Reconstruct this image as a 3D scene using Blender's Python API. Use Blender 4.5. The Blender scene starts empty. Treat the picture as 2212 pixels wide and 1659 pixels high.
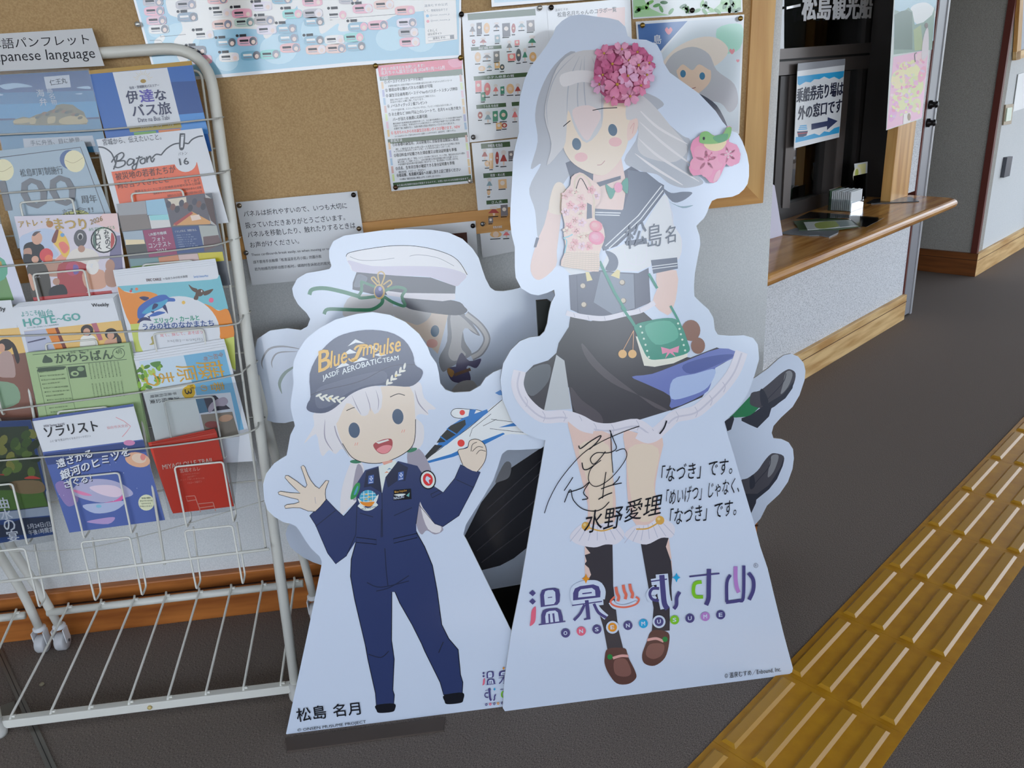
import bpy, bmesh, math, random
from mathutils import Vector, Matrix
from mathutils.geometry import tessellate_polygon
random.seed(7)
D = bpy.data; SC = bpy.context.scene; COL = SC.collection
V = Vector
# ------------------------------------------------------------------ camera
F = 1669.618; CX, CY = 1106.0, 829.5            # focal length and centre in pixels of the 2212 x 1659 frame
CAM = V((0, 0, 1.41516))
RN = Matrix(((0.9928420, -0.0983244, -0.0678017), (-0.0987658, -0.3566973, -0.9289846), (0.0671572, 0.9290314, -0.3638552)))
cd = D.cameras.new('camera'); cam = D.objects.new('camera', cd); COL.objects.link(cam)
mw = Matrix.Identity(4)
for i in range(3):
    mw[i][0] = RN[0][i]; mw[i][1] = -RN[1][i]; mw[i][2] = -RN[2][i]; mw[i][3] = CAM[i]
cam.matrix_world = mw
cd.sensor_width = 36; cd.lens = F / 2212 * 36; cd.clip_start = 0.02
SC.camera = cam
# ------------------------------------------------------------------ sky, exposure
SKY = 5.6
w = D.worlds.new('sky'); SC.world = w; w.use_nodes = True
wn = w.node_tree.nodes; wl = w.node_tree.links
bg = wn['Background']; bg.inputs[1].default_value = SKY
tc = wn.new('ShaderNodeTexCoord'); sx = wn.new('ShaderNodeSeparateXYZ'); rp = wn.new('ShaderNodeValToRGB')
wl.new(tc.outputs['Generated'], sx.inputs[0]); wl.new(sx.outputs[2], rp.inputs[0]); wl.new(rp.outputs[0], bg.inputs[0])
rp.color_ramp.elements[0].color = (0.84, 0.91, 1.0, 1); rp.color_ramp.elements[1].color = (0.46, 0.66, 1.0, 1)
sun = D.lights.new('sun', 'SUN'); sun.energy = 9; sun.angle = .01; sun.color = (1, .94, .84); so = D.objects.new('sun', sun); COL.objects.link(so)
so.rotation_euler = Vector((.614 * .62, -.789 * .62, -.78)).to_track_quat('-Z', 'Y').to_euler()    # high behind the building: only the ground outdoors is in sun
SC.view_settings.view_transform = 'Standard'; SC.view_settings.look = 'None'
SC.view_settings.gamma = 1.0; SC.view_settings.use_curve_mapping = False
SC.view_settings.exposure = -0.16

# ------------------------------------------------------------------ geometry helpers
def ray(x, y):
    return RN.transposed() @ V(((x - CX) / F, (y - CY) / F, 1.0))
def proj(P):
    c = RN @ (V(P) - CAM); return (F * c[0] / c[2] + CX, F * c[1] / c[2] + CY)
class Plane:
    """a real plane of the place; h = its level direction, u = its up direction, n faces the room"""
    def __init__(s, P, n, h):
        s.P = V(P); s.n = V(n).normalized(); s.h = V(h).normalized(); s.u = s.h.cross(-s.n).normalized()
        if s.u.z < 0 or (abs(s.u.z) < 1e-6 and s.u.y < 0): s.u = -s.u
    def at(s, x, y, off=0.0):
        d = ray(x, y); P = s.P + s.n * off
        return CAM + d * ((P - CAM).dot(s.n) / d.dot(s.n))
    def up(s, x, y):
        P = s.at(x, y); a = proj(P); b = proj(P + s.u * .01); l = math.hypot(b[0] - a[0], b[1] - a[1])
        return ((b[0] - a[0]) / l, (b[1] - a[1]) / l)
    def shift(s, off): return Plane(s.P + s.n * off, s.n, s.h)
def leaned(y0, deg, z0=0.0):
    a = math.radians(deg); return Plane((0, y0, z0), (0, -math.cos(a), math.sin(a)), (1, 0, 0))
YW = 1.984                                       # pinboard wall
WALL = Plane((0, YW, 0), (0, -1, 0), (1, 0, 0)); BOARD = WALL.shift(.020)
FLOOR = Plane((0, 0, 0), (0, 0, 1), (1, 0, 0))
Q = V((1.673, 3.351, 0)); VD = V((.789, .614, 0)).normalized(); UD = V((.614, -.789, 0)).normalized()
def SW(s, w, z): return Q + VD * s + UD * w + V((0, 0, z))       # counter-wall frame: along, out, up
def CW(w): return Plane(Q + UD * w, UD, VD)

def lin(c):
    c /= 255.0
    return c / 12.92 if c <= .04045 else ((c + .055) / 1.055) ** 2.4
MATS = {}
def mat(rgb, rough=.5, spec=.5, metal=0, name=None, coat=0):
    key = (tuple(rgb), rough, spec, metal, coat)
    if key in MATS: return MATS[key]
    m = D.materials.new(name or 'paint'); m.use_nodes = True; b = m.node_tree.nodes['Principled BSDF']
    b.inputs['Base Color'].default_value = (lin(rgb[0]), lin(rgb[1]), lin(rgb[2]), 1)
    b.inputs['Roughness'].default_value = rough; b.inputs['Metallic'].default_value = metal
    b.inputs['Specular IOR Level'].default_value = spec
    if coat: b.inputs['Coat Weight'].default_value = coat; b.inputs['Coat Roughness'].default_value = .06
    MATS[key] = m; return m
def noisy(name, c1, c2, scale, rough=.6, stretch=(1, 1, 1), rot=0, bump=0.0, detail=4, lo=.3, hi=.7, spec=.4, wave=None):
    m = D.materials.new(name); m.use_nodes = True; nt = m.node_tree; N = nt.nodes; L = nt.links
    b = N['Principled BSDF']; b.inputs['Roughness'].default_value = rough; b.inputs['Specular IOR Level'].default_value = spec
    g = N.new('ShaderNodeNewGeometry'); mp = N.new('ShaderNodeMapping'); mp.vector_type = 'TEXTURE'
    mp.inputs['Rotation'].default_value = (0, 0, rot); mp.inputs['Scale'].default_value = stretch
    L.new(g.outputs['Position'], mp.inputs[0])
    if wave:
        t = N.new('ShaderNodeTexWave'); t.wave_type = 'BANDS'; t.bands_direction = wave[0]
        t.inputs['Scale'].default_value = scale; t.inputs['Distortion'].default_value = wave[1]; t.inputs['Detail'].default_value = 3
        t.inputs['Detail Scale'].default_value = wave[2]
    else:
        t = N.new('ShaderNodeTexNoise'); t.inputs['Scale'].default_value = scale; t.inputs['Detail'].default_value = detail
    L.new(mp.outputs[0], t.inputs['Vector'])
    r = N.new('ShaderNodeValToRGB'); r.color_ramp.elements[0].position = lo; r.color_ramp.elements[1].position = hi
    r.color_ramp.elements[0].color = (*[lin(c) for c in c1], 1); r.color_ramp.elements[1].color = (*[lin(c) for c in c2], 1)
    L.new(t.outputs[1] if wave else t.outputs[0], r.inputs[0]); L.new(r.outputs[0], b.inputs['Base Color'])
    if bump:
        bp = N.new('ShaderNodeBump'); bp.inputs['Strength'].default_value = bump; bp.inputs['Distance'].default_value = .002
        L.new(r.outputs[0], bp.inputs['Height']); L.new(bp.outputs[0], b.inputs['Normal'])
    return m
def glassy(name, tint=(.9, .93, .92), ior=1.5, rough=0.0):
    m = D.materials.new(name); m.use_nodes = True; nt = m.node_tree; N = nt.nodes; L = nt.links
    N.remove(N['Principled BSDF']); o = N['Material Output']
    f = N.new('ShaderNodeFresnel'); f.inputs[0].default_value = ior
    t = N.new('ShaderNodeBsdfTransparent'); t.inputs[0].default_value = (*tint, 1)
    g = N.new('ShaderNodeBsdfGlossy'); g.inputs['Roughness'].default_value = rough
    x = N.new('ShaderNodeMixShader'); L.new(f.outputs[0], x.inputs[0]); L.new(t.outputs[0], x.inputs[1]); L.new(g.outputs[0], x.inputs[2])
    L.new(x.outputs[0], o.inputs[0]); return m

def catmull(pts, closed=True, k=4):
    n = len(pts); out = []
    for i in range(n if closed else n - 1):
        p0, p1, p2, p3 = (pts[(i - 1) % n], pts[i], pts[(i + 1) % n], pts[(i + 2) % n]) if closed else \
            (pts[max(i - 1, 0)], pts[i], pts[i + 1], pts[min(i + 2, n - 1)])
        for j in range(k):
            t = j / k; t2 = t * t; t3 = t2 * t
            out.append(tuple(.5 * (2 * p1[d] + (p2[d] - p0[d]) * t + (2 * p0[d] - 5 * p1[d] + 4 * p2[d] - p3[d]) * t2 + (3 * p1[d] - p0[d] - 3 * p2[d] + p3[d]) * t3) for d in range(len(p1))))
    if not closed: out.append(tuple(pts[-1]))
    return out

ORG = {}
def tag(o, label=None, cat=None, group=None, kind=None):
    if label: o['label'] = label
    if cat: o['category'] = cat
    if group: o['group'] = group
    if kind: o['kind'] = kind
    return o
def thing(name, label, cat, loc=(0, 0, 0), group=None):
    o = D.objects.new(name, None); o.empty_display_size = .05; COL.objects.link(o); o.location = loc; ORG[o.name] = V(loc)
    return tag(o, label, cat, group)
def dup(root, dloc, label=None, group=None):
    r = root.copy(); COL.objects.link(r); r.location = root.location + V(dloc); ORG[r.name] = ORG.get(root.name, V((0, 0, 0))) + V(dloc)
    if label: r['label'] = label
    if group: r['group'] = group
    for ch in list(root.children):
        c = ch.copy(); COL.objects.link(c); c.parent = r
        for g in list(ch.children):
            d = g.copy(); COL.objects.link(d); d.parent = c
    return r

TXT = {}
def text_mesh(s, bold):
    k = (s, bold)
    if k not in TXT:
        cu = D.curves.new('t', 'FONT'); cu.body = s; cu.resolution_u = 2; cu.offset = bold
        ob = D.objects.new('t', cu); me = D.meshes.new_from_object(ob)
        vs = [(v.co.x, v.co.y) for v in me.vertices]; fs = [tuple(p.vertices) for p in me.polygons]
        D.objects.remove(ob); D.curves.remove(cu); D.meshes.remove(me)
        TXT[k] = (vs, fs)
    return TXT[k]

class MB:
    """collects shapes; build() links them as ONE mesh object"""
    def __init__(s, plane=None, k=(0, 0, 1.0), base=.0002):
        s.v = []; s.f = []; s.m = []; s.sm = []; s.mats = []; s.plane = plane; s.k = k; s.base = base; s.lay = 0
    def mi(s, m):
        if m not in s.mats: s.mats.append(m)
        return s.mats.index(m)
    def add(s, vs, fs, m, smooth=False):
        o = len(s.v); s.v += [V(p) for p in vs]; i = s.mi(m)
        for f in fs: s.f.append(tuple(o + a for a in f)); s.m.append(i); s.sm.append(smooth)
    # --- solids
    def box(s, c, size, m, ax=None, bevel=0):
        c = V(c); ax = ax or (V((1, 0, 0)), V((0, 1, 0)), V((0, 0, 1)))
        bm = bmesh.new(); bmesh.ops.create_cube(bm, size=1)
        for vv in bm.verts: vv.co = V((vv.co.x * size[0], vv.co.y * size[1], vv.co.z * size[2]))
        if bevel: bmesh.ops.bevel(bm, geom=bm.edges[:] + bm.verts[:], offset=bevel, segments=2, affect='EDGES', profile=.6)
        bm.verts.index_update()
        s.add([c + ax[0] * vv.co.x + ax[1] * vv.co.y + ax[2] * vv.co.z for vv in bm.verts], [[vv.index for vv in f.verts] for f in bm.faces], m); bm.free()
    def sbox(s, s0, s1, w0, w1, z0, z1, m, bevel=0):
        s.box(SW((s0 + s1) / 2, (w0 + w1) / 2, (z0 + z1) / 2), (s1 - s0, w1 - w0, z1 - z0), m, (VD, UD, V((0, 0, 1))), bevel)
    def tube(s, pts, r, m, n=8, closed=False, cap=True):
        pts = [V(p) for p in pts]; N = len(pts); vs = []; fs = []; prev = None
        for i, p in enumerate(pts):
            a = pts[(i - 1) % N] if (closed or i > 0) else p; b = pts[(i + 1) % N] if (closed or i < N - 1) else p
            t = (b - a).normalized()
            if prev is None:
                q = V((0, 0, 1)) if abs(t.z) < .9 else V((1, 0, 0)); x = t.cross(q).normalized()
            else: x = (prev - t * prev.dot(t)).normalized()
            prev = x; y = t.cross(x); rr = r[i] if isinstance(r, (list, tuple)) else r
            vs += [p + (x * math.cos(2 * math.pi * j / n) + y * math.sin(2 * math.pi * j / n)) * rr for j in range(n)]
        for i in range(N if closed else N - 1):
            k = (i + 1) % N
            for j in range(n): fs.append((i * n + j, i * n + (j + 1) % n, k * n + (j + 1) % n, k * n + j))
        if cap and not closed: fs.append(tuple(range(n - 1, -1, -1))); fs.append(tuple((N - 1) * n + j for j in range(n)))
        s.add(vs, fs, m, True)
    def prism(s, loop, vec, m, mside=None, mback=None):
        """closed 3-D loop extruded along vec"""
        loop = [V(p) for p in loop]; n = len(loop); vec = V(vec)
        tri = tessellate_polygon([loop]); nv = V((0, 0, 0))
        for t in tri: nv += (loop[t[1]] - loop[t[0]]).cross(loop[t[2]] - loop[t[0]])
        fl = nv.dot(vec) > 0
        s.add(loop, [t[::-1] if fl else t for t in tri], m)
        s.add([p + vec for p in loop], [t if fl else t[::-1] for t in tri], mback or mside or m)
        s.add(loop + [p + vec for p in loop], [(i, (i + 1) % n, n + (i + 1) % n, n + i) if fl else (n + i, n + (i + 1) % n, (i + 1) % n, i) for i in range(n)], mside or m)
    def lathe(s, prof, c, m, axis=V((0, 0, 1)), n=20):
        c = V(c); q = V((1, 0, 0)) if abs(axis.x) < .9 else V((0, 1, 0)); x = axis.cross(q).normalized(); y = axis.cross(x); vs = []; fs = []
        for r, z in prof: vs += [c + axis * z + (x * math.cos(2 * math.pi * j / n) + y * math.sin(2 * math.pi * j / n)) * r for j in range(n)]
        for i in range(len(prof) - 1):
            for j in range(n): fs.append((i * n + j, i * n + (j + 1) % n, (i + 1) * n + (j + 1) % n, (i + 1) * n + j))
        fs.append(tuple(range(n - 1, -1, -1))); fs.append(tuple((len(prof) - 1) * n + j for j in range(n)))
        s.add(vs, fs, m, True)
    # --- print on the plane (flat ink layers)
    def P(s, x, y, off=0.0): return s.plane.at(s.k[0] + x * s.k[2], s.k[1] + y * s.k[2], off)
    def nxt(s): s.lay += 1; return s.base + s.lay * .000012
    def poly(s, m, pts, smooth=False, k=4, off=None):
        if smooth: pts = catmull(pts, True, k)
        off = s.nxt() if off is None else off
        tri = tessellate_polygon([[V((p[0], p[1], 0)) for p in pts]]); w3 = [s.P(p[0], p[1], off) for p in pts]; fs = []
        for t in tri:
            nn = (w3[t[1]] - w3[t[0]]).cross(w3[t[2]] - w3[t[0]]); fs.append(t if nn.dot(s.plane.n) > 0 else t[::-1])
        s.add(w3, fs, m)
    def rect(s, m, x0, y0, x1, y1, dy=0.0, sk=0.0, off=None):
        """x0..x1 along a baseline tilted dy per unit, leaning sk per unit down"""
        s.poly(m, [(x0, y0), (x1, y0 + (x1 - x0) * dy), (x1 + (y1 - y0) * sk, y1 + (x1 - x0) * dy), (x0 + (y1 - y0) * sk, y1)], off=off)
    def ell(s, m, cx, cy, rx, ry=None, rot=0.0, n=20, off=None):
        ry = ry or rx; c, d = math.cos(rot), math.sin(rot)
        s.poly(m, [(cx + rx * math.cos(a) * c - ry * math.sin(a) * d, cy + rx * math.cos(a) * d + ry * math.sin(a) * c) for a in [2 * math.pi * i / n for i in range(n)]], off=off)
    def line(s, m, pts, wd, smooth=True, taper=False, closed=False, off=None):
        if smooth and len(pts) > 2: pts = catmull(pts, closed, 5)
        elif closed: pts = list(pts)
        off = s.nxt() if off is None else off; n = len(pts); L = []; R = []
        for i in range(n):
            a = pts[(i - 1) % n] if (closed or i) else pts[i]; b = pts[(i + 1) % n] if (closed or i < n - 1) else pts[i]
            dx, dy = b[0] - a[0], b[1] - a[1]; l = math.hypot(dx, dy) or 1
            h = wd / 2 * (max(.12, math.sin(math.pi * min(max((i + .3) / n, .02), .98))) if taper else 1)
            L.append(s.P(pts[i][0] - dy / l * h, pts[i][1] + dx / l * h, off)); R.append(s.P(pts[i][0] + dy / l * h, pts[i][1] - dx / l * h, off))
        fs = []
        for i in range(n if closed else n - 1):
            j = (i + 1) % n; q = (i, j, n + j, n + i); w3 = L + R
            nn = (w3[q[1]] - w3[q[0]]).cross(w3[q[2]] - w3[q[0]]); fs.append(q if nn.dot(s.plane.n) > 0 else q[::-1])
        s.add(L + R, fs, m)
    def text(s, m, t, x0, y0, x1, y1, h=None, bold=0.0, off=None, shear=0.0):
        """bottom left and bottom right of the writing, height h"""
        if bold > .006:                          # heavier strokes: the same letters struck a few times
            off = s.nxt() if off is None else off; hh = h or math.hypot(x1 - x0, y1 - y0) / max(1, len(t)); d_ = min(bold * .9, .034) * hh
            for i, (ax_, ay_) in enumerate(((-1, -.6), (1, -.6), (-1, .6), (1, .6), (0, 0))[:5 if bold > .014 else 4:1 if bold > .014 else 3]): s.text(m, t, x0 + ax_ * d_, y0 + ay_ * d_, x1 + ax_ * d_, y1 + ay_ * d_, h, 0.0, off + i * .000002, shear)
            return
        vs, fs = text_mesh(t, 0.0)
        if not vs: return
        a0 = min(p[0] for p in vs); a1 = max(p[0] for p in vs); b0 = min(p[1] for p in vs); b1 = max(p[1] for p in vs)
        ln = math.hypot(x1 - x0, y1 - y0); h = h or ln * (b1 - b0) / (a1 - a0)
        ux, uy = s.plane.up(s.k[0] + (x0 + x1) / 2 * s.k[2], s.k[1] + (y0 + y1) / 2 * s.k[2]); off = s.nxt() if off is None else off
        out = []
        for p in vs:
            q = (p[1] - b0) / (b1 - b0) * h; r = (p[0] - a0) / (a1 - a0) + shear * q / ln
            out.append(s.P(x0 + (x1 - x0) * r + ux * q, y0 + (y1 - y0) * r + uy * q, off))
        o = []
        for f in fs:
            nn = (out[f[1]] - out[f[0]]).cross(out[f[2]] - out[f[0]]); o.append(f if nn.dot(s.plane.n) > 0 else f[::-1])
        s.add(out, o, m)
    def vtext(s, m, t, x0, y0, dx, dy, sz, bold=0.0):
        """characters one below the other"""
        off = s.nxt()
        for i, ch in enumerate(t): s.text(m, ch, x0 + dx * i, y0 + dy * i + sz, x0 + dx * i + sz, y0 + dy * i + sz - sz * .1, sz, bold, off)
    def sheet(s, m, pts, th=.0006, medge=None):
        """a sheet or panel with real thickness whose front lies in the plane"""
        loop = [s.P(p[0], p[1]) for p in pts]; s.prism(loop, -s.plane.n * th, m, medge)
    def merge(s, o):
        n = len(s.v); s.v += o.v; s.f += [tuple(n + a for a in f) for f in o.f]; s.sm += o.sm; s.m += [s.mi(o.mats[i]) for i in o.m]; o.v = []
    def build(s, name, parent=None):
        me = D.meshes.new(name); org = V((0, 0, 0)); p = parent
        if p is not None: org = ORG[p.name]
        me.from_pydata([v - org for v in s.v], [], s.f); me.polygons.foreach_set('material_index', s.m); me.polygons.foreach_set('use_smooth', s.sm)
        for m in s.mats: me.materials.append(m)
        me.update(); o = D.objects.new(name, me); COL.objects.link(o)
        if p is not None: o.parent = p
        ORG[o.name] = org; return o
def structure(b, name): return tag(b.build(name), kind='structure')

# ------------------------------------------------------------------ materials of the place
M_floor = noisy('carpet', (90, 82, 76), (146, 134, 125), 240, .95, (1, .35, 1), .66, .5, 3, .36, .66, .1)
M_plaster = noisy('plaster', (206, 208, 207), (224, 225, 224), 300, .8, bump=.25, detail=2, spec=.2)
M_rough = noisy('sprayed_plaster', (176, 178, 180), (228, 229, 231), 170, .9, bump=.8, detail=5, lo=.3, hi=.55, spec=.2)
M_rough_dark = noisy('speckled_plaster', (150, 146, 138), (178, 174, 166), 240, .9, bump=.5, detail=4, lo=.35, hi=.6, spec=.2)
M_cork = noisy('cork', (176, 143, 100), (198, 165, 120), 260, .85, detail=6, lo=.3, hi=.66, spec=.15)
M_pine_x = noisy('pine', (180, 122, 58), (220, 166, 96), 26, .35, (14, 1, 1), 0, 0, 6, .32, .66)
M_pine_z = noisy('pine_upright', (190, 134, 68), (224, 176, 108), 26, .35, (1, 1, 14), 0, 0, 6, .32, .66)
AV = math.atan2(VD.y, VD.x)
M_pine_v = noisy('pale_pine', (192, 144, 84), (234, 198, 140), 30, .45, (10, 1, 1), AV, 0, 7, .34, .62)
M_brown_base = noisy('brown_baseboard', (142, 78, 32), (196, 120, 56), 26, .4, (10, 1, 1), 0, 0, 7, .32, .66)
M_counter = noisy('varnished_oak', (160, 104, 44), (208, 152, 82), 26, .2, (9, 1, 1), AV, 0, 7, .34, .64)
M_alu = mat((92, 84, 80), .35, .5, .3, 'bronze_aluminium'); M_alu_d = mat((44, 38, 36), .4, .5, .2, 'dark_aluminium')
M_white_enamel = mat((226, 224, 214), .35, .5, 0, 'white_enamel'); M_white = mat((236, 238, 240), .5)
M_steel = mat((150, 150, 154), .4, .5, .2, 'grey_steel'); M_black = mat((14, 13, 13), .5); M_redbrown = mat((104, 48, 38), .5, .4, 0, 'red_brown_trim')
M_yel = noisy('yellow_vinyl', (186, 128, 8), (204, 146, 18), 22, .42, detail=6, spec=.4)
M_grass = mat((58, 92, 46), .9, .1); M_pave = mat((176, 170, 160), .9, .1)
# ------------------------------------------------------------------ the room
b = MB(); b.box((-1, 1.5, -.05), (26, 24, .1), M_floor); structure(b, 'floor')
b = MB(); b.box((1, 3.2, 2.85), (14, 14, .1), mat((214, 214, 210), .9, .1, 0, 'ceiling_board')); structure(b, 'ceiling')
b = MB(); b.box((-1.57, YW + .06, 1.4), (4.858, .12, 2.8), M_plaster)
b.box((.859 - .06, 2.36, 1.4), (.12, .64, 2.8), M_plaster)
structure(b, 'wall_back')
b = MB(); b.box((-4.06, 0, 1.4), (.12, 4.2, 2.8), M_plaster); structure(b, 'wall_left')
b = MB()                                         # the glazed front the daylight comes through: piers and the beam over it
for s_ in (-7.2, -3.2, 1.0, 4.6, 8.2): b.sbox(s_ - .11, s_ + .11, 3.7, 3.86, 0, 2.3, M_alu)
b.sbox(-7.3, 8.3, 3.7, 3.86, 2.28, 2.8, M_plaster); b.sbox(-7.3, 8.3, 3.7, 3.86, 0, .06, M_alu); b.sbox(-7.3, 1.0, 3.7, 3.86, .06, .78, M_plaster)  # low wall added under the opening, unseen, to dim light near the floor
structure(b, 'wall_front')
b = MB()
b.box((-1.57, YW - .008, .075), (4.858, .03, .15), M_brown_base, bevel=.004); b.box((-1.57, YW - .0245, .108), (4.858, .004, .004), mat((70, 36, 14), .6)); structure(b, 'baseboard_back')
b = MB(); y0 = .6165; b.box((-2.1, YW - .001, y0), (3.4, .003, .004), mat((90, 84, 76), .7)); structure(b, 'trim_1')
# counter side: low wall, window wall, passage, far wall
b = MB(); b.sbox(-1.05, 1.09, -.24, 0, 0, .671, M_rough); b.sbox(-1.05, .92, -.24, -.04, 2.5, 2.8, M_rough); b.sbox(.92, 1.09, -.24, 0, .7205, 2.8, M_rough); structure(b, 'wall_counter')
b = MB(); b.sbox(-1.0, 1.10, 0, .022, 0, .148, M_pine_v, .003); b.sbox(-1.0, 1.101, .0225, .024, .106, .109, mat((96, 62, 28), .7)); structure(b, 'baseboard_counter')
b = MB(); b.sbox(1.09, 1.102, -.12, .006, .0, 2.8, M_redbrown); structure(b, 'trim_2')
b = MB(); b.sbox(2.28, 2.40, -3.2, 0, 0, 2.8, M_rough_dark); b.sbox(2.40, 5.2, -.12, 0, 0, 2.8, M_plaster); structure(b, 'wall_right')
b = MB(); b.sbox(2.255, 5.2, 0, .022, 0, .152, M_pine_v, .003); b.sbox(2.256, 5.2, .0225, .024, .108, .111, mat((96, 62, 28), .7))
b.sbox(2.2545, 2.28, -3.2, .0215, 0, .152, noisy('shaded_baseboard', (104, 58, 26), (140, 82, 38), 26, .45, (10, 1, 1), AV + 1.5708, 0, 6, .32, .66), .003); b.sbox(2.2525, 2.256, -3.2, .02, .108, .111, mat((60, 32, 12), .7)); structure(b, 'baseboard_right')  # passage side: wood colour darkened to carry the dimness of the passage
b = MB(); b.sbox(2.268, 2.30, -.03, .008, .152, 2.8, M_redbrown); structure(b, 'trim_3')
b = MB(); b.sbox(.4, 4.2, -3.3, -3.2, 0, 2.8, M_rough_dark); structure(b, 'wall_passage')
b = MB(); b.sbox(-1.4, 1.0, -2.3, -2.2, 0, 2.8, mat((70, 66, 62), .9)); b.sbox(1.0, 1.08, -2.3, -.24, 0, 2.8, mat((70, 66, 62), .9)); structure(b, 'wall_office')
# grey steel door standing open in the passage mouth
t = tag(D.objects.new('door_1', None), kind='structure'); COL.objects.link(t); t.location = SW(1.2, -.1, 0); ORG[t.name] = SW(1.2, -.1, 0)
b = MB(); b.sbox(1.103, 1.205, -.12, .008, .012, 2.8, M_steel, .003); b.build('door_frame', t)
b = MB(); b.sbox(1.205, 1.228, -.12, .014, .004, 2.8, mat((176, 176, 178), .4, .5, .2), .003); b.build('door_stop', t)
for z in (1.155, 1.065):
    b = MB(); b.lathe([(.022, 0), (.022, .012), (.014, .016), (.014, .03), (.018, .034), (.012, .042)], SW(1.128, .008, z), mat((30, 28, 28), .3, .6, .6), UD); b.build('lock_knob', t)

# ------------------------------------------------------------------ outdoors, seen in reflections and through the ticket window
b = MB(); b.sbox(-30, 60, 3.87, 40, -.12, -.06, M_pave); b.sbox(8.4, 60, -20, 3.87, -.12, -.06, M_pave); structure(b, 'ground')
M_leaf = noisy('foliage', (20, 40, 16), (66, 96, 40), 3.5, .9, detail=6, lo=.35, hi=.7, spec=.1); M_bark = mat((70, 54, 42), .9)
def tree(s_, w_, r, h):
    c = SW(s_, w_, 0); t = thing('tree', 'dark green tree outdoors beyond the glazed front, seen only as a reflection in glossy panels', 'tree', c, 'trees beyond the glazed front')
    b = MB(); b.tube([c + V((0, 0, -.06)), c + V((.05, 0, h * .3)), c + V((0, .04, h * .62))], [.16, .12, .06], M_bark, 8); b.build('trunk', t)
    bm = bmesh.new()
    for i in range(9):
        a = random.random() * 6.28; q = random.random()
        ctr = c + V((math.cos(a) * r * .6, math.sin(a) * r * .6, h * (.35 + .5 * q))); rr = r * random.uniform(.35, .62)
        ret = bmesh.ops.create_icosphere(bm, subdivisions=3, radius=rr)
        for vv in ret['verts']: vv.co = ctr + vv.co * random.uniform(.82, 1.16)
    b = MB(); bm.verts.index_update(); b.add([v.co for v in bm.verts], [[v.index for v in f.verts] for f in bm.faces], M_leaf); bm.free(); b.build('crown', t)
for s_, w_, r, h in ((-13, 19, 1.5, 2.3), (-8.4, 18, 1.4, 2.0), (-4, 20, 1.5, 2.4), (.4, 18.5, 1.3, 2.0), (4.6, 20, 1.5, 2.3), (9, 18, 1.4, 2.1), (14, 19, 1.6, 2.5), (19, 18, 1.5, 2.3), (24, 20, 1.6, 2.4), (17.5, 5.5, 1.5, 2.9), (20.5, 2.2, 1.6, 3.0), (23, -1.6, 1.7, 3.1), (26, 5, 1.7, 3.3)): tree(s_, w_, r, h)

# ------------------------------------------------------------------ printing inks (true colours: seen colour over seen white paper, save the darkened rack inks)
def pc(r, g, b_, wht=(184, 196, 214), rough=.3):
    c = []; L = [max(.004, lin(v) / lin(w_) * .80) for v, w_ in zip((r, g, b_), wht)]; k_ = min(1, .84 / max(L))
    for x in L:
        x *= k_; x = x * 12.92 if x < .0031308 else 1.055 * x ** (1 / 2.4) - .055
        c.append(int(round(x * 255)))
    return mat(tuple(c), rough, 1.0 if rough < .25 else .5)
INK = mat((26, 27, 32), .35); PAPER = mat((229, 230, 232), .4); GLOSSW = mat((232, 233, 235), .07, 1.0)
def gl(r, g, b_, wht=(200, 212, 228)): return pc(r, g, b_, wht, .07)
INKG = mat((26, 27, 32), .07)

# ------------------------------------------------------------------ pinboard with its frame
def zb(x): return 1.061 + .0223 * x
t = thing('pinboard', 'large cork pinboard in a pine frame on the back wall behind the cutouts', 'pinboard', (-.5, YW, 1.06))
b = MB(); b.prism([(-1.95, YW - .016, zb(-1.95) + .03), (.79, YW - .016, zb(.79) + .03), (.80, YW - .016, 2.2), (-1.95, YW - .016, 2.14)], (0, .016, 0), M_cork); b.build('cork_sheet', t)
b = MB(); b.box((-.535, YW - .0165, 1.66), (.0016, .001, 1.12), mat((120, 92, 54), .9)); b.build('seam', t)
def bar(loop, m, nm):
    b = MB(); b.prism(loop, (0, .0245, 0), m); b.build(nm, t)
yf = YW - .026
bar([(-2.0, yf, zb(-2.0)), (.824, yf, zb(.824)), (.768, yf, zb(.768) + .058), (-2.0, yf, zb(-2.0) + .058)], M_pine_x, 'frame_rail')
bar([(.824, yf, zb(.824)), (.842, yf, 2.25), (.784, yf, 2.25), (.768, yf, zb(.768) + .058)], M_pine_z, 'frame_stile')

K_A, K_B, K_C, K_D = (0, 0, .25316), (0, 400, .25316), (0, 800, .25316), (0, 1200, .29837)
K_E, K_F, K_G = (280, 0, .25316), (780, 0, .25316), (500, 400, .25316)
K_H, K_I = (540, 680, .28933), (560, 1100, .33696)
K_J, K_K, K_L, K_M = (1080, 20, .25316), (1080, 400, .25316), (1080, 760, .31646), (1060, 1180, .31646)
K_N, K_O = (1620, 0, .26763), (1620, 400, .26763)

def poster(name, label, cat, plane, k, corners, m=None, th=.0008):
    """an Empty with its sheet; returns (thing, print collector)"""
    q = MB(plane, k); c = q.P(*[sum(p[i] for p in corners) / len(corners) for i in (0, 1)])
    t = thing(name, label, cat, c); q.sheet(m or GLOSSW, corners, th); q.build('sheet', t)
    return t, MB(plane, k, base=.00008)
def lettering(t, plane, k, base=.0012): return MB(plane, k, base=base)

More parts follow.
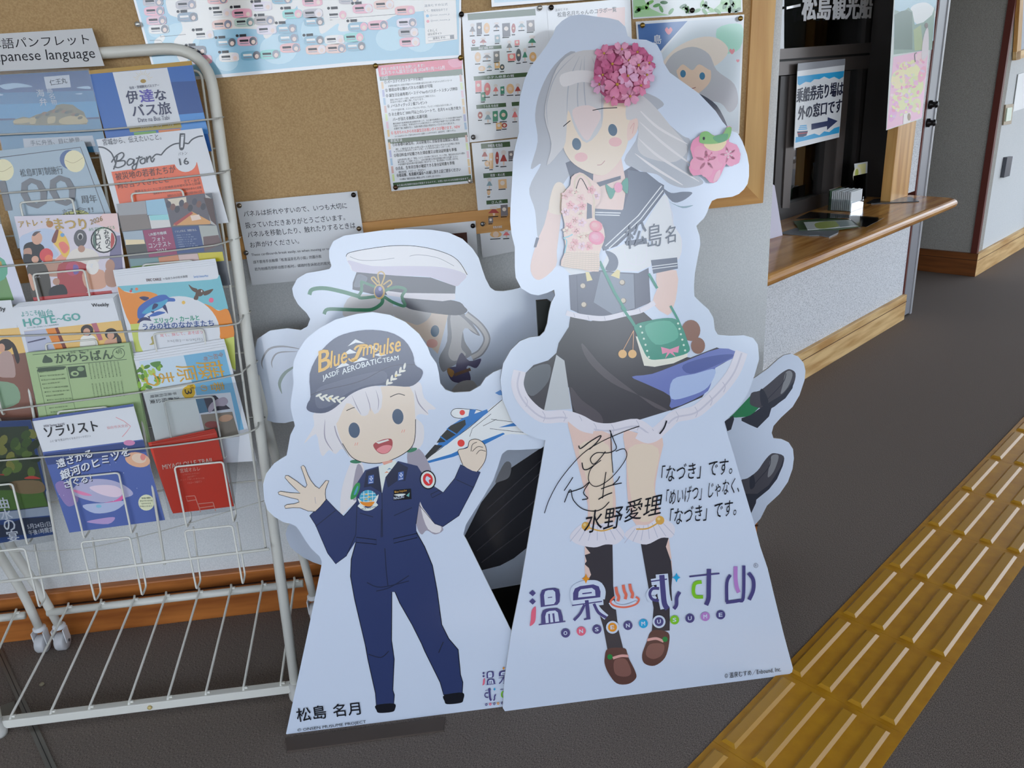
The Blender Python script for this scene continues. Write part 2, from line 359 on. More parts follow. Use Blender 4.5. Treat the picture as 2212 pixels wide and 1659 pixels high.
# map poster
P1 = BOARD.shift(.001)
t, a = poster('map_poster', 'wide blue map poster with rows of small name badges, above the brochure rack', 'poster', P1, K_E,
              [(-60, -330), (2830, -500), (2828, 492), (1900, 562), (720, 668), (230, 702)])
a.poly(gl(122, 178, 214), [(-40, -330), (2815, -500), (2810, 470), (1900, 530), (720, 640), (240, 672)])
sea = gl(150, 196, 226); land = gl(206, 214, 222)
for x, y, r in ((430, 330, 170), (830, 530, 96), (1270, 420, 160), (1700, 260, 240), (2480, 340, 130), (2230, 330, 130), (240, 250, 90)): a.ell(sea, x, y, r, r * .8)
for p in ([(330, -60), (600, -120), (1500, -120), (1420, 60), (1250, 260), (1160, 330), (1080, 250), (700, 260), (560, 330), (530, 400), (470, 560), (400, 470), (380, 350), (450, 260), (420, 160), (330, 110)],
          [(1500, -100), (2700, -140), (2650, 60), (2300, 120), (2100, 220), (1800, 270), (1780, 200), (1640, 290), (1600, 200), (1480, 120), (1430, 40)],
          [(180, 430), (230, 380), (260, 400), (210, 470)], [(210, 350), (280, 300), (300, 330), (240, 400)]): a.poly(land, p, True)
badges = [(110, -20, 'gy', 1), (390, 5, 'gy', 1), (120, 60, 'pk', 1), (140, 140, 'pg', 1), (160, 215, 'wh', 2), (405, 112, 'nv', 2), (545, 262, 'wh', 3), (480, 398, 'bk', 2), (690, 75, 'wh', 3), (870, 80, 'pk', 4),
          (700, 175, 'pp', 1), (890, 155, 'gr', 5), (1060, 140, 'br', 1), (1040, 20, 'lv', 3), (735, 330, 'bl', 2), (915, 318, 'pg', 2), (1080, 220, 'lv', 3), (1250, 210, 'bl', 1), (1265, 292, 'bl', 1),
          (1280, 375, 'sa', 1), (760, 455, 'wh', 3), (945, 440, 'bl', 2), (1110, 430, 'tq', 1), (1300, 85, 'tq', 4), (1475, 80, 'gy', 3), (1485, 150, 'bl', 2), (1680, 95, 'wh', 4), (1485, 310, 'bl', 2),
          (1660, 305, 'wh', 3), (1825, 285, 'tq', 4), (1500, 390, 'pp', 3), (1670, 380, 'pp', 1), (1840, 362, 'bl', 2), (1860, 195, 'bl', 4), (2030, 180, 'pk', 1), (1900, 40, 'pk', 3), (2080, 5, 'pp', 3), (530, 475, 'pk', 4),
          (1470, -20, 'pk', 4), (1210, -40, 'bl', 1), (660, -40, 'sa', 1), (2260, 55, 'sa', 4), (2275, 160, 'lv', 1), (2290, 242, 'gy', 3), (2300, 325, 'pk', 3), (1780, -40, 'gy', 1)]
bc = dict(gy=(150, 150, 166), pk=(226, 160, 190), pg=(196, 158, 184), wh=(214, 222, 230), nv=(70, 112, 148), bk=(58, 62, 76), pp=(226, 192, 188), gr=(160, 186, 184), br=(150, 146, 152), lv=(196, 196, 222), bl=(86, 150, 186), sa=(206, 152, 160), tq=(96, 190, 194))
hc = [None, (96, 104, 132), (44, 52, 72), (200, 200, 216), (226, 160, 190), (70, 110, 116)]
mid = MB(P1, K_E, base=.0022); o1, o2, o3 = .0016, .00165, .0017
le = MB(P1, K_E, base=.0022)
for x, y, c, h in badges:
    sl = -.055
    a.poly(gl(*bc[c]), [(x + 20 * 1, y + 2), (x + 150, y + 2 + 150 * sl), (x + 172, y + 30), (x + 160, y + 66), (x + 30, y + 74), (x + 4, y + 44)], True, 3, off=o1)
    a.ell(gl(*hc[h]), x + 138, y + 32, 32, 36, off=o2); a.ell(gl(226, 208, 204), x + 140, y + 40, 17, 19, off=o3)
    le.rect(INKG if c not in ('nv', 'bk', 'bl') else gl(206, 214, 222), x + 22, y + 22, x + 96, y + 40, sl, .2, off=.0017)
    le.rect(gl(110, 120, 140), x + 26, y + 50, x + 100, y + 58, sl, .2, off=.0017)
for x, y in ((400, 98), (530, 255), (470, 385), (725, 320), (905, 305), (1060, 130), (755, 445), (1240, 195), (675, 72), (855, 60), (1475, 300), (1685, 70), (1850, 178), (1285, 70), (1890, 28), (1030, 14)):
    le.ell(INKG, x + 12, y, 12, off=.0017); le.rect(INKG, x + 32, y - 12, x + 88, y + 10, -.06, .1, off=.0017)
a.line(INKG, [(265, 300), (262, 314), (480, 294)], 3, False); a.line(INKG, [(2350, 115), (1900, 150), (1710, 172)], 3, False)
a.line(INKG, [(170, 345), (260, 342), (290, 368), (240, 380)], 3, False); a.line(INKG, [(300, 420), (250, 425), (225, 445)], 3, False)
# white panel with contacts on the map poster (its QR code left out)
a.k = K_F; a.poly(gl(214, 220, 228), [(520, -160), (800, -190), (822, 335), (552, 375)], off=.0018)
le.k = K_F
for y, s_, h in ((60, '温泉むすめ公式', 22), (105, 'して、情報発信中です', 22)): le.text(gl(90, 96, 110), s_, 540, y, 740, y - 14, h, .01, off=.0019)
a.ell(gl(60, 150, 210), 566, 136, 13, off=.0019); a.ell(gl(220, 130, 150), 570, 182, 13, off=.0019)
le.text(gl(100, 106, 120), '@onsen_musume_jp', 590, 142, 756, 130, 20, off=.0019); le.text(gl(100, 106, 120), '@onsen_musume_jp', 594, 188, 760, 176, 20, off=.0019)
le.text(INKG, 'くわしく', 570, 276, 650, 268, 24, .01, off=.0019); le.text(INKG, 'は公式サイト', 572, 304, 690, 294, 22, .01, off=.0019)
le.line(gl(90, 96, 110), [(570, 318), (794, 296), (796, 330), (574, 350)], 3, False, closed=True, off=.0019); le.text(INKG, '温泉むすめ', 612, 338, 720, 328, 20, .01, off=.0019)
a.poly(gl(70, 76, 90), [(758, 302), (792, 298), (794, 330), (760, 334)], off=.00195)
a.merge(le); a.build('printed_map', t)

# birthday notice
P2 = BOARD.shift(.0035)
t, a = poster('birthday_notice', 'A4 notice with a crimson heading, green bars and black Japanese paragraphs', 'notice', P2, K_F, [(122, 562), (866, 494), (952, 1560), (260, 1632)])
a.poly(gl(196, 62, 104), [(140, 562), (856, 496), (862, 600), (155, 655)]); a.poly(gl(226, 130, 170), [(742, 520), (852, 500), (858, 560), (780, 575)], True)
dg = gl(44, 70, 44, (176, 186, 200))
a.poly(dg, [(157, 655), (862, 588), (866, 640), (160, 690)]); a.poly(dg, [(226, 1190), (905, 1128), (910, 1168), (232, 1228)]); a.poly(dg, [(272, 1560), (938, 1494), (942, 1540), (278, 1604)])
cs = [(222, 196, 160), (150, 160, 210), (140, 176, 216), (190, 160, 160), (190, 214, 160), (222, 190, 214), (232, 206, 150)]
for i in range(12):
    y = 700 + i * 68 + (i > 6) * 40; x = 170 + i * 8.5; a.poly(gl(*cs[i % 7]), [(x, y), (x + 18, y - 2), (x + 25, y + 58), (x + 7, y + 60)], off=.0006)
    x = 838 + i * 6.8; y -= 62; a.poly(gl(*cs[(i + 3) % 7]), [(x, y), (x + 18, y - 2), (x + 25, y + 58), (x + 7, y + 60)], off=.0006)
a.build('printed_bars', t)
le = lettering(t, P2, K_F, .0009); W = GLOSSW
le.text(W, 'あなたの誕生日をお祝いします！', 172, 606, 540, 572, 30, .012); le.text(W, '名月ちゃん誕生日企画 2026年1月～12月', 172, 642, 714, 592, 34, .012); le.text(W, '内容', 178, 680, 232, 674, 30, .01)
rows = [(200, 716, 530, 684, 28, '① バースデイポストカードの発行', 1), (232, 744, 776, 694, 18, 'お客様の誕生日と名前が手書きされたお客様の誕生日をお祝いするちゃんのポストカード', 0), (208, 786, 612, 746, 30, '② 普段は非公開のパネルの撮影が可能', 1),
        (214, 832, 822, 772, 30, '③ 誕生日企画専用バースデイVerのパスポートスタンプ押印', 1), (248, 862, 634, 824, 18, '温泉むすめパスポート限定、お持ちの方は忘れずご準備ください。', 0), (252, 882, 538, 854, 18, 'お出かけ前に公開し隠しております。', 0),
        (226, 922, 566, 888, 30, '④ ノベルティグッズ１個プレゼント', 1), (258, 950, 774, 900, 18, 'マスクや温泉の素、エコバッグなどのいずれか。プレゼント内容は当日のお楽しみ', 0), (236, 992, 852, 934, 30, '⑤ お土産など 3000 円以上のレシートで、名月ちゃん抱き枕カ', 1),
        (272, 1036, 566, 1004, 30, 'バーが当たる抽選に応募可能', 1), (274, 1066, 858, 1008, 18, '観光協会や会員施設(宿泊施設を除く)で、お土産や飲食等のレシートの合計額が3000円', 0), (278, 1086, 846, 1030, 18, 'を超えている場合、松島名月ちゃんの抱き枕カバー(非売品)が抽選で当たる応募に参加！', 0),
        (282, 1108, 800, 1058, 18, '応募終了後に抽選を行い、当選の発表は賞品の発送をもってかえさせて頂きます。', 0), (288, 1176, 806, 1122, 18, 'ボイスはポストカード発行されたのち１回聴くことができます。(誕生月可。１種ランダム)', 0),
        (270, 1250, 828, 1200, 30, '①お客様の誕生月、又は前後月に当協会宿泊施設に宿泊', 1), (296, 1284, 840, 1230, 18, '例）ご宿泊が５月→４月１日～６月末までのいずれかの日程に宿泊', 0), (280, 1304, 760, 1258, 18, '＊１月生まれ(宿泊月１２月～２月)、１２月生まれ(同１１月～１月)', 0),
        (282, 1342, 816, 1290, 30, '②宿泊料金が記載された領収書又は宿泊証明書を準備', 1), (310, 1374, 886, 1316, 18, '上記を宿泊先に渡して「領収」という一文を押せて頂きます。ネット予約、事前決済の方はその際の', 0), (314, 1394, 826, 1344, 18, '書を印刷してご持参ください。上記の領収書又は宿泊証明書の発行を依頼ください', 0),
        (316, 1414, 832, 1362, 18, '＊松島観光協会会員の宿泊施設に宿泊すること。宿泊施設にてお問い合わせ。', 0), (296, 1454, 798, 1404, 30, '③氏名、生年月日等が確認できる身分証明書を準備', 1), (320, 1478, 552, 1456, 18, '運転免許証、パスポート、学生証など', 0),
        (306, 1512, 850, 1460, 30, '④宿泊後、松島観光協会へお越し頂き上記ご提示ください', 1), (330, 1540, 680, 1506, 18, 'その際は「誕生月企画に参加します」とお申し出ください。', 0)]
of = le.nxt()
for x0, y0, x1, y1, h, s_, bd in rows: le.text(INKG, s_, x0, y0, x1, y1, h, .012 if bd else .0, off=of)
le.text(gl(206, 60, 60), '⑥ 名月ちゃんからのお誕生日お祝いボイスが聴けます。NEW', 258, 1150, 846, 1094, 30, .012); le.text(W, '参加方法', 252, 1216, 352, 1206, 28, .01); le.text(W, '本企画は松島観光協会が実施するものです。お問い合わせは松島観光協会まで', 306, 1592, 916, 1530, 18)
le.build('lettering', t)

# goods lists (two sheets) with little product pictures and green section bars
def goods(name, label, plane, k, corners, bars, pics):
    t, a = poster(name, label, 'notice', plane, k, corners)
    le = MB(plane, k, base=.0012)
    for x0, y0, x1, h, s_ in bars:
        a.rect(dg, x0, y0, x1, y0 + h, -.075, .08)
        if s_: le.text(GLOSSW, s_, (x0 * .75 + x1 * .25), y0 + h - 5 - (x1 - x0) * .02, (x0 * .25 + x1 * .75), y0 + h - 5 - (x1 - x0) * .057, h * .66, .01, off=.0014)
    rc = [(70, 74, 90), (214, 120, 130), (120, 150, 170), (206, 170, 120), (150, 60, 60), (60, 130, 110), (190, 170, 180), (110, 110, 120), (220, 190, 150)]
    for i, (x, y, w_, h) in enumerate(pics):
        c = rc[(i * 5 + int(x)) % 9]
        if i % 3 == 0:                            # a small plain doll: head, dress, legs
            a.ell(gl(196, 198, 206), x + w_ / 2, y + h * .16, w_ * .36, h * .17, off=.0007); a.poly(gl(*c), [(x + w_ * .38, y + h * .3), (x + w_ * .62, y + h * .3), (x + w_, y + h * .72), (x, y + h * .74)], off=.0007); a.poly(gl(226, 206, 196), [(x + w_ * .4, y + h * .72), (x + w_ * .62, y + h * .72), (x + w_ * .6, y + h), (x + w_ * .44, y + h)], off=.0006)
        elif i % 3 == 1: a.poly(gl(*c), [(x, y), (x + w_, y - 5), (x + w_ * 1.06, y + h), (x + w_ * .06, y + h + 5)], off=.0007); a.ell(gl(226, 224, 226), x + w_ * .52, y + h * .4, w_ * .28, off=.00075)
        else: a.ell(gl(*c), x + w_ / 2, y + h / 2, w_ / 2, h / 2.2, off=.0007); a.ell(gl(222, 206, 196), x + w_ / 2, y + h / 2, w_ / 4, off=.00075)
        le.rect(INKG, x + 2, y + h + 8, x + w_ * .9, y + h + 15, -.06, off=.0014)
    a.merge(le); a.build('printed_pictures', t); return t
P3 = BOARD.shift(.0058); P4 = BOARD.shift(.0075)
goods('goods_list', 'lower sheet of the pinned goods list, left of the tall cutout', P3, K_F,
      [(942, 1222), (1660, 1150), (1720, 2060), (1035, 2200)],
      [(1022, 1226, 1270, 44, '中松島 松島店'), (1042, 1480, 1290, 40, '和食・めん処'), (1068, 1712, 1250, 34, 'さん太'), (1090, 1925, 1240, 34, '松島水族館')],
      [(1030, 1270, 50, 90), (1092, 1308, 34, 130), (1146, 1288, 30, 120), (1186, 1282, 60, 130), (1256, 1290, 44, 70), (1054, 1365, 44, 60), (1070, 1520, 50, 90), (1170, 1532, 70, 74), (1075, 1610, 28, 60), (1084, 1760, 96, 80), (1190, 1750, 60, 90), (1100, 1970, 100, 60), (1210, 1960, 60, 66), (1085, 1860, 40, 40)])
goods('goods_list', 'upper sheet of the pinned goods list, washed out by glare beside the tall cutout', P4, K_F,
      [(858, 116), (1584, 44), (1690, 1130), (926, 1216)],
      [(908, 118, 1486, 56, None), (936, 404, 1196, 30, '松島屋'), (960, 652, 1420, 36, 'ホテル絶景の館'), (982, 896, 1236, 34, 'うな昌 松島家'), (1284, 872, 1560, 34, None)],
      [(925, 200, 50, 96), (985, 196, 44, 96), (1046, 190, 52, 100), (1128, 190, 56, 60), (1204, 200, 66, 110), (1284, 196, 34, 90), (1340, 180, 60, 70), (1412, 175, 66, 90), (945, 335, 30, 40), (1012, 320, 60, 60), (1140, 300, 44, 60),
       (970, 440, 52, 96), (1036, 450, 76, 60), (1130, 440, 50, 80), (1000, 560, 60, 50), (1070, 545, 50, 46), (1138, 530, 44, 50), (1184, 545, 40, 56), (1240, 345, 50, 86), (1310, 345, 40, 40), (1322, 410, 44, 120), (1376, 410, 44, 110), (1250, 460, 66, 56), (1436, 440, 60, 90), (1424, 300, 70, 90),
       (974, 690, 52, 92), (1050, 700, 54, 120), (1126, 718, 46, 84), (1188, 740, 34, 60), (1240, 710, 66, 94), (1312, 712, 50, 90), (1020, 790, 40, 70), (996, 950, 40, 66), (1052, 950, 60, 96), (1122, 950, 44, 84), (1180, 930, 70, 100), (1288, 920, 48, 110), (1150, 1050, 50, 50), (1200, 1046, 46, 46)])
# collaboration sheet
P5 = BOARD.shift(.009)
t, a = poster('collaboration_sheet', 'white pinned sheet listing collaborations, mostly hidden behind the tall cutout head', 'notice', P5, (1180, 0, 1), [(1, 12), (182, -4), (190, 250), (20, 270)])
a.rect(gl(226, 206, 214), 110, 20, 170, 60, -.08); a.rect(gl(206, 214, 226), 60, 70, 165, 95, -.08); a.build('printed_picture', t)
le = MB(P5, (780, 0, .25316), base=.0008); le.text(gl(110, 116, 130), '温泉むすめ', 1656, 98, 1766, 88, 22); le.text(gl(70, 74, 84), '松島名月ちゃんのコラボ一覧', 1676, 148, 2180, 100, 44, .012)
le.build('lettering', t)
# poster above these
t, a = poster('banner_poster', 'pale blue and pink poster cut off by the top edge, above the goods list', 'poster', BOARD.shift(.0112), (1060, 0, 1), [(-4, -130), (300, -150), (303, -6), (120, 5), (2, 15)])
a.poly(gl(160, 196, 226), [(4, -120), (110, -128), (112, 0), (8, 6)]); a.poly(gl(226, 196, 206), [(118, -128), (296, -140), (298, -12), (120, -1)]); a.build('printed_bands', t)
# leafy poster top right
P6 = BOARD.shift(.001)
t, a = poster('leafy_poster', 'poster with green leaves cut off by the top edge, right end of the pinboard', 'poster', P6, K_J, [(1105, -500), (2060, -560), (2070, 24), (1132, 84)])
a.poly(gl(150, 196, 160), [(1120, -480), (2050, -540), (2058, 14), (1140, 70)])
a.ell(gl(206, 222, 236), 1560, -90, 330, 150)
for i in range(30): a.ell(gl(*((90, 150, 90), (120, 180, 110), (60, 110, 70))[i % 3]), 1170 + random.random() * 860, -60 + random.random() * 80, 34, 15, random.random() * 3, 10, off=.0009)
a.build('printed_leaves', t)
# pale poster with a plain grey haired portrait
P7 = BOARD.shift(.0035)
t, a = poster('portrait_poster', 'glossy poster of a grey haired girl below the leafy poster', 'poster', P7, K_J, [(1158, 106), (2084, 44), (2042, 1062), (1230, 1120)])
a.poly(gl(70, 110, 176), [(1175, 130), (1600, 100), (1400, 320), (1320, 420), (1200, 460)]); a.poly(gl(186, 204, 226), [(1600, 100), (2064, 66), (2030, 1040), (1400, 1080), (1330, 440)])
a.poly(gl(150, 204, 200), [(1850, 170), (2060, 130), (2050, 330), (1900, 370)], True); a.poly(gl(226, 222, 226), [(1380, 480), (1500, 330), (1700, 240), (1860, 250), (1950, 360), (1800, 500), (1500, 520)], True)
hair = gl(168, 174, 194)
a.poly(hair, [(1400, 500), (1480, 380), (1640, 320), (1780, 380), (1850, 520), (2000, 640), (2030, 800), (1960, 880), (1880, 800), (1700, 760), (1560, 620), (1430, 560)], True)
a.poly(gl(226, 206, 200), [(1520, 480), (1760, 470), (1800, 590), (1740, 680), (1640, 730), (1540, 620)], True); a.poly(hair, [(1480, 400), (1640, 330), (1790, 420), (1800, 520), (1700, 470), (1640, 520), (1560, 470), (1500, 520)], True)
for x, y in ((1562, 550), (1726, 570)): a.ell(gl(60, 110, 160), x, y, 24, 32)
a.line(gl(130, 80, 90), [(1610, 668), (1640, 676), (1670, 666)], 6); a.poly(gl(70, 74, 100), [(1700, 720), (1850, 820), (1940, 1000), (1900, 1010), (1820, 860), (1690, 760)], True)
for x, y, r in ((1440, 185, 32), (1980, 360, 24), (2030, 440, 14)): a.poly(gl(226, 150, 176), [(x, y + r), (x - r, y - r * .2), (x - r * .5, y - r), (x, y - r * .5), (x + r * .5, y - r), (x + r, y - r * .2)], True)
a.build('printed_portrait', t); le = MB(P7, K_J, base=.0014); le.text(GLOSSW, '島', 1312, 300, 1376, 294, 80, .01); le.build('lettering', t)
# panel care notice
P8 = BOARD.shift(.010)
t, a = poster('care_notice', 'white notice asking visitors to handle the panels with care, pinned beside the rack', 'notice', P8, K_G, [(36, 146), (1072, 50), (1180, 760), (176, 854)])
le = MB(P8, K_G, base=.0005); g = mat((40, 42, 50), .07)
for s_, x0, y0, x1, y1, h in (('パネルは折れやすいので、いつも大切に', 108, 272, 988, 198, 52), ('扱っていただきありがとうございます。', 122, 370, 972, 300, 54), ('パネルを移動したり、触れたりするときは', 142, 450, 1060, 368, 54), ('お声がけください。', 162, 536, 580, 500, 50)): le.text(g, s_, x0, y0, x1, y1, h, -.004)
le.text(g, 'These cardboards break easily, so when moving or touching', 172, 612, 920, 552, 28); le.text(g, '請不要用手去触摸「松島温泉名月小姐」的圖示板', 188, 672, 770, 620, 28, .006); le.text(g, '若为拍摄而想移动图示板时，请随时告诉就近的观光协会', 200, 732, 900, 674, 28, .006)
le.build('lettering', t)
# white sheet with a dark picture
t, a = poster('picture_sheet', 'white sheet with a dark brown picture, tucked behind the naval cap cutout', 'notice', BOARD.shift(.010), K_G, [(1390, 372), (2082, 304), (2104, 620), (1420, 690)])
a.poly(gl(70, 44, 40), [(1470, 450), (2008, 402), (2020, 570), (1490, 620)]); a.build('printed_picture', t)
# push pins
def pin(px, py, rgb, label, off=.0115):
    c = BOARD.at(px, py, off - .009); t = thing('push_pin', label, 'push pin', c)
    b = MB(); m = mat(rgb, .25, .5, .8); b.lathe([(.0042, .008), (.0060, .0095), (.0058, .0115), (.0035, .0132), (.0005, .0137)], c, m, V((0, -1, 0)), 14); b.build('head', t)
    b = MB(); b.lathe([(.0006, -.004), (.0006, .008)], c, mat((160, 160, 160), .3, .5, 1), V((0, -1, 0)), 6); b.build('needle', t)
BR, DK, SV, GY = (150, 120, 60), (52, 46, 42), (196, 190, 180), (130, 128, 126)
for x, y, c, l, o in ((811.8, 142.5, BR, 'brass pin at the top left corner of the birthday notice', .0115), (995, 125, BR, 'brass pin at the top right corner of the birthday notice', .0135), (996.5, 31.6, DK, 'dark pin at the top left corner of the upper goods list', .0165),
                   (1165, 17.7, SV, 'silver pin at the top right corner of the upper goods list', .0165), (1189.6, 17, DK, 'black pin at the top left corner of the collaboration sheet', .018), (1022, 296, GY, 'grey pin where the two goods list sheets meet', .0165), (1015, 390, SV, 'silver pin at the bottom right corner of the birthday notice', .0135),
                   (854.7, 404, (84, 62, 44), 'brown pin at the bottom left corner of the birthday notice', .0125), (519, 443, (140, 124, 104), 'tan pin at the top left corner of the care notice', .019), (764.5, 420, DK, 'dark pin at the top right corner of the care notice', .019),
                   (533.5, 544.5, GY, 'grey pin halfway down the left edge of the care notice', .019), (776, 492.5, (120, 104, 84), 'tan pin halfway down the right edge of the care notice', .019), (1021, 486.5, DK, 'dark pin at the top right corner of the picture sheet', .019),
                   (1042, 482.5, GY, 'grey pin low on the left edge of the lower goods list', .0150), (1385.5, 55.4, BR, 'brass pin at the top left corner of the portrait poster', .012), (1596, 40.5, BR, 'brass pin at the top right corner of the portrait poster', .012), (1492.5, 23.3, DK, 'dark pin at the bottom edge of the leafy poster', .0105),
                   (300, 53, (214, 214, 210), 'white pin on the left edge of the map poster', .0105)): pin(x, y, c, l, o)
# small socket cover low on the wall behind the rack
b = MB(); c = WALL.at(593, 1166); b.box((c.x, YW - .004, c.z), (.016, .008, .024), M_white, bevel=.002); t = b.build('socket_cover'); tag(t, 'small white socket cover low on the wall behind the rack post', 'socket')

# ------------------------------------------------------------------ brochure rack
TL_ = math.tan(math.radians(12.7)); CL, SL = math.cos(math.radians(12.7)), math.sin(math.radians(12.7))
def RK(x, z, off=0.0): return V((x, 1.6 + TL_ * z - off * CL, z + off * SL))
def RP(off): return Plane((0, 1.6 - off * CL, off * SL), (0, -CL, SL), (1, 0, 0))
COLX = (-.628, -.867, -1.107); XR, XL = -.487, -1.214
def fillet(pts, r, k=4, closed=False):
    out = []
    for i, p in enumerate(pts):
        if not closed and i in (0, len(pts) - 1): out.append(V(p)); continue
        p = V(p); a = V(pts[i - 1]) - p; b = V(pts[(i + 1) % len(pts)]) - p; d = min(r, a.length * .49, b.length * .49)
        A = p + a.normalized() * d; B = p + b.normalized() * d
        for j in range(k + 1):
            t = j / k; out.append(A * (1 - t) ** 2 + p * 2 * t * (1 - t) + B * t * t)
    return out
W1 = M_white_enamel; M_cord = mat((190, 188, 180), .6, name='grey_cord')
t_rack = thing('brochure_rack', 'white wire brochure rack full of leaflets standing against the back wall', 'brochure rack', (-.85, 1.6, 0))
b = MB(); b.tube(fillet([RK(XR, .012, .012), RK(XR, 1.535), RK(XL, 1.535), RK(XL, .012, .012)], .10, 8), .0125, W1, 14); b.build('frame_tube', t_rack)
for x in (XR, XL):
    b = MB(); P = RK(x, .012, .012); b.lathe([(.017, 0), (.019, .006), (.019, .016), (.0145, .022), (.0145, .045)], (P.x, P.y, 0), mat((206, 204, 198), .5), n=18); b.build('foot', t_rack)
    e = .006 if x == XR else .022
    leg = [RK(x, .80, -.012), (x, 1.865, .36), (x + e * .4, 1.903, .20), (x + e, 1.912, .075)]
    b = MB(); b.tube(fillet(leg, .06, 5), .0115, W1, 12); b.build('caster_leg', t_rack)
    b = MB(); c = V(leg[-1]); b.lathe([(.016, 0), (.017, .004), (.017, .009), (.012, .012)], (c.x, c.y, .066), M_white, n=18)
    b.box((c.x - .016, c.y - .006, .046), (.003, .026, .044), M_white, bevel=.001); b.box((c.x + .016, c.y - .006, .046), (.003, .026, .044), M_white, bevel=.001)
    o = b.build('caster', t_rack)
    b = MB(); b.lathe([(.010, -.0125), (.024, -.0125), (.0262, -.009), (.0262, .009), (.024, .0125), (.010, .0125)], (c.x, c.y - .008, .0265), mat((212, 212, 214), .35), V((1, 0, 0)), 24); b.lathe([(.004, -.02), (.004, .02)], (c.x, c.y - .008, .0265), mat((90, 90, 92), .4), V((1, 0, 0)), 10); b.build('wheel', o)
b = MB(); b.tube([(XL + .012, 1.9, .128), (XR - .012, 1.9, .128)], .0105, W1, 12); b.build('rear_rail', t_rack)
b = MB(); b.box(((XL + XR) / 2, 1.603, .026), (XR - XL + .004, .020, .024), W1, bevel=.002); b.build('front_rail', t_rack)
b = MB(); P = Plane((0, 1.593, 0), (0, -1, 0), (1, 0, 0)).at(322, 1521); b.lathe([(.0055, 0), (.0055, .004), (.003, .006)], (P.x, 1.593, .026), mat((206, 184, 120), .4), V((0, -1, 0)), 12); b.build('screw', t_rack)
rt = [-1.144, -1.055, -.964, -.877, -.786, -.697, -.61, -.52]; rb = [-1.183, -1.087, -.994, -.898, -.803, -.71, -.617, -.524]
for a0, a1 in zip(rt, rb):
    b = MB(); b.tube([(a0 - .003, 1.912, .143), (a0, 1.9, .1415), (a1, 1.606, .041), (a1 + .001, 1.597, .037)], .0032, W1, 8); b.box((a0 + .006, 1.899, .139), (.010, .007, .006), W1, bevel=.001); b.box((a1 + .005, 1.605, .040), (.010, .006, .005), W1, bevel=.001); b.build('shelf_rod', t_rack)
b = MB(); b.tube(fillet([RK(-.507, .392, .03), RK(-.507, 1.485, .004), RK(-1.19, 1.485, .004), RK(-1.19, .392, .03)], .02, 4), .003, W1, 8); b.build('panel_wire', t_rack)
for x in (-.747, -.986):
    b = MB(); b.tube([RK(x, .385, .034), RK(x, 1.46, .018)], .0033, W1, 8); b.build('column_wire', t_rack)
for k in range(1, 7):
    z = .554 + .153 * k - .153
    b = MB(); b.tube([RK(-1.205, z, -.002), RK(-.497, z, -.002)], .0022, W1, 6); b.build('cross_wire', t_rack)
b = MB(); b.tube([RK(-1.205, .388, .039), RK(-.497, .396, .039)], .0036, W1, 8); b.build('bottom_wire', t_rack)
for k in range(6):
    z0 = .318 + .153 * k
    for cx_ in COLX:
        h = .056
        L = [RK(cx_ - h + .004, z0 + .14, -.001), RK(cx_ - h + .002, z0 + .006, 0), RK(cx_ - h + .001, z0 - .004, .032), RK(cx_ - h, z0 + .147, .047)]
        R = [V((2 * cx_ - p.x, p.y, p.z)) for p in L]
        b = MB(); b.tube(fillet(L + R[::-1], .008, 3), .0023, W1, 6); b.build('pocket_hoop', t_rack)
# second rack, only its right caster and shelf reach into the picture
r2 = dup(t_rack, (-.765, .0, 0), 'second white wire rack, only its right caster showing at the left edge of the picture')
for ch in list(r2.children):
    if ch.name.split('.')[0] in ('screw',): D.objects.remove(ch)
# cords tied across each tier
cords = [[(450, 258), (225, 280), (0, 291)], [(463, 375), (225, 400), (0, 418)], [(476, 526.6), (440, 533), (263, 553), (0, 576)], [(521, 690), (490, 703), (278, 716.5), (0, 727)],
         [(526, 801), (500, 812), (299, 848), (0, 887)], [(553, 926), (500, 943), (319, 968), (0, 995)], [(556, 1086), (339, 1150), (170, 1186), (0, 1190)]]
for i, c in enumerate(cords):
    off = .053 if i < 6 else .02; P = RP(off); pts = [P.at(*p) for p in c]; l = pts[-1] + (pts[-1] - pts[-2]) * .9; l.x = XL
    e = V((XR, 0, 0)); e.y = 1.6 + TL_ * pts[0].z - .014; e.z = pts[0].z
    b = MB(); b.tube(catmull([tuple(e)] + [tuple(p) for p in pts] + [tuple(l)], False, 4), .0021 if i < 6 else .0012, M_cord, 6)
    if i < 6:
        ring = [V((XR + .0145 * math.cos(a), e.y + .014 + .0145 * math.sin(a), e.z + .002 * math.cos(a))) for a in [2 * math.pi * j / 16 for j in range(16)]]; b.tube(ring, .0016, M_cord, 5, True)
    b.build('retaining_cord', t_rack)
b = MB(); P = RP(.0); p0 = P.at(468, 378); b.tube(catmull([tuple(P.at(*q)) for q in ((462, 374), (480, 384), (490, 400), (493, 425), (498, 446))], False, 5), .0008, mat((120, 120, 116), .6), 5); b.build('loose_string', t_rack)
b = MB(); b.tube(catmull([tuple(RP(-.013).at(*q)) for q in ((492, 424), (498, 425), (499, 436), (494, 444))], False, 4), .0022, W1, 6); b.build('side_hook', t_rack)
# rack heading card
PH = RP(.016)
t = thing('heading_card', 'white card lettered in Japanese and English on top of the brochure rack', 'sign', PH.at(100, 105))
q = MB(PH, K_A); q.sheet(mat((222, 222, 222), .3), [(-700, 330), (785, 240), (890, 562), (-600, 640)], .0012); q.build('sheet', t)
le = MB(PH, K_A, base=.0004); g = mat((44, 44, 50), .3)
le.text(g, '日本語パンフレット', -180, 428, 766, 378, 92, -.006); le.text(g, 'Japanese language', -80, 558, 820, 522, 118, .0); le.build('lettering', t)

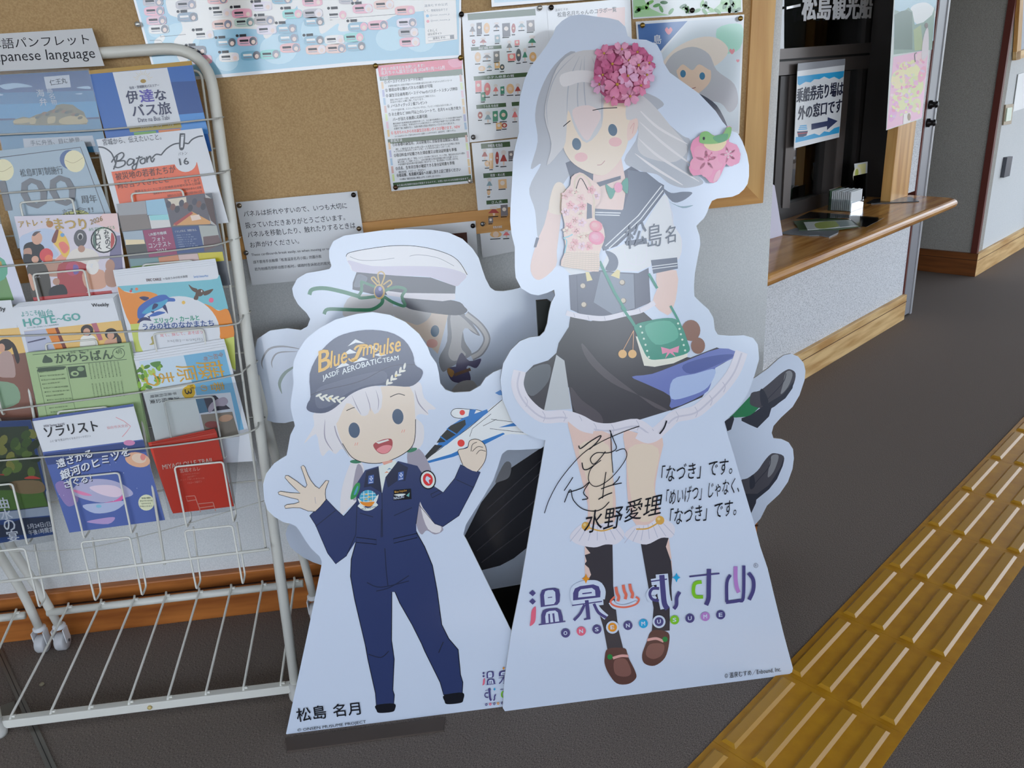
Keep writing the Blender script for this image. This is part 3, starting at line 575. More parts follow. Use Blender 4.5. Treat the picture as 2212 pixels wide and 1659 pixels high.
# ------------------------------------------------------------------ brochures in the rack
WR = (188, 192, 206)  # reference set above the seen paper: rack inks darkened for its low light
def bp(r, g, b_): return pc(r, g, b_, WR, .3)
BK = mat((28, 28, 34), .35); WP = mat((226, 227, 230), .35)
def tier(k):
    z0 = .322 + .153 * k; P = RK(0, z0, .018); a = math.radians(5.0); return Plane(P, (0, -math.cos(a), math.sin(a)), (1, 0, 0))
def brochure(name, label, k, K, corners, base, copies=0, group=None, th=.0012, dx=.0, push=0.0, edge=None):
    pl = tier(k).shift(push); q = MB(pl, K); c = q.P(*corners[3]); t = thing(name, label, 'brochure', c, group); q.sheet(base, corners, th, edge or WP); q.build('cover', t)
    return t, MB(pl, K, base=.0001), MB(pl, K, base=.0012)
def pile(t, n, label, group, st=(.0015, .0035, .0012)):
    """plain copies standing behind the front one"""
    for i in range(1, n + 1):
        r = t.copy(); COL.objects.link(r); r['label'] = label; r['group'] = group
        r.location = t.location + V((st[0] * i, st[1] * i, st[2] * i)); ORG[r.name] = V(r.location)
        for ch in list(t.children):
            if ch.name.startswith('cover'): c = ch.copy(); COL.objects.link(c); c.parent = r
def fin(t, a, le):
    a.merge(le); a.build('printed_cover', t)
# tier 6: island boat lunch
K1 = (0, 130, .12658)
t, a, le = brochure('brochure', 'blue seaside island brochure with a white name slip, top row of the rack', 6, K1, [(-240, 262), (1512, 172), (1830, 1560), (70, 1640)], bp(52, 110, 160))
a.poly(bp(30, 70, 130), [(-240, 270), (1512, 180), (1590, 520), (-160, 560)]); a.poly(bp(60, 134, 184), [(-110, 760), (1640, 700), (1700, 985), (-30, 1010)]); a.poly(bp(56, 116, 158), [(-20, 1010), (1700, 985), (1830, 1550), (70, 1640)])
for p in ([(0, 430), (280, 390), (560, 450), (300, 470), (100, 500)], [(-60, 560), (60, 590), (-20, 610)], [(1300, 470), (1500, 440), (1540, 490)], [(1280, 575), (1400, 560), (1380, 585)]): a.poly(bp(150, 176, 206), p, True)
a.poly(bp(24, 44, 96), [(-20, 998), (260, 990), (260, 1020), (-15, 1030)]); a.poly(bp(24, 44, 96), [(1470, 980), (1690, 968), (1700, 1000), (1480, 1010)])
a.poly(bp(112, 102, 66), [(232, 1100), (250, 1010), (400, 965), (500, 985), (620, 930), (780, 890), (930, 830), (960, 770), (1060, 745), (1240, 760), (1330, 830), (1430, 880), (1470, 980), (1490, 1095), (1000, 1110), (600, 1112)])
for p in ([(250, 1020), (480, 990), (480, 1060), (250, 1080)], [(510, 990), (610, 985), (600, 1080), (510, 1080)], [(1030, 1000), (1300, 930), (1440, 960), (1480, 1070), (1060, 1090)], [(820, 980), (940, 960), (930, 1060), (820, 1080)]): a.poly(bp(168, 150, 104), p, True)
for i in range(14): a.ell(bp(*((60, 62, 36), (84, 76, 40), (120, 84, 40))[i % 3]), 640 + i * 56, 930 - 90 * math.sin(i / 13 * 3.1) + random.random() * 60, 46, 26, -.3, 9)
a.poly(WP, [(748, 285), (1180, 250), (1210, 462), (790, 490)]); a.poly(bp(168, 172, 186), [(390, 1340), (1580, 1285), (1630, 1465), (420, 1560)])
le.text(BK, '仁王丸', 860, 436, 1150, 392, 100, .02); le.vtext(WP, '海弁', 636, 500, 50, 150, 130, .01); le.vtext(WP, '島名物', 810, 470, 36, 100, 96, .0); le.text(bp(50, 56, 66), '手に弁当、目に絶景。', 530, 1460, 1410, 1400, 90, .01)
fin(t, a, le)
t, a, le = brochure('brochure', 'blue and white bus tour brochure with a gold top edge, top right pocket', 6, K_A, [(752, 606), (1634, 522), (1808, 1290), (952, 1350)], bp(34, 84, 160), edge=bp(150, 120, 40))
a.poly(bp(150, 116, 24), [(752, 602), (1634, 518), (1640, 555), (762, 634)]); a.poly(bp(20, 62, 130), [(1440, 700), (1672, 690), (1738, 960), (1500, 980)]); a.poly(bp(60, 120, 190), [(1500, 980), (1738, 960), (1780, 1140), (1560, 1160)])
a.poly(WP, [(960, 618), (1426, 578), (1545, 1056), (1088, 1092)]); a.poly(bp(140, 124, 50), [(1100, 1090), (1540, 1050), (1552, 1090), (1110, 1128)])
a.poly(bp(96, 144, 70), [(1140, 1130), (1330, 1116), (1340, 1160), (1150, 1170)]); a.poly(bp(186, 110, 60), [(1350, 1112), (1540, 1096), (1550, 1140), (1362, 1150)])
for i in range(13):
    x = math.radians(-90 + (i - 6) * 15); a.line(bp(186, 176, 150), [(1220 + 40 * math.cos(x), 680 + 40 * math.sin(x)), (1220 + (84 if i % 2 else 66) * math.cos(x), 680 + (84 if i % 2 else 66) * math.sin(x))], 3, False, off=.0004)
a.ell(bp(140, 112, 40), 1222, 692, 24, 17)
nv = bp(30, 34, 70)
le.text(nv, '仙台・宮城観光バスツアー', 1106, 762, 1360, 738, 26, .01); le.text(nv, '伊', 1088, 886, 1186, 878, 112, .018); le.text(bp(70, 62, 150), '達', 1204, 874, 1318, 864, 108, .03); le.text(nv, 'な', 1330, 860, 1424, 850, 92, .03); le.text(nv, 'バス旅', 1136, 1000, 1466, 972, 108, .018)
le.text(nv, 'Date na Bus Tabi', 1182, 1044, 1448, 1020, 38, .006); le.text(WP, '2026年 4月・9月', 1200, 1096, 1480, 1072, 30, .0)
fin(t, a, le)
# tier 5: anniversary leaflet, white and orange magazine
gb = bp(132, 150, 172)
t, a, le = brochure('brochure', 'blue grey town anniversary brochure with a big grey 100', 5, K_A, [(-70, 1292), (716, 1204), (1020, 2010), (150, 2120)], gb)
a.line(bp(60, 66, 78), [(-60, 1352), (686, 1256), (960, 2000)], 7, False)
for x, y in ((30, 1450), (636, 1376)):
    a.ell(bp(62, 84, 134), x - 40, y - 14, 88, 82, .5); a.ell(bp(190, 186, 160), x, y, 86, 96, -.5); a.line(bp(160, 150, 120), [(x - 80, y - 10), (x - 10, y + 14), (x + 70, y - 30)], 5)
a.ell(bp(160, 164, 96), 640, 1840, 120, 46, -.1)
le.text(bp(60, 66, 76), '松島町町制施行', 178, 1512, 540, 1482, 70, .0); le.text(bp(88, 92, 104), '100', 52, 1800, 672, 1744, 262, .02); le.text(bp(60, 66, 76), '周年', 700, 1738, 832, 1726, 70, .01); le.text(bp(60, 66, 76), '記念!!', 540, 1842, 800, 1812, 56, .0)
fin(t, a, le)
t, a, le = brochure('brochure', 'white and orange magazine with a black skyline doodle, second row right pocket', 5, K_A, [(820, 1190), (1722, 1092), (1950, 1900), (1040, 1990)], WP)
a.poly(bp(196, 86, 50), [(950, 1466), (1490, 1402), (1560, 1462), (1640, 1440), (1680, 1382), (1752, 1668), (1020, 1746)])
a.ell(WP, 1582, 1376, 96, 92)
for p in ([(838, 1254), (890, 1262), (945, 1300), (972, 1350), (985, 1390)], [(1296, 1352), (1330, 1318), (1374, 1322)], [(1374, 1324), (1420, 1270), (1480, 1232), (1530, 1222)], [(1566, 1220), (1608, 1226)], [(1608, 1226), (1640, 1190), (1690, 1166), (1732, 1160)]): a.line(bp(48, 52, 62), p, 12)
a.poly(bp(48, 52, 62), [(1532, 1150), (1540, 1138), (1570, 1138), (1580, 1150), (1570, 1268), (1530, 1270)], True); a.poly(WP, [(1545, 1154), (1570, 1150), (1560, 1258), (1540, 1260)]); a.line(bp(48, 52, 62), [(1540, 1162), (1575, 1160)], 5, False)
a.poly(bp(70, 60, 56), [(1020, 1752), (1752, 1672), (1770, 1720), (1040, 1790)])
le.text(bp(60, 62, 72), '宮城から、伝えたいこと。', 882, 1242, 1380, 1192, 56, .0)
S_ = bp(48, 52, 62)                              # script title
for p in ([(1000, 1330), (985, 1400), (968, 1446)], [(950, 1386), (990, 1330), (1040, 1302), (1056, 1326), (1030, 1362), (1000, 1376), (1060, 1372), (1062, 1406), (1010, 1430), (970, 1420)], [(1140, 1362), (1106, 1356), (1084, 1388), (1098, 1410), (1130, 1392), (1144, 1362), (1140, 1400), (1160, 1402)],
          [(1190, 1330), (1170, 1390), (1156, 1440), (1136, 1446), (1130, 1420), (1170, 1390)], [(1160, 1352), (1216, 1340)], [(1226, 1350), (1196, 1370), (1206, 1396), (1234, 1388), (1236, 1356), (1226, 1350)], [(1250, 1336), (1256, 1388)], [(1254, 1364), (1280, 1332), (1290, 1372), (1304, 1380), (1318, 1350)]): le.line(S_, p, 11)
le.text(S_, 'バトン', 1524, 1328, 1600, 1318, 28, .0); le.text(S_, '16', 1536, 1410, 1614, 1402, 58, .02)
le.text(bp(56, 40, 40), '被災地の若者たちが', 990, 1540, 1502, 1474, 66, .0); le.text(bp(56, 40, 40), '向き合ってきたこと', 1010, 1610, 1440, 1556, 56, .0); le.text(bp(56, 40, 40), 'きて・みて', 1574, 1566, 1706, 1550, 32, .0)
for i, (x, y, x1) in enumerate(((1150, 1646, 1712), (1310, 1662, 1720), (1430, 1682, 1726))): le.text(bp(80, 46, 40), '復興まちづくりに学ぶ宮城県沿岸部の歩みと記憶', x, y, x1, y - (x1 - x) * .13, 22)
fin(t, a, le)
# tier 4: festival flyer, photo contest, tall white brochure
K4 = (0, 440, .12658)
t, a, le = brochure('brochure', 'colourful festival flyer with wrestlers and gold lettering, middle column of the rack', 4, K4, [(240, 216), (2000, 164), (2230, 1720), (620, 1830)], bp(176, 172, 192), copies=1)
a.poly(bp(150, 164, 196), [(330, 620), (480, 500), (760, 420), (1000, 500), (900, 700), (1000, 880), (700, 1000), (420, 1010)], True); a.poly(bp(204, 176, 184), [(1760, 170), (1998, 166), (2040, 500), (1600, 330)]); a.poly(bp(96, 92, 128), [(1900, 560), (2050, 540), (2100, 1150), (1850, 1150)])
sk, sk2 = bp(176, 134, 118), bp(150, 112, 98)
def fig(head, body, legs=None, hc=None, bc=None, lc=None):
    if legs: a.poly(lc, legs, True)
    a.poly(bc, body, True); a.ell(hc, *head)
fig((630, 590, 92, 110), [(420, 700), (560, 650), (700, 690), (760, 780), (700, 1000), (420, 1020), (400, 850)], None, sk, BK); a.poly(sk2, [(410, 780), (520, 760), (540, 870), (420, 880)], True); a.poly(BK, [(410, 870), (540, 870), (560, 960), (480, 1000)], True); a.ell(sk, 600, 950, 62, 60); a.poly(bp(60, 46, 50), [(550, 540), (600, 480), (700, 470), (650, 500), (590, 550)], True)
fig((790, 880, 116, 120), [(720, 1000), (1000, 960), (1120, 1200), (800, 1230)], None, bp(176, 46, 52), sk2); a.ell(bp(200, 92, 56), 830, 940, 70, 70); a.poly(bp(190, 130, 120), [(930, 1000), (1000, 900), (1080, 850), (1160, 900), (1120, 980)], True)
a.poly(bp(196, 160, 60), [(890, 620), (980, 440), (1120, 560), (1190, 760), (1150, 900), (1080, 900), (1000, 780)], True); a.poly(bp(96, 36, 30), [(880, 630), (960, 440), (1000, 460), (950, 660)], True); a.ell(bp(80, 130, 180), 1065, 535, 36, 34); a.poly(bp(196, 100, 90), [(1000, 690), (1090, 650), (1180, 760), (1090, 850)], True); a.ell(bp(150, 96, 40), 850, 350, 60, 56)
fig((1370, 590, 112, 150), [(1180, 850), (1330, 760), (1560, 780), (1680, 880), (1640, 1010), (1160, 1010)], None, bp(62, 62, 70), bp(186, 182, 184)); a.ell(bp(160, 160, 168), 1370, 560, 50, 60); a.ell(BK, 1370, 570, 34, 46); a.ell(sk2, 1390, 770, 60, 60)
fig((1240, 1110, 120, 120), [(1000, 1040), (1480, 1040), (1500, 1500), (1080, 1560)], None, bp(150, 50, 80), bp(140, 44, 50)); a.poly(bp(90, 70, 140), [(1250, 1050), (1330, 1060), (1340, 1180), (1260, 1200)], True)
fig((1580, 1080, 110, 130), [(1420, 1160), (1760, 1140), (1800, 1420), (1480, 1440)], None, bp(206, 204, 210), sk); fig((1880, 1060, 80, 110), [(1800, 1130), (2000, 1150), (1990, 1400), (1820, 1390)], None, sk2, sk2)
fig((500, 1040, 40, 20), [(470, 1060), (780, 1050), (860, 1560), (560, 1600), (500, 1300)], None, BK, bp(44, 40, 32)); a.poly(sk, [(480, 1220), (540, 1220), (600, 1440), (550, 1470)], True); fig((960, 1330, 60, 60), [(860, 1440), (1080, 1380), (1140, 1560), (860, 1590)], None, sk2, BK); a.poly(bp(150, 40, 44), [(560, 1600), (1900, 1480), (1960, 1640), (600, 1750)])
a.ell(BK, 1770, 620, 224, 224); a.ell(bp(206, 206, 212), 1770, 620, 200, 200); a.poly(bp(66, 92, 86), [(1600, 520), (1640, 480), (1640, 760), (1600, 720), (1580, 620)], True); a.poly(bp(150, 46, 44), [(1900, 500), (1950, 560), (1950, 680), (1890, 760)], True)
gd = bp(150, 122, 44)
le.text(gd, 'アトレ・る', 330, 410, 880, 350, 110, .02); le.text(gd, 'まつり', 950, 440, 1490, 440, 190, .035); le.text(bp(120, 96, 50), '2026', 1550, 360, 1756, 290, 86, .02); le.vtext(BK, 'プロレス', 1630, 450, 6, 84, 84, .02); le.vtext(BK, 'みちのく', 1780, 450, 12, 84, 84, .02); le.text(bp(70, 130, 90), 'みちプロがやってくる', 1520, 470, 1960, 430, 60, .01)
le.text(WP, 'みちのく', 600, 1270, 690, 1262, 36, .01); le.text(WP, 'マ', 1530, 1100, 1600, 1096, 70, .03)
fin(t, a, le)
K5 = (240, 400, .12658)
t, a, le = brochure('brochure', 'photo contest flyer tiled with small photographs, right pocket third row', 4, K5, [(90, 320), (1720, 132), (2040, 1700), (420, 1860)], bp(70, 74, 86))
cell = lambda c, p: a.poly(bp(*c), p)
cell((128, 130, 140), [(90, 320), (585, 265), (610, 490), (130, 520)]); cell((104, 96, 96), [(130, 520), (610, 490), (690, 735), (190, 790)]); cell((122, 160, 190), [(590, 262), (905, 226), (975, 500), (620, 510)]); cell((176, 178, 186), [(640, 520), (975, 500), (1020, 710), (690, 745)]); cell((120, 176, 190), [(650, 515), (970, 500), (990, 590), (670, 600)])
cell((76, 72, 84), [(910, 226), (1590, 140), (1690, 660), (1030, 708)]); cell((176, 168, 160), [(960, 240), (1280, 200), (1290, 330), (1060, 360)])
for i in range(9): a.ell(bp(*((54, 54, 70), (96, 64, 60), (44, 44, 56))[i % 3]), 980 + i * 74, 330 + (i % 3) * 50 - i * 8, 44, 60, .2, 12)
cell((176, 130, 80), [(1050, 690), (1380, 450), (1700, 620), (1690, 664)]); cell((140, 50, 46), [(1060, 660), (1370, 450), (1400, 480), (1110, 690)]); cell((200, 180, 176), [(1350, 520), (1500, 500), (1540, 580), (1380, 610)])
cell((150, 150, 156), [(1600, 150), (1730, 240), (1800, 690), (1700, 660)]); cell((60, 40, 40), [(1580, 210), (1730, 230), (1800, 690), (1700, 600)])
cell((130, 146, 166), [(200, 800), (535, 770), (580, 1000), (250, 1030)]); cell((190, 176, 150), [(240, 930), (560, 930), (582, 1000), (255, 1030)]); cell((50, 52, 50), [(250, 1020), (580, 1000), (612, 1135), (280, 1170)]); cell((120, 38, 82), [(540, 770), (1030, 720), (1130, 1180), (650, 1230)]); cell((36, 60, 112), [(1035, 720), (1490, 690), (1600, 1135), (1130, 1170)]); cell((140, 146, 150), [(1495, 688), (1800, 690), (1870, 1000), (1570, 1020)]); cell((86, 66, 70), [(1570, 880), (1830, 850), (1880, 1010), (1590, 1130)])
cell((90, 120, 130), [(310, 1260), (800, 1235), (830, 1330), (340, 1400)]); cell((96, 130, 60), [(340, 1390), (830, 1330), (860, 1500), (370, 1520)]); cell((166, 110, 80), [(805, 1235), (1140, 1190), (1180, 1370), (840, 1390)]); cell((170, 150, 156), [(1145, 1190), (1475, 1165), (1520, 1330), (1180, 1370)]); cell((170, 160, 30), [(1480, 1160), (1900, 1135), (1930, 1290), (1520, 1330)])
le.text(WP, 'UR都市機構', 650, 872, 950, 836, 56, .01); le.text(WP, 'フォト', 710, 970, 926, 946, 80, .0); le.text(WP, 'コンテスト', 650, 1078, 1030, 1036, 84, .0); le.text(WP, '2026', 778, 1150, 960, 1130, 56, .0); le.text(WP, 'くらしがある、笑顔がある。', 1094, 812, 1468, 780, 40, .0)
for i in range(7): le.text(bp(150, 164, 196), '応募資格・テーマ・賞・締切', 1114 + i * 9, 868 + i * 38, 1360 + i * 9 + (i % 3) * 40, 850 + i * 38, 18)
fin(t, a, le)
t, a, le = brochure('brochure', 'white edged brochure with a green picture at the left end, fourth row down', 4, K_B, [(-560, 470), (10, 330), (226, 1010), (-420, 1080)], bp(176, 180, 206))
a.poly(bp(84, 124, 76), [(-540, 600), (-30, 540), (120, 980), (-420, 1050)]); a.poly(bp(70, 140, 120), [(-540, 620), (-20, 600), (40, 800), (-300, 860)], True); a.poly(bp(150, 120, 50), [(-100, 640), (10, 650), (20, 690), (-90, 690)])
fin(t, a, le)
# tier 3: weekly paper, picture book exhibition, second weekly
K6 = (40, 640, .12658)
def weekly(K, cs, label, full):
    t, a, le = brochure('brochure', label, 3, K, cs, WP, push=.006)
    L = cs[0][0] if full else cs[0][0]
    if full:
        a.poly(bp(192, 158, 96), [(92, 596), (1745, 412), (1960, 1260), (290, 1420)]); a.poly(bp(150, 156, 184), [(92, 600), (460, 556), (640, 940), (180, 1000)]); a.poly(bp(60, 62, 90), [(150, 780), (460, 706), (470, 730), (160, 800)])
        a.poly(bp(186, 110, 34), [(465, 556), (620, 540), (800, 930), (650, 940)]); a.poly(bp(96, 34, 24), [(620, 540), (670, 530), (830, 900), (770, 920)]); a.poly(bp(150, 84, 104), [(1240, 466), (1330, 452), (1440, 740), (1370, 760)])
        for x, y in ((1170, 580), (1580, 640)):
            a.poly(bp(196, 196, 202) if x < 1300 else sk, [(x - 110, y + 140), (x, y + 80), (x + 140, y + 120), (x + 180, y + 340), (x - 90, y + 360)], True); a.ell(bp(36, 32, 36), x, y, 108, 96); a.ell(sk, x - 6, y + 30, 60, 66)
        a.poly(bp(36, 32, 36), [(1670, 640), (1740, 700), (1760, 800), (1700, 840)], True)
        tq = bp(70, 140, 140); le.text(tq, 'ようこそ', 56, 350, 330, 318, 84, .012); le.text(tq, '仙台', 340, 356, 598, 330, 118, .01); le.text(tq, 'HOTE', 100, 520, 640, 450, 130, .055); le.text(tq, '〜', 655, 410, 760, 396, 36, .03); le.text(tq, 'GO', 770, 430, 1062, 406, 124, .055); le.text(bp(70, 100, 110), 'ホテル満に旅情をつなぐ仙台情報誌', 150, 556, 690, 494, 26)
        le.text(BK, 'Weekly', 1258, 200, 1548, 186, 78, .02)
    return t, a, le
t, a, le = weekly(K6, [(-120, 196), (1612, 24), (1960, 1260), (270, 1440)], 'white weekly travel paper with teal title, front copy in the middle pocket fourth row', True); fin(t, a, le)
pile(t, 5, 'copy of the white weekly paper stacked behind the teal titled front one', 'weekly papers stacked in the middle pocket')
t, a, le = weekly((0, 640, .3378), [(-560, 60), (70, 24), (250, 800), (-360, 900)], 'white weekly paper cut by the left edge, with two children in a brown room', False)
a.poly(bp(192, 158, 96), [(-500, 250), (120, 200), (180, 420), (-440, 470)]); a.poly(bp(110, 74, 66), [(-440, 440), (165, 360), (248, 790), (-360, 890)]); a.poly(bp(110, 136, 118), [(-100, 560), (90, 560), (120, 680), (-60, 720)], True)
a.poly(bp(150, 128, 130), [(0, 370), (70, 360), (100, 500), (60, 520), (-20, 500)], True); a.ell(bp(36, 30, 34), 34, 310, 46, 38); a.poly(bp(36, 30, 34), [(70, 290), (100, 320), (126, 400), (110, 430), (86, 360)], True); a.ell(sk, 10, 330, 22, 28)
le.text(BK, 'Weekly', -120, 118, 40, 100, 36, .02); fin(t, a, le)
K7 = (240, 570, .12658)
t, a, le = brochure('brochure', 'picture book exhibition flyer with blue dolphins and orange sand, right pocket', 3, K7, [(52, 210), (1802, 10), (2130, 1830), (470, 1960)], WP, push=.004)
a.poly(bp(96, 158, 180), [(110, 382), (1700, 270), (1810, 250), (1850, 180), (2000, 760), (1930, 810), (1750, 770), (900, 600), (120, 440)])
org = bp(196, 118, 30)
a.poly(org, [(112, 420), (230, 470), (380, 500), (560, 470), (700, 490), (800, 560), (700, 800), (560, 1020), (325, 1030)], True); a.poly(org, [(1560, 700), (1700, 720), (1830, 800), (1980, 770), (2060, 960), (2096, 1240), (1900, 1300), (1700, 1000)], True)
a.poly(bp(166, 176, 90), [(325, 1030), (560, 1010), (640, 1500), (420, 1500)]); a.poly(bp(166, 176, 90), [(1860, 1300), (2100, 1240), (2128, 1820), (1960, 1700)]); a.ell(WP, 1160, 1190, 700, 640, .0, 40)
db, dl, dk = bp(40, 82, 160), bp(56, 134, 176), bp(28, 34, 84)
a.poly(db, [(450, 900), (460, 760), (560, 660), (680, 590), (820, 535), (930, 530), (990, 575), (1080, 590), (1085, 640), (960, 650), (900, 730), (760, 800), (600, 860), (520, 960), (480, 940)], True); a.poly(dl, [(530, 830), (700, 690), (860, 640), (960, 600), (950, 660), (860, 740), (740, 800), (600, 850)], True)
for p in ([(480, 575), (560, 555), (650, 580), (580, 630)], [(700, 780), (730, 680), (800, 690), (780, 740)], [(880, 740), (930, 700), (970, 850), (930, 800)], [(445, 1000), (500, 930), (600, 910), (690, 970), (560, 965), (480, 1005)]): a.poly(dk, p, True)
a.poly(db, [(640, 900), (700, 850), (800, 810), (900, 820), (925, 835), (860, 860), (760, 890), (680, 900)], True); a.poly(dk, [(620, 890), (660, 900), (660, 940), (640, 920)], True); a.poly(dk, [(680, 810), (740, 815), (710, 840)], True)
bw = bp(70, 50, 38); a.poly(bw, [(1440, 540), (1470, 450), (1540, 430), (1590, 480), (1540, 550)], True); a.poly(bw, [(1320, 350), (1390, 400), (1470, 430), (1460, 490), (1380, 450)], True); a.poly(bw, [(1580, 480), (1650, 450), (1745, 430), (1680, 510), (1590, 540)], True); a.poly(bw, [(1440, 530), (1490, 560), (1470, 615), (1410, 600)], True); a.ell(WP, 1545, 465, 12, 18)
for x, y, r, c in ((336, 466, 22, (180, 60, 60)), (352, 432, 20, (60, 110, 130)), (436, 430, 26, (206, 110, 70)), (1708, 620, 42, (206, 90, 130)), (1236, 660, 30, (196, 160, 70))): a.ell(bp(*c), x, y, r)
a.poly(bp(150, 140, 84), [(650, 1380), (700, 1340), (680, 1260), (720, 1230), (740, 1290), (730, 1370)], True)
le.text(bp(80, 60, 60), 'ERIC CARLE', 606, 300, 858, 284, 46, .03); le.text(BK, '× 仙台うみの杜水族館', 895, 276, 1308, 232, 42, .0); le.text(bp(90, 130, 190), 'Sendai Umino-Mori', 1412, 240, 1660, 222, 40, .01)
le.text(bp(36, 130, 110), 'エリック・カールと', 740, 1020, 1510, 962, 92, .03); le.text(bp(44, 70, 130), 'うみの杜のなかまたち', 552, 1130, 1760, 1060, 110, .03); le.text(bp(190, 130, 140), '見て、探して、あそぼう！', 840, 1250, 1600, 1190, 66, .01); le.text(bp(130, 134, 146), '3/6[金]ー6/29[月]', 960, 1344, 1560, 1310, 50, .0)
fin(t, a, le); pile(t, 3, 'copy of the dolphin flyer stacked behind the front one', 'dolphin flyers stacked in the right pocket', (-.001, .003, .004))
# tier 2: green news sheet, wisteria festival sheets
gr = bp(136, 158, 122); gk = bp(50, 68, 54)
t, a, le = brochure('brochure', 'pale green newsletter printed in dark green, middle pocket', 2, K6, [(120, 970), (1886, 792), (2230, 2500), (470, 2620)], gr, edge=gr)
for p in ([(240, 998), (1806, 850)], [(300, 1218), (1846, 1076)]): a.line(gk, p, 9, False)
a.line(gk, [(320, 1266), (480, 2000), (560, 2400)], 6, False); a.line(gk, [(816, 1212), (930, 1760), (1010, 2100)], 6, False); a.poly(gk, [(330, 1240), (360, 1222), (780, 1192), (780, 1236), (740, 1252), (350, 1288)], True); a.poly(gk, [(836, 1206), (1130, 1180), (1170, 1378), (880, 1404)]); a.ell(gr, 960, 1320, 70, 46); a.ell(gk, 965, 1322, 36, 22); a.ell(bp(110, 134, 104), 1060, 1240, 60, 40)
a.ell(gk, 1708, 972, 106, 98); a.ell(gr, 1708, 972, 96, 88); a.poly(gk, [(410, 1130), (430, 1040), (460, 1000), (500, 1030), (560, 1060), (580, 1120), (500, 1136)], True); a.poly(gk, [(1980, 2050), (1780, 2070), (1800, 2170), (2000, 2150)])
le.text(gk, '秋保・里センター', 890, 980, 1250, 944, 40, .0); le.text(gk, 'かわらばん', 640, 1146, 1620, 1068, 170, .02); le.text(gk, '4月', 1664, 990, 1762, 978, 76, .0)
for i in range(16): le.text(gk, '●お知らせ、地元の行事や催し物のご案内' if i % 2 else '春の里山めぐりと体験工房の参加者募集', 350 + i * 20, 1310 + i * 68, (760 if i % 3 else 640) + i * 22, 1276 + i * 68, 26)
for i in range(9):
    for j in range(2): le.vtext(gk, '里山の恵みを味わう春の催し'[i % 3:i % 3 + 10], 1190 + i * 62 + j * 60, 1150 - i * 6 + j * 340, 5, 27, 22)
le.text(gk, '仙台市農園地区隣人', 1300, 2060, 1560, 2036, 44, .02); le.text(gk, '地域おこし協力隊に', 1310, 2110, 1570, 2086, 44, .02); le.text(gk, 'アンドラージュトライフォーラン', 470, 2110, 900, 2070, 36, .01)
fin(t, a, le); pile(t, 2, 'copy of the pale green newsletter behind the front sheet', 'green newsletters in the middle pocket', (.001, .0025, .0))
K8 = (270, 740, .12658)
t, a, le = brochure('brochure', 'sky blue wisteria festival flyer standing sideways with gold brush lettering', 2, K8, [(160, 310), (1725, 60), (2250, 2020), (640, 2120)], WP)
a.poly(bp(166, 184, 208), [(240, 320), (1695, 118), (1830, 560), (340, 800)]); a.poly(bp(96, 150, 190), [(1000, 220), (1695, 118), (2030, 1480), (1940, 1500), (1800, 850), (1210, 900), (1150, 700)]); a.poly(bp(196, 202, 210), [(300, 800), (1180, 690), (1240, 1000), (1330, 1900), (600, 2000)])
for i in range(26): a.ell(bp(*((70, 110, 40), (110, 150, 50), (150, 170, 80))[i % 3]), 230 + random.random() * 380, 380 + random.random() * 400, 62, 32, random.random() * 3, 9)
a.poly(bp(74, 116, 60), [(430, 350), (600, 320), (580, 400), (500, 420)], True)
a.ell(bp(206, 166, 20), 1085, 850, 112, 110); a.ell(bp(206, 166, 20), 1130, 760, 76, 60); a.poly(bp(66, 100, 130), [(1200, 950), (1340, 930), (1440, 1180), (1270, 1210)]); a.poly(bp(52, 48, 64), [(1336, 930), (1540, 900), (1800, 1130), (1420, 1185)]); a.poly(bp(150, 140, 160), [(1420, 1120), (1500, 1010), (1680, 930), (1760, 1000), (1700, 1080), (1560, 1090), (1450, 1200)], True)
a.poly(bp(120, 112, 106), [(1290, 1230), (1830, 1180), (1950, 1600), (1400, 1680)], False); a.ell(bp(176, 140, 120), 1720, 1290, 120, 60, -.2); a.ell(bp(120, 60, 60), 1490, 1400, 130, 60)
gd2 = bp(176, 134, 40)
for s_, x, y, h in (('ふ', 1500, 300, 260), ('じ', 1240, 330, 300), ('原', 860, 380, 300), ('ま', 560, 470, 260), ('つ', 270, 500, 240)):       # lettering that runs sideways down the flyer
    pass
def side(le, m, s, x, y, h, w_, bold=.02):
    """one character turned a quarter to the right, top left corner x, y"""
    vs, fs = text_mesh(s, 0.0); a0 = min(p[0] for p in vs); a1 = max(p[0] for p in vs); b0 = min(p[1] for p in vs); b1 = max(p[1] for p in vs); off = le.base + .0001
    out = [le.P(x + (p[1] - b0) / (b1 - b0) * w_ + (p[0] - a0) / (a1 - a0) * h * .27, y + (p[0] - a0) / (a1 - a0) * h - (p[1] - b0) / (b1 - b0) * w_ * .12, off) for p in vs]; o = []
    for f in fs:
        n_ = (out[f[1]] - out[f[0]]).cross(out[f[2]] - out[f[0]]); o.append(f if n_.dot(le.plane.n) > 0 else f[::-1])
    le.add(out, o, m)
for s_, x, y, h, w_ in (('藤', 1200, 340, 300, 440), ('原', 850, 400, 280, 320), ('ま', 560, 530, 170, 260), ('つ', 300, 540, 220, 240)): side(le, gd2, s_, x, y, h, w_, .035)
for i, s_ in enumerate('令和八年'): side(le, bp(150, 110, 100), s_, 1580 - i * 86, 170 + i * 24, 86, 80, .0)
for s_, x, y, h, w_ in (('春', 1440, 690, 150, 240), ('の', 1270, 730, 110, 120)): side(le, gd2, s_, x, y, h, w_, .02)
for i, s_ in enumerate('平泉行列再現'): side(le, BK, s_, 800 - i * 76, 848 + i * 10, 50, 66, .0)
for i, s_ in enumerate('源義経公東'): side(le, BK, s_, 830 - i * 104, 930 + i * 12, 70, 90, .01)
side(le, BK, '3', 1010, 800, 90, 120, .04); side(le, BK, '5月', 1100, 730, 60, 60, .02)
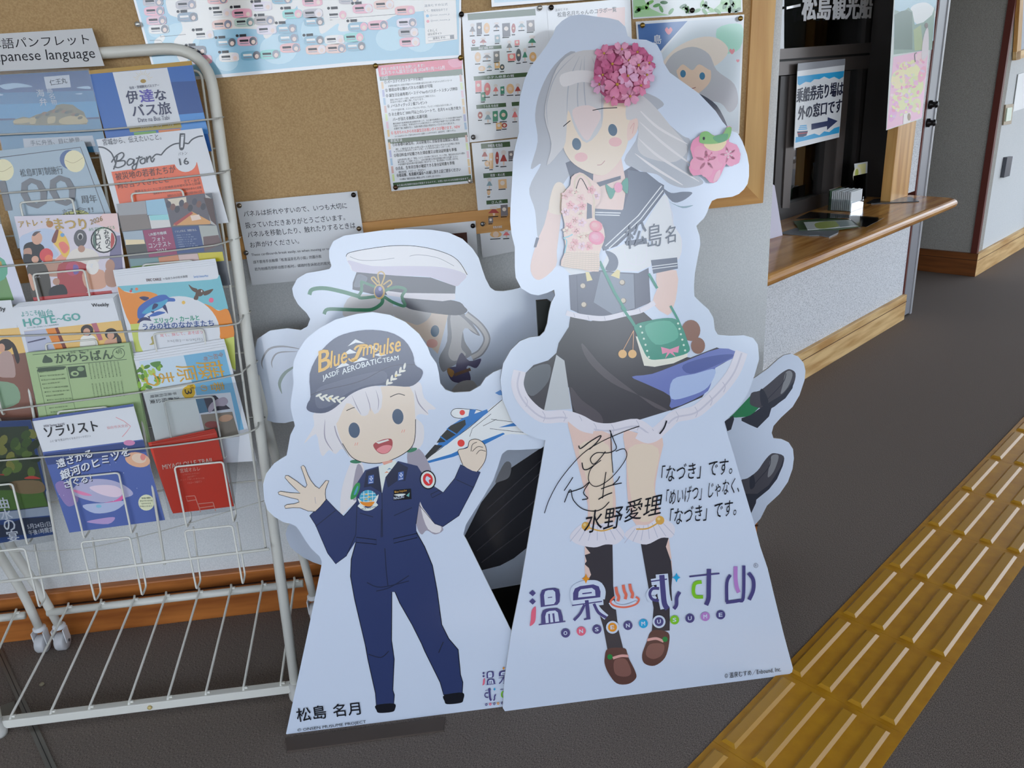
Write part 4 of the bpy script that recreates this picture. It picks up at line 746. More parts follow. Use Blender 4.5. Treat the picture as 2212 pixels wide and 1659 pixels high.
fin(t, a, le); pile(t, 3, 'copy of the wisteria flyer stacked behind the sky blue front one', 'wisteria flyers stacked in the right pocket', (-.0015, .0035, .005))
# tier 1: stream banquet poster, galaxy magazine, red trail leaflet
t, a, le = brochure('brochure', 'garden photograph flyer with red parasols in a clear sleeve, left end of the rack', 1, (0, 640, .3378), [(-540, 820), (196, 790), (360, 1520), (-380, 1640)], bp(36, 62, 116))
a.poly(bp(50, 62, 44), [(-530, 860), (180, 830), (310, 1345), (-420, 1420)]); a.poly(bp(70, 100, 44), [(-440, 1240), (270, 1240), (306, 1340), (-420, 1420)])
for i in range(34): a.ell(bp(*((62, 84, 40), (86, 106, 50), (40, 52, 34), (120, 120, 60))[i % 4]), -60 + random.random() * 290, 880 + random.random() * 260, 36, 26, random.random() * 3, 9)
a.poly(bp(120, 100, 74), [(60, 1190), (250, 1180), (280, 1250), (120, 1260)], True); a.poly(bp(176, 62, 56), [(155, 1166), (200, 1148), (250, 1160), (250, 1168)], True); a.poly(bp(150, 56, 48), [(-20, 1140), (20, 1136), (24, 1146)], True)
a.poly(bp(140, 150, 172), [(-400, 1430), (310, 1345), (330, 1400), (-390, 1470)]); a.poly(bp(36, 46, 70), [(-390, 1500), (30, 1460), (150, 1420), (330, 1410), (352, 1500), (-376, 1590)])
le.vtext(WP, '曲水の宴', -10, 1290, 22, 70, 72, .02); le.text(WP, '5月24日(日)', 180, 1494, 340, 1474, 36, .01); le.text(WP, '午後1時開宴', 188, 1530, 345, 1506, 34, .01)
fin(t, a, le)
K9 = (60, 860, .14466)
t, a, le = brochure('brochure', 'deep blue galaxy magazine with white heading band, bottom row middle pocket', 1, K9, [(66, 346), (1580, 124), (2050, 1820), (622, 2010)], bp(70, 88, 150), push=.002)
a.poly(WP, [(66, 346), (1580, 124), (1724, 616), (222, 806)]); a.poly(bp(52, 66, 116), [(240, 830), (1730, 630), (1770, 800), (290, 1000)]); a.poly(bp(120, 106, 160), [(410, 1290), (560, 1250), (760, 1500), (620, 1620), (500, 1500)], True)
for p, c in (([(660, 1380), (820, 1240), (1060, 1206), (1300, 1240), (1500, 1340), (1570, 1440), (1400, 1500), (1100, 1560), (760, 1480)], (150, 150, 186)), ([(920, 1340), (1060, 1300), (1300, 1310), (1420, 1400), (1330, 1480), (1100, 1440)], (190, 176, 200)), ([(640, 1370), (760, 1380), (960, 1450), (820, 1450)], (190, 116, 160)), ([(1120, 1570), (1300, 1530), (1430, 1440), (1400, 1530), (1260, 1606)], (190, 90, 150)), ([(820, 1600), (1200, 1560), (1460, 1540), (1300, 1680), (1000, 1720)], (150, 160, 196)), ([(880, 1850), (1080, 1800), (1300, 1780), (1200, 1880)], (150, 130, 180))): a.poly(bp(*c), p, True)
a.ell(bp(190, 150, 130), 1640, 920, 190, 110, .2); a.ell(bp(206, 186, 176), 1660, 900, 110, 70, .2); a.ell(bp(190, 120, 120), 1720, 880, 40, 50); a.ell(bp(176, 116, 160), 1516, 668, 86, 42); a.ell(bp(186, 190, 170), 1770, 1560, 120, 120); a.ell(bp(110, 160, 190), 1060, 1614, 42, 24)
for i in range(22): a.ell(WP, 420 + random.random() * 1350, 760 + random.random() * 900, 5, n=6, off=.0022)
a.line(bp(190, 130, 140), [(1314, 286), (1430, 340), (1536, 420), (1480, 500), (1410, 580)], 9, False)
le.text(bp(70, 66, 80), '2026 Spring Vol.05', 240, 446, 556, 410, 44, .012); le.text(BK, 'ソラリスト', 270, 590, 1060, 486, 156, .02); le.text(bp(110, 110, 124), 'ふと“宙”を見上げたくなるフリーマガジン', 332, 664, 946, 580, 36, .0); le.text(bp(190, 140, 150), '仙台市天文台', 1186, 466, 1500, 430, 46, .0)
of = le.nxt(); of2 = le.nxt()
for s_, x0, y0, x1, y1, h in (('遠ざかる', 446, 1050, 970, 880, 130), ('銀河のヒミツを', 506, 1226, 1530, 850, 140), ('さぐる！', 560, 1350, 960, 1236, 110)): le.text(bp(30, 34, 66), s_, x0 + 10, y0 + 12, x1 + 10, y1 + 12, h, .04, off=of); le.text(WP, s_, x0, y0, x1, y1, h, .03, off=of2)
for i, s_ in enumerate(('特集', '東北大学の研究者', '仙台市天文台', '宇宙のきほん')): le.text(bp(90, 96, 90), s_, 1700 - (i % 2) * 24, 1510 + i * 40, 1840 + (i % 2) * 24, 1500 + i * 40, 24)
fin(t, a, le); pile(t, 2, 'copy of the galaxy magazine behind the front one', 'galaxy magazines in the bottom row', (-.001, .003, .002))
rd = bp(182, 52, 36)
t, a, le = brochure('brochure', 'red trail leaflet with white lettering, bottom row right pocket', 1, K_C, [(1276, 646), (1846, 524), (1996, 1160), (1476, 1222)], rd, edge=rd)
a.line(bp(206, 110, 100), [(1272, 638), (1500, 600), (1840, 540)], 4, False)
pk = bp(214, 150, 140)
for p in ([(1586, 1076), (1660, 1070), (1674, 1104), (1600, 1116)], [(1690, 1140), (1816, 1126), (1830, 1156), (1704, 1174)]): a.line(pk, p, 7, False, closed=True)
a.line(pk, [(1664, 1074), (1712, 1210)], 7, False); a.line(pk, [(1818, 1128), (1840, 1200)], 7, False)
le.text(bp(220, 196, 190), 'MIYAGI OLLE TRAIL', 1390, 846, 1826, 784, 40, .016); le.text(bp(220, 190, 184), '宮城オルレ', 1540, 876, 1712, 856, 38, .0)
for i, s_ in enumerate(('心で歩きはじめるために', '宮城を味わい', 'ゆっくり楽しむ歩きの旅')): le.text(bp(206, 130, 116), s_, 1560 - (i == 2) * 20 + (i == 1) * 40, 898 + i * 22, 1706 + (i == 2) * 40 - (i == 1) * 30, 882 + i * 22, 14)
le.text(bp(214, 150, 140), '＜5コース紹介＞', 1600, 972, 1726, 956, 20)
fin(t, a, le); pile(t, 2, 'copy of the red trail leaflet behind the front one', 'red trail leaflets in the bottom row', (-.002, .003, .003))
# clear sleeves
M_sleeve = glassy('clear_plastic', (.90, .91, .92), 1.35, .08)
def sleeve(label, k, K, c, push):
    pl = tier(k).shift(push); q = MB(pl, K); q.sheet(M_sleeve, c, .0003); o = q.build('plastic_sleeve'); tag(o, label, 'plastic sleeve')
sleeve('clear plastic sleeve around the red trail leaflet', 1, K_C, [(1190, 200), (2076, 96), (2000, 1196), (1452, 1272)], .004)
sleeve('clear plastic sleeve around the garden photograph flyer at the left end', 1, (0, 640, .3378), [(-560, 770), (206, 775), (372, 1560), (-360, 1680)], .004)
sleeve('clear plastic sleeve over the blue seaside island brochure', 6, K1, [(-260, 170), (1516, 140), (1850, 1600), (60, 1680)], .004)
# small bits on the carpet under the rack
b = MB(); c = FLOOR.at(91, 1480); b.lathe([(.002, 0), (.006, .001), (.0065, .004), (.004, .007), (.001, .008)], c, mat((150, 140, 116), .5), n=12); tag(b.build('cap'), 'tiny beige cap lying on the carpet under the rack shelf', 'cap')
pts = [FLOOR.at(*p) for p in ((-12, 1405), (5, 1405), (123, 1659), (98, 1659))]
dv = (pts[2] - pts[1]); b = MB(); ext = dv * .6
b.prism([pts[0], pts[1], pts[2] + ext, pts[3] + ext], (0, 0, .003), mat((112, 108, 100), .4, .5, .3)); b.prism([pts[0] * .55 + pts[1] * .45 + V((0, 0, .003)), pts[0] * .45 + pts[1] * .55 + V((0, 0, .003)), pts[2] * .55 + pts[3] * .45 + ext + V((0, 0, .003)), pts[2] * .45 + pts[3] * .55 + ext + V((0, 0, .003))], (0, 0, .0006), mat((40, 38, 36), .7)); structure(b, 'trim_4')
b = MB(); b.prism([FLOOR.at(*p) for p in ((-60, 1560), (0, 1528), (31, 1517), (36, 1545), (10, 1556), (-40, 1600))], (0, 0, .004), mat((116, 112, 100), .5)); tag(b.build('floor_plate'), 'small grey floor plate beside the metal strip at the left edge', 'floor plate')

# ------------------------------------------------------------------ cardboard cutouts
def ink(r, g, b_, w_=(196, 203, 216)): return pc(r, g, b_, w_, .2)
CARD = mat((214, 223, 238), .16, 1.0); EDGE = mat((214, 214, 212), .6); INKC = mat((24, 26, 34), .2, .5)
def cutout(name, label, plane, outline, th=.006, loc=None, k=2):
    q = MB(plane); c = loc or plane.P; t = thing(name, label, 'cardboard cutout', c)
    q.sheet(CARD, catmull(outline, True, k) if k > 1 else outline, th, EDGE); q.build('panel', t); return t
def remap(pts, K): return [(K[0] + x * K[2], K[1] + y * K[2]) for x, y in pts]
K_X = (1060, 600, .09042)                        # between the two tall cutouts
K_Z = (1560, 740, .25316); K_Y = (540, 960, .21692)

# --- title logo, drawn in the K_M frame and moved by an affine map for the small copy
LN, LP, LO, LB, LG, LV, LR = ink(66, 64, 120), ink(206, 92, 124), ink(226, 150, 40), ink(30, 150, 206), ink(110, 176, 40), ink(160, 116, 190), ink(206, 106, 90)
def logo(b, parts, ox=0, oy=0, s=1.0, mx=0, my=0, halo=False):
    T = lambda pts: [(ox + (x - mx) * s, oy + (y - my) * s) for x, y in pts]
    def star(m, x, y, r=34): b.poly(m, T([(x, y - r), (x + 10, y - 10), (x + r * .8, y), (x + 10, y + 10), (x, y + r), (x - 10, y + 10), (x - r * .8, y), (x - 10, y - 10)]))
    def st(m, pts, w_, sm=True, tp=False): b.line(m, T(pts), w_ * s, sm, tp)
    if 'on' in parts:
        for y in (320, 377): b.poly(LN, T([(285, y - 22), (308, y), (287, y + 22), (262, y)]))
        b.poly(LP, T([(306, 412), (280, 440), (274, 500), (268, 545), (300, 520), (308, 470)]), True)
        b.poly(LN, T([(338, 330), (350, 300), (380, 290), (440, 285), (466, 296), (474, 330), (470, 380), (455, 400), (342, 416)])); b.poly(CARD, T([(364, 335), (372, 308), (390, 300), (425, 298), (440, 312), (444, 375), (432, 394), (370, 402)]))
        b.poly(LN, T([(390, 348), (420, 344), (420, 350), (390, 354)])); b.poly(LN, T([(345, 470), (355, 440), (380, 428), (450, 422), (478, 436), (490, 475), (494, 510), (510, 510), (511, 517), (328, 540), (327, 533), (345, 530)]))
        b.poly(CARD, T([(372, 480), (380, 452), (400, 442), (440, 438), (458, 452), (468, 512), (376, 525)])); b.poly(LN, T([(392, 462), (404, 460), (408, 524), (396, 525)])); b.poly(LN, T([(420, 459), (434, 457), (440, 519), (428, 521)]))
    if 'sen' in parts:
        if halo:
            b.line(CARD, T([(570, 380), (568, 300), (620, 262), (720, 256), (760, 300), (756, 360)]), 46 * s); b.line(CARD, T([(700, 385), (740, 440), (790, 486)]), 40 * s); b.poly(CARD, T([(560, 270), (760, 250), (770, 400), (560, 420)]))
        star(LO, 650, 222); b.poly(LN, T([(562, 370), (562, 320), (575, 288), (610, 272), (700, 260), (738, 274), (750, 310), (748, 348)])); b.poly(CARD, T([(597, 350), (600, 312), (615, 294), (690, 284), (712, 300), (715, 338)]))
        st(LN, [(625, 324), (690, 316)], 9, False); st(LN, [(556, 404), (760, 376)], 8, False); st(LN, [(655, 368), (668, 500)], 26, False); st(LN, [(640, 398), (610, 460), (568, 506)], 18, True, False); st(LN, [(704, 392), (736, 452), (790, 488)], 20)
        st(LN, [(636, 500), (672, 494)], 10, False)
    if 'yu' in parts:
        if halo: b.line(CARD, T([(822, 378), (850, 410), (920, 418), (1000, 390)]), 40 * s)
        for x, y in ((860, 290), (910, 276), (955, 270)): st(LR, [(x - 6, y - 12), (x + 2, y + 30), (x + 14, y + 56), (x + 8, y + 86)], 20, True)
        st(LR, [(846, 344), (818, 380), (850, 408), (920, 416), (990, 396), (1012, 364), (990, 346)], 13)
    if 'mu' in parts:
        if halo: b.line(CARD, T([(1168, 190), (1180, 330), (1200, 424)]), 84 * s, False); b.line(CARD, T([(1096, 246), (1200, 228)]), 44 * s, False); b.line(CARD, T([(1130, 290), (1090, 330), (1110, 370)]), 60 * s)
        st(LN, [(1168, 196), (1176, 300), (1186, 390), (1208, 428)], 36); st(LN, [(1094, 240), (1204, 224)], 9, False); st(LN, [(1150, 288), (1104, 290), (1086, 326), (1104, 362), (1148, 372)], 20); st(LN, [(1290, 312), (1270, 350), (1268, 400), (1250, 428)], 24); star(LB, 1268, 214)
    if 'su' in parts: st(LN, [(1356, 208), (1562, 186)], 10, False); st(LN, [(1490, 156), (1488, 300), (1486, 360), (1470, 402)], 30); st(LG, [(1440, 244), (1394, 256), (1384, 310), (1400, 344), (1450, 346)], 24)
    if 'me' in parts:
        st(LN, [(1636, 196), (1612, 250), (1612, 380)], 22); st(LN, [(1606, 384), (1690, 372), (1724, 350), (1728, 132)], 22); st(LV, [(1672, 138), (1672, 220), (1680, 280), (1694, 316)], 26); st(LN, [(1760, 182), (1792, 230), (1792, 300), (1764, 366)], 26)

# ================= tall cutout
PB = leaned(1.457, 10.0)
O_big = [(1086, 1529), (1091, 1537), (1100, 1541), (1400, 1500), (1702, 1458), (1711, 1452), (1713, 1444), (1693, 1370), (1672, 1285), (1658, 1227), (1642, 1180), (1631, 1137), (1564, 912), (1596, 880), (1618, 845), (1631, 807), (1640, 776), (1637, 744), (1627, 730), (1606, 724), (1574, 725), (1551, 723), (1544, 712), (1541, 686),
         (1530, 668), (1511, 651), (1500, 640), (1499, 618), (1501, 590), (1508, 552), (1513, 527), (1511, 509), (1506, 494), (1504, 488), (1511, 481), (1521, 471), (1527, 460), (1532, 446), (1538, 434), (1549, 429), (1566, 427), (1582, 425), (1596, 419), (1607, 409), (1615, 397), (1618, 380), (1618, 357), (1614, 334), (1604, 306), (1594, 288),
         (1581, 283), (1574, 278), (1561, 263), (1546, 240), (1510, 202), (1475, 177), (1447, 157), (1434, 136), (1429, 114), (1419, 96), (1396, 86), (1366, 84), (1356, 78), (1351, 58), (1336, 44), (1315, 39), (1288, 36), (1257, 31), (1232, 34), (1214, 45), (1201, 58), (1194, 76), (1181, 98), (1168, 116), (1146, 144), (1133, 172), (1123, 210),
         (1120, 248), (1121, 286), (1113, 316), (1108, 344), (1107, 374), (1103, 440), (1102, 476), (1105, 506), (1112, 534), (1112, 577), (1114, 600), (1126, 623), (1146, 635), (1163, 638), (1181, 633), (1197, 626), (1199, 638), (1191, 653), (1186, 673), (1182, 699), (1176, 716), (1166, 726), (1143, 729), (1123, 737), (1103, 757), (1087, 785),
         (1081, 820), (1086, 864), (1105, 909), (1130, 934), (1159, 947), (1178, 951), (1172, 988), (1143, 1156), (1123, 1275), (1104, 1370), (1090, 1465)]
t_big = cutout('tall_cutout', 'tallest cardboard cutout, a grey haired figure in navy with handwriting', PB, O_big, k=1)
a = MB(PB, K_J)
skin, skin2 = ink(214, 200, 186, (206, 212, 222)), ink(222, 198, 196); hA, hB, hC = ink(186, 188, 196, (206, 212, 222)), ink(160, 166, 180, (206, 212, 222)), ink(206, 208, 216, (206, 214, 224))
nvy = ink(82, 94, 120, (204, 214, 232)); nvd = ink(64, 72, 98, (204, 214, 232)); blk = ink(50, 49, 58); blk2 = ink(70, 66, 76); lav = ink(196, 198, 216); wht = ink(200, 210, 228, (204, 214, 232))
# hair behind
a.poly(hB, [(640, 360), (470, 470), (350, 680), (300, 900), (322, 1130), (262, 1360), (350, 1320), (250, 1530), (300, 1720), (330, 1960), (420, 1800), (500, 1560), (620, 1380), (700, 1290), (560, 1150), (560, 900), (700, 640)], True)
a.poly(hB, [(1100, 700), (1290, 730), (1400, 810), (1330, 880), (1440, 980), (1560, 1080), (1620, 1110), (1610, 1200), (1600, 1330), (1700, 1430), (1730, 1490), (1580, 1525), (1450, 1490), (1340, 1410), (1200, 1380), (1060, 1290), (1180, 1050)], True)
a.poly(hA, [(1120, 700), (1280, 790), (1460, 1000), (1600, 1180), (1500, 1300), (1300, 1280), (1180, 1200), (1180, 1000)], True)
for p in ([(1180, 850), (1350, 1010), (1600, 1150)], [(1190, 960), (1400, 1150), (1640, 1330)], [(1180, 1100), (1360, 1260), (1700, 1470)], [(1150, 1230), (1330, 1360), (1560, 1500)]): a.line(hC, p, 22, True, True)
# collar, neck, chest
a.k = K_K
a.poly(nvd, [(560, -190), (700, -250), (840, -180), (900, -20), (1120, -160), (1400, 0), (1400, 70), (1230, 300), (1000, 520), (880, 560), (780, 300), (640, 80)]); a.poly(skin2, [(800, -170), (1030, -260), (1080, 0), (1050, 215), (810, 200), (790, 40)])
a.poly(nvy, [(1090, -130), (1250, -110), (1400, 10), (1390, 70), (1200, 330), (1010, 480), (900, 560), (860, 520), (960, 320), (1060, 190), (1100, 60)]); a.poly(nvy, [(808, 205), (1045, 212), (1000, 350), (880, 540), (800, 470), (790, 320)])
for p in ([(1395, 40), (1200, 290), (930, 540)], [(1380, 5), (1180, 260), (900, 520)], [(812, 232), (1030, 238)], [(812, 252), (1022, 258)]): a.line(wht, p, 9, False)
a.poly(nvy, [(1380, 20), (1460, 66), (1560, 56), (1642, 66), (1560, 132), (1470, 140)], True); a.poly(ink(110, 140, 160), [(1440, 140), (1540, 180), (1650, 170), (1560, 196)], True)
# blouse, sleeve, arms
a.poly(wht, [(1390, 90), (1450, 170), (1480, 330), (1545, 450), (1540, 590), (1500, 640), (1300, 640), (1290, 480), (1200, 420)], True); a.line(lav, [(1400, 100), (1470, 240), (1480, 340), (1545, 450), (1545, 580), (1510, 630)], 5); a.line(lav, [(1300, 620), (1310, 500), (1290, 330)], 5)
a.poly(wht, [(930, 560), (1060, 500), (1260, 470), (1310, 560), (1285, 690), (1180, 735), (1000, 735), (860, 700)]); a.poly(wht, [(530, 690), (850, 620), (850, 760), (610, 770)]); a.poly(nvy, [(1060, 480), (1250, 450), (1256, 500), (1080, 516)], False)
for p in ([(1060, 540), (1080, 640), (1160, 680), (1240, 640), (1250, 530)], [(1000, 735), (1080, 720), (1180, 735)], [(1160, 590), (1162, 670)]): a.line(lav, p, 6)
a.poly(skin2, [(1335, 750), (1505, 725), (1512, 900), (1480, 1040), (1430, 1110), (1300, 1005), (1345, 880)], True, 2); a.poly(nvy, [(1288, 640), (1512, 616), (1518, 712), (1308, 756)])
for y in (668, 690): a.line(wht, [(1294, y + 26), (1514, y - 2)], 7, False)
a.poly(skin2, [(420, 190), (520, 170), (505, 400), (485, 560), (478, 690), (360, 800), (290, 790), (260, 690), (310, 500), (380, 330)], True, 3); a.poly(skin, [(415, 200), (440, 60), (480, -20), (540, -10), (570, 90), (540, 240), (440, 240)], True)
a.poly(nvd, [(310, 445), (335, 450), (310, 530), (288, 530)])
# corset, waist frill
a.poly(ink(76, 82, 104), [(588, 768), (720, 750), (860, 725), (1000, 742), (1180, 750), (1268, 705), (1285, 1000), (1150, 1060), (900, 1120), (700, 1105), (602, 1062)])
a.poly(ink(112, 122, 144), [(860, 740), (1140, 760), (1150, 1050), (960, 1100), (800, 1000)]); a.line(nvd, [(655, 770), (665, 1090)], 9, False); a.line(nvd, [(1145, 750), (1155, 1050)], 9, False)
for x, y in ((707, 858), (1042, 828), (715, 1018), (1052, 984)): a.ell(ink(96, 90, 90), x + 2, y + 3, 25); a.ell(ink(180, 172, 160), x, y, 20)
a.poly(nvy, [(900, 560), (980, 590), (1010, 660), (980, 730), (900, 720), (930, 640)], True); a.poly(ink(214, 204, 150), [(946, 770), (1000, 720), (1025, 730), (1020, 800)]); a.poly(ink(214, 204, 150), [(730, 740), (760, 742), (790, 810), (742, 820)])
# skirt
a.k = K_L
a.poly(blk, [(385, 8), (400, -60), (470, -170), (480, -240), (620, -210), (760, -240), (960, -290), (1060, -200), (1100, -80), (1180, 20), (1300, 40), (1480, -30), (1625, 20), (1470, 110), (1440, 220), (1380, 310), (1170, 400), (1160, 400), (900, 480), (700, 500), (620, 490), (500, 430), (470, 240), (420, 300), (300, 405), (160, 300), (150, 170), (230, 90), (330, 58)])
a.poly(ink(94, 108, 176), [(900, 170), (1040, 150), (1250, 70), (1500, -24), (1622, 20), (1470, 110), (1440, 220), (1390, 290), (1170, 385), (1160, 300), (1000, 220)], True, 3); a.poly(ink(150, 170, 214), [(1180, 190), (1330, 150), (1470, 120), (1420, 240), (1300, 300), (1170, 320)], True); a.poly(ink(70, 84, 150), [(1250, 90), (1440, 30), (1600, 20), (1480, 90), (1300, 150)], True)
a.poly(ink(76, 72, 82), [(560, -60), (700, 100), (900, 260), (1060, 380), (1150, 400), (1000, 320), (760, 210), (600, 60)], True); a.poly(blk2, [(480, 240), (560, 330), (680, 420), (700, 490), (620, 480), (510, 400)], True); a.poly(ink(82, 88, 100), [(160, 170), (240, 100), (340, 90), (330, 200), (230, 300), (170, 260)], True)
a.poly(ink(166, 174, 186), [(385, 20), (440, 60), (488, 390), (300, 402), (345, 190)])
# hem frill
fr = [(135, 130), (120, 230), (170, 340), (290, 440), (430, 440), (540, 470), (640, 520), (760, 530), (930, 500), (1040, 560), (1130, 500), (1200, 440), (1330, 410), (1430, 330), (1520, 240), (1600, 130), (1650, 0)]
a.line(lav, fr, 86); a.line(ink(176, 178, 200), [(x, y + 8) for x, y in fr], 12)
for x, y in fr[2:-2]: a.line(ink(170, 172, 194), [(x, y - 34), (x + 18, y), (x + 6, y + 36)], 5)
# legs
a.poly(skin2, [(465, 470), (560, 540), (750, 560), (765, 800), (790, 1000), (770, 1190), (605, 1200), (600, 1050), (540, 800), (490, 600)], True, 3); a.poly(skin2, [(845, 545), (960, 560), (1110, 590), (1085, 760), (1058, 950), (1092, 1150), (935, 1190), (872, 1000), (862, 720)], True, 3)
a.poly(skin, [(540, 640), (740, 640), (770, 1000), (750, 1150), (630, 1150), (600, 900)], True); a.poly(skin, [(880, 660), (1080, 660), (1050, 900), (1060, 1120), (950, 1150), (890, 960)], True)
a.line(lav, [(470, 440), (560, 510), (640, 530)], 60); a.line(lav, [(940, 560), (1010, 590), (1080, 560), (1130, 480)], 70)
a.poly(blk, [(578, 1325), (768, 1310), (775, 1700), (640, 1700), (600, 1560), (580, 1450)]); a.poly(blk, [(960, 1300), (1150, 1260), (1175, 1700), (1030, 1700)])
for p in ([(578, 1325), (625, 1385), (580, 1445)], [(578, 1450), (634, 1500), (600, 1560), (580, 1530)], [(1152, 1270), (1120, 1370), (1172, 1420)], [(1172, 1420), (1138, 1470), (1178, 1540)]): a.poly(skin2, p)
for p in ([(478, 1255), (560, 1175), (660, 1180), (770, 1160), (850, 1240), (800, 1310), (720, 1315), (640, 1335), (520, 1310)], [(850, 1245), (925, 1185), (1010, 1180), (1095, 1130), (1190, 1190), (1175, 1265), (1100, 1270), (1000, 1315), (900, 1290)]):
    a.poly(lav, p, True)
    for i in range(7): f_ = i / 6; x0 = p[1][0] * (1 - f_) + p[3][0] * f_; y0 = p[1][1] * (1 - f_) + p[3][1] * f_; x1 = p[0][0] * (1 - f_) + p[4][0] * f_; a.line(ink(168, 172, 196), [(x0, y0 + 20), (x1, y0 + 120)], 5, False)
gold = ink(190, 150, 76); a.line(gold, [(590, 1195), (690, 1222), (775, 1200)], 10); a.line(gold, [(930, 1210), (1010, 1205), (1090, 1160)], 10); a.ell(gold, 586, 1190, 29); a.ell(gold, 1092, 1150, 30); a.ell(ink(226, 206, 150), 578, 1180, 10); a.ell(ink(226, 206, 150), 1084, 1140, 10)
# lower legs and shoes
a.k = K_M
a.poly(blk, [(642, 60), (825, 0), (835, 260), (870, 560), (905, 700), (800, 722), (770, 560), (730, 420), (690, 210)]); a.poly(blk, [(1030, 0), (1195, 0), (1230, 100), (1240, 195), (1222, 420), (1222, 575), (1100, 585), (1112, 420), (1064, 200)])
sb, sl = ink(82, 56, 54), ink(116, 82, 78)
a.poly(sb, [(778, 760), (800, 700), (910, 695), (932, 730), (945, 770), (985, 850), (992, 900), (940, 940), (860, 936), (806, 870), (780, 810)], True); a.poly(sl, [(845, 780), (920, 770), (960, 860), (920, 890), (850, 870)], True); a.line(ink(196, 150, 150), [(834, 764), (890, 748), (940, 750)], 18)
a.poly(sb, [(1088, 590), (1130, 570), (1212, 590), (1218, 660), (1190, 760), (1120, 815), (1050, 800), (1034, 740), (1066, 650)], True); a.poly(sl, [(1085, 670), (1180, 670), (1170, 740), (1110, 770), (1060, 740)], True); a.line(ink(196, 150, 150), [(1068, 640), (1130, 630), (1180, 650)], 18); a.ell(ink(30, 120, 60), 814, 755, 18); a.ell(ink(30, 120, 60), 1190, 635, 18)
# shoulder bag
a.k = K_K
tl = ink(46, 130, 116); a.line(tl, [(850, 650), (980, 920), (1150, 1200)], 24, False); a.line(tl, [(1270, 755), (1342, 880)], 22, False); a.line(tl, [(1455, 1030), (1510, 1130), (1540, 1200)], 20)
wf = [(566, 1090), (640, 1110), (760, 1130), (900, 1136), (1060, 1100), (1200, 1070), (1320, 1000)]; a.line(lav, wf, 44)
for x, y in wf[1:-1]: a.line(ink(166, 168, 190), [(x - 10, y - 16), (x, y + 18)], 5, False)
a.line(tl, [(1040, 1040), (1150, 1200)], 24, False)
a.ell(ink(120, 84, 72), 1630, 1240, 80, 90); a.ell(ink(120, 84, 72), 1690, 1370, 60, 70)
a.poly(ink(206, 210, 206), [(1158, 1290), (1230, 1540), (1320, 1550), (1480, 1520), (1600, 1465), (1600, 1380), (1300, 1300)]); a.poly(tl, [(1150, 1195), (1300, 1150), (1470, 1135), (1545, 1190), (1600, 1330), (1615, 1420), (1500, 1465), (1380, 1485), (1270, 1480), (1210, 1380), (1165, 1270)], True); a.poly(ink(76, 156, 140), [(1240, 1200), (1450, 1160), (1520, 1300), (1330, 1360)], True)
for i in range(6): a.ell(ink(200, 226, 220), 1200 + i * 14, 1206 + i * 52, 9); a.ell(ink(200, 226, 220), 1520 + i * 12, 1180 + i * 46, 9)
pk_ = ink(216, 140, 176); a.poly(pk_, [(1375, 1380), (1450, 1400), (1530, 1370), (1520, 1430), (1455, 1420), (1385, 1440)]); a.poly(pk_, [(1430, 1420), (1410, 1480), (1450, 1430), (1500, 1465), (1470, 1415)])
for x in (1046, 1130): a.line(ink(190, 150, 120), [(x + 4, 1410), (1140, 1240)], 6, False); a.ell(ink(206, 166, 110), x, 1440, 36)
# head: plain face under a heavy fringe
a.k = K_J
a.poly(skin, [(560, 860), (532, 1120), (585, 1270), (700, 1365), (860, 1418), (960, 1365), (1060, 1225), (1105, 1060), (1110, 880), (1060, 760), (700, 740)], True, 4); a.poly(skin2, [(1088, 1000), (1130, 930), (1176, 945), (1165, 1050), (1092, 1122)], True); a.line(ink(190, 150, 150), [(1110, 1020), (1145, 970), (1130, 1060)], 6)
a.line(ink(170, 130, 130), [(830, 1330), (864, 1325), (895, 1292)], 6)
for x, y in ((654, 1150), (962, 1030)): a.ell(ink(58, 88, 116, (206, 212, 222)), x, y, 38, 52, -.2)
for x, y in ((692, 1262), (984, 1132)): a.ell(ink(222, 176, 180, (206, 212, 222)), x, y, 56, 40)
a.poly(hA, [(430, 640), (520, 450), (660, 362), (830, 348), (1000, 380), (1140, 540), (1200, 720), (1190, 900), (1080, 940), (1060, 780), (900, 760), (868, 1000), (740, 1140), (640, 1020), (580, 860), (560, 1130), (500, 1230), (400, 1330), (440, 1150), (380, 900)], True, 3)
for p in ([(640, 390), (480, 560), (400, 800), (410, 1000)], [(680, 400), (590, 620), (570, 900)], [(720, 400), (720, 700), (760, 1080)], [(780, 400), (860, 640), (870, 980)], [(700, 420), (660, 700), (680, 980)]): a.line(hB, p, 10, True, True)
a.poly(hC, [(520, 560), (700, 520), (880, 560), (860, 640), (700, 620), (540, 660)], True); a.poly(ink(204, 190, 194, (206, 212, 222)), [(620, 860), (760, 820), (860, 900), (800, 1040), (740, 1120), (660, 1010)], True)
for p in ([(540, 1000), (600, 950)], [(790, 862), (880, 845), (1000, 840)]): a.line(INKC, p, 7, False)
a.poly(tl, [(900, 1492), (960, 1530), (1000, 1500), (960, 1610), (930, 1600)], True); a.poly(tl, [(1040, 1480), (1090, 1440), (1090, 1570), (1050, 1540)], True); a.ell(pk_, 1010, 1520, 36, 44); a.poly(nvd, [(830, 1478), (1030, 1420), (1030, 1450), (835, 1520)])
a.build('printed_figure', t_big)
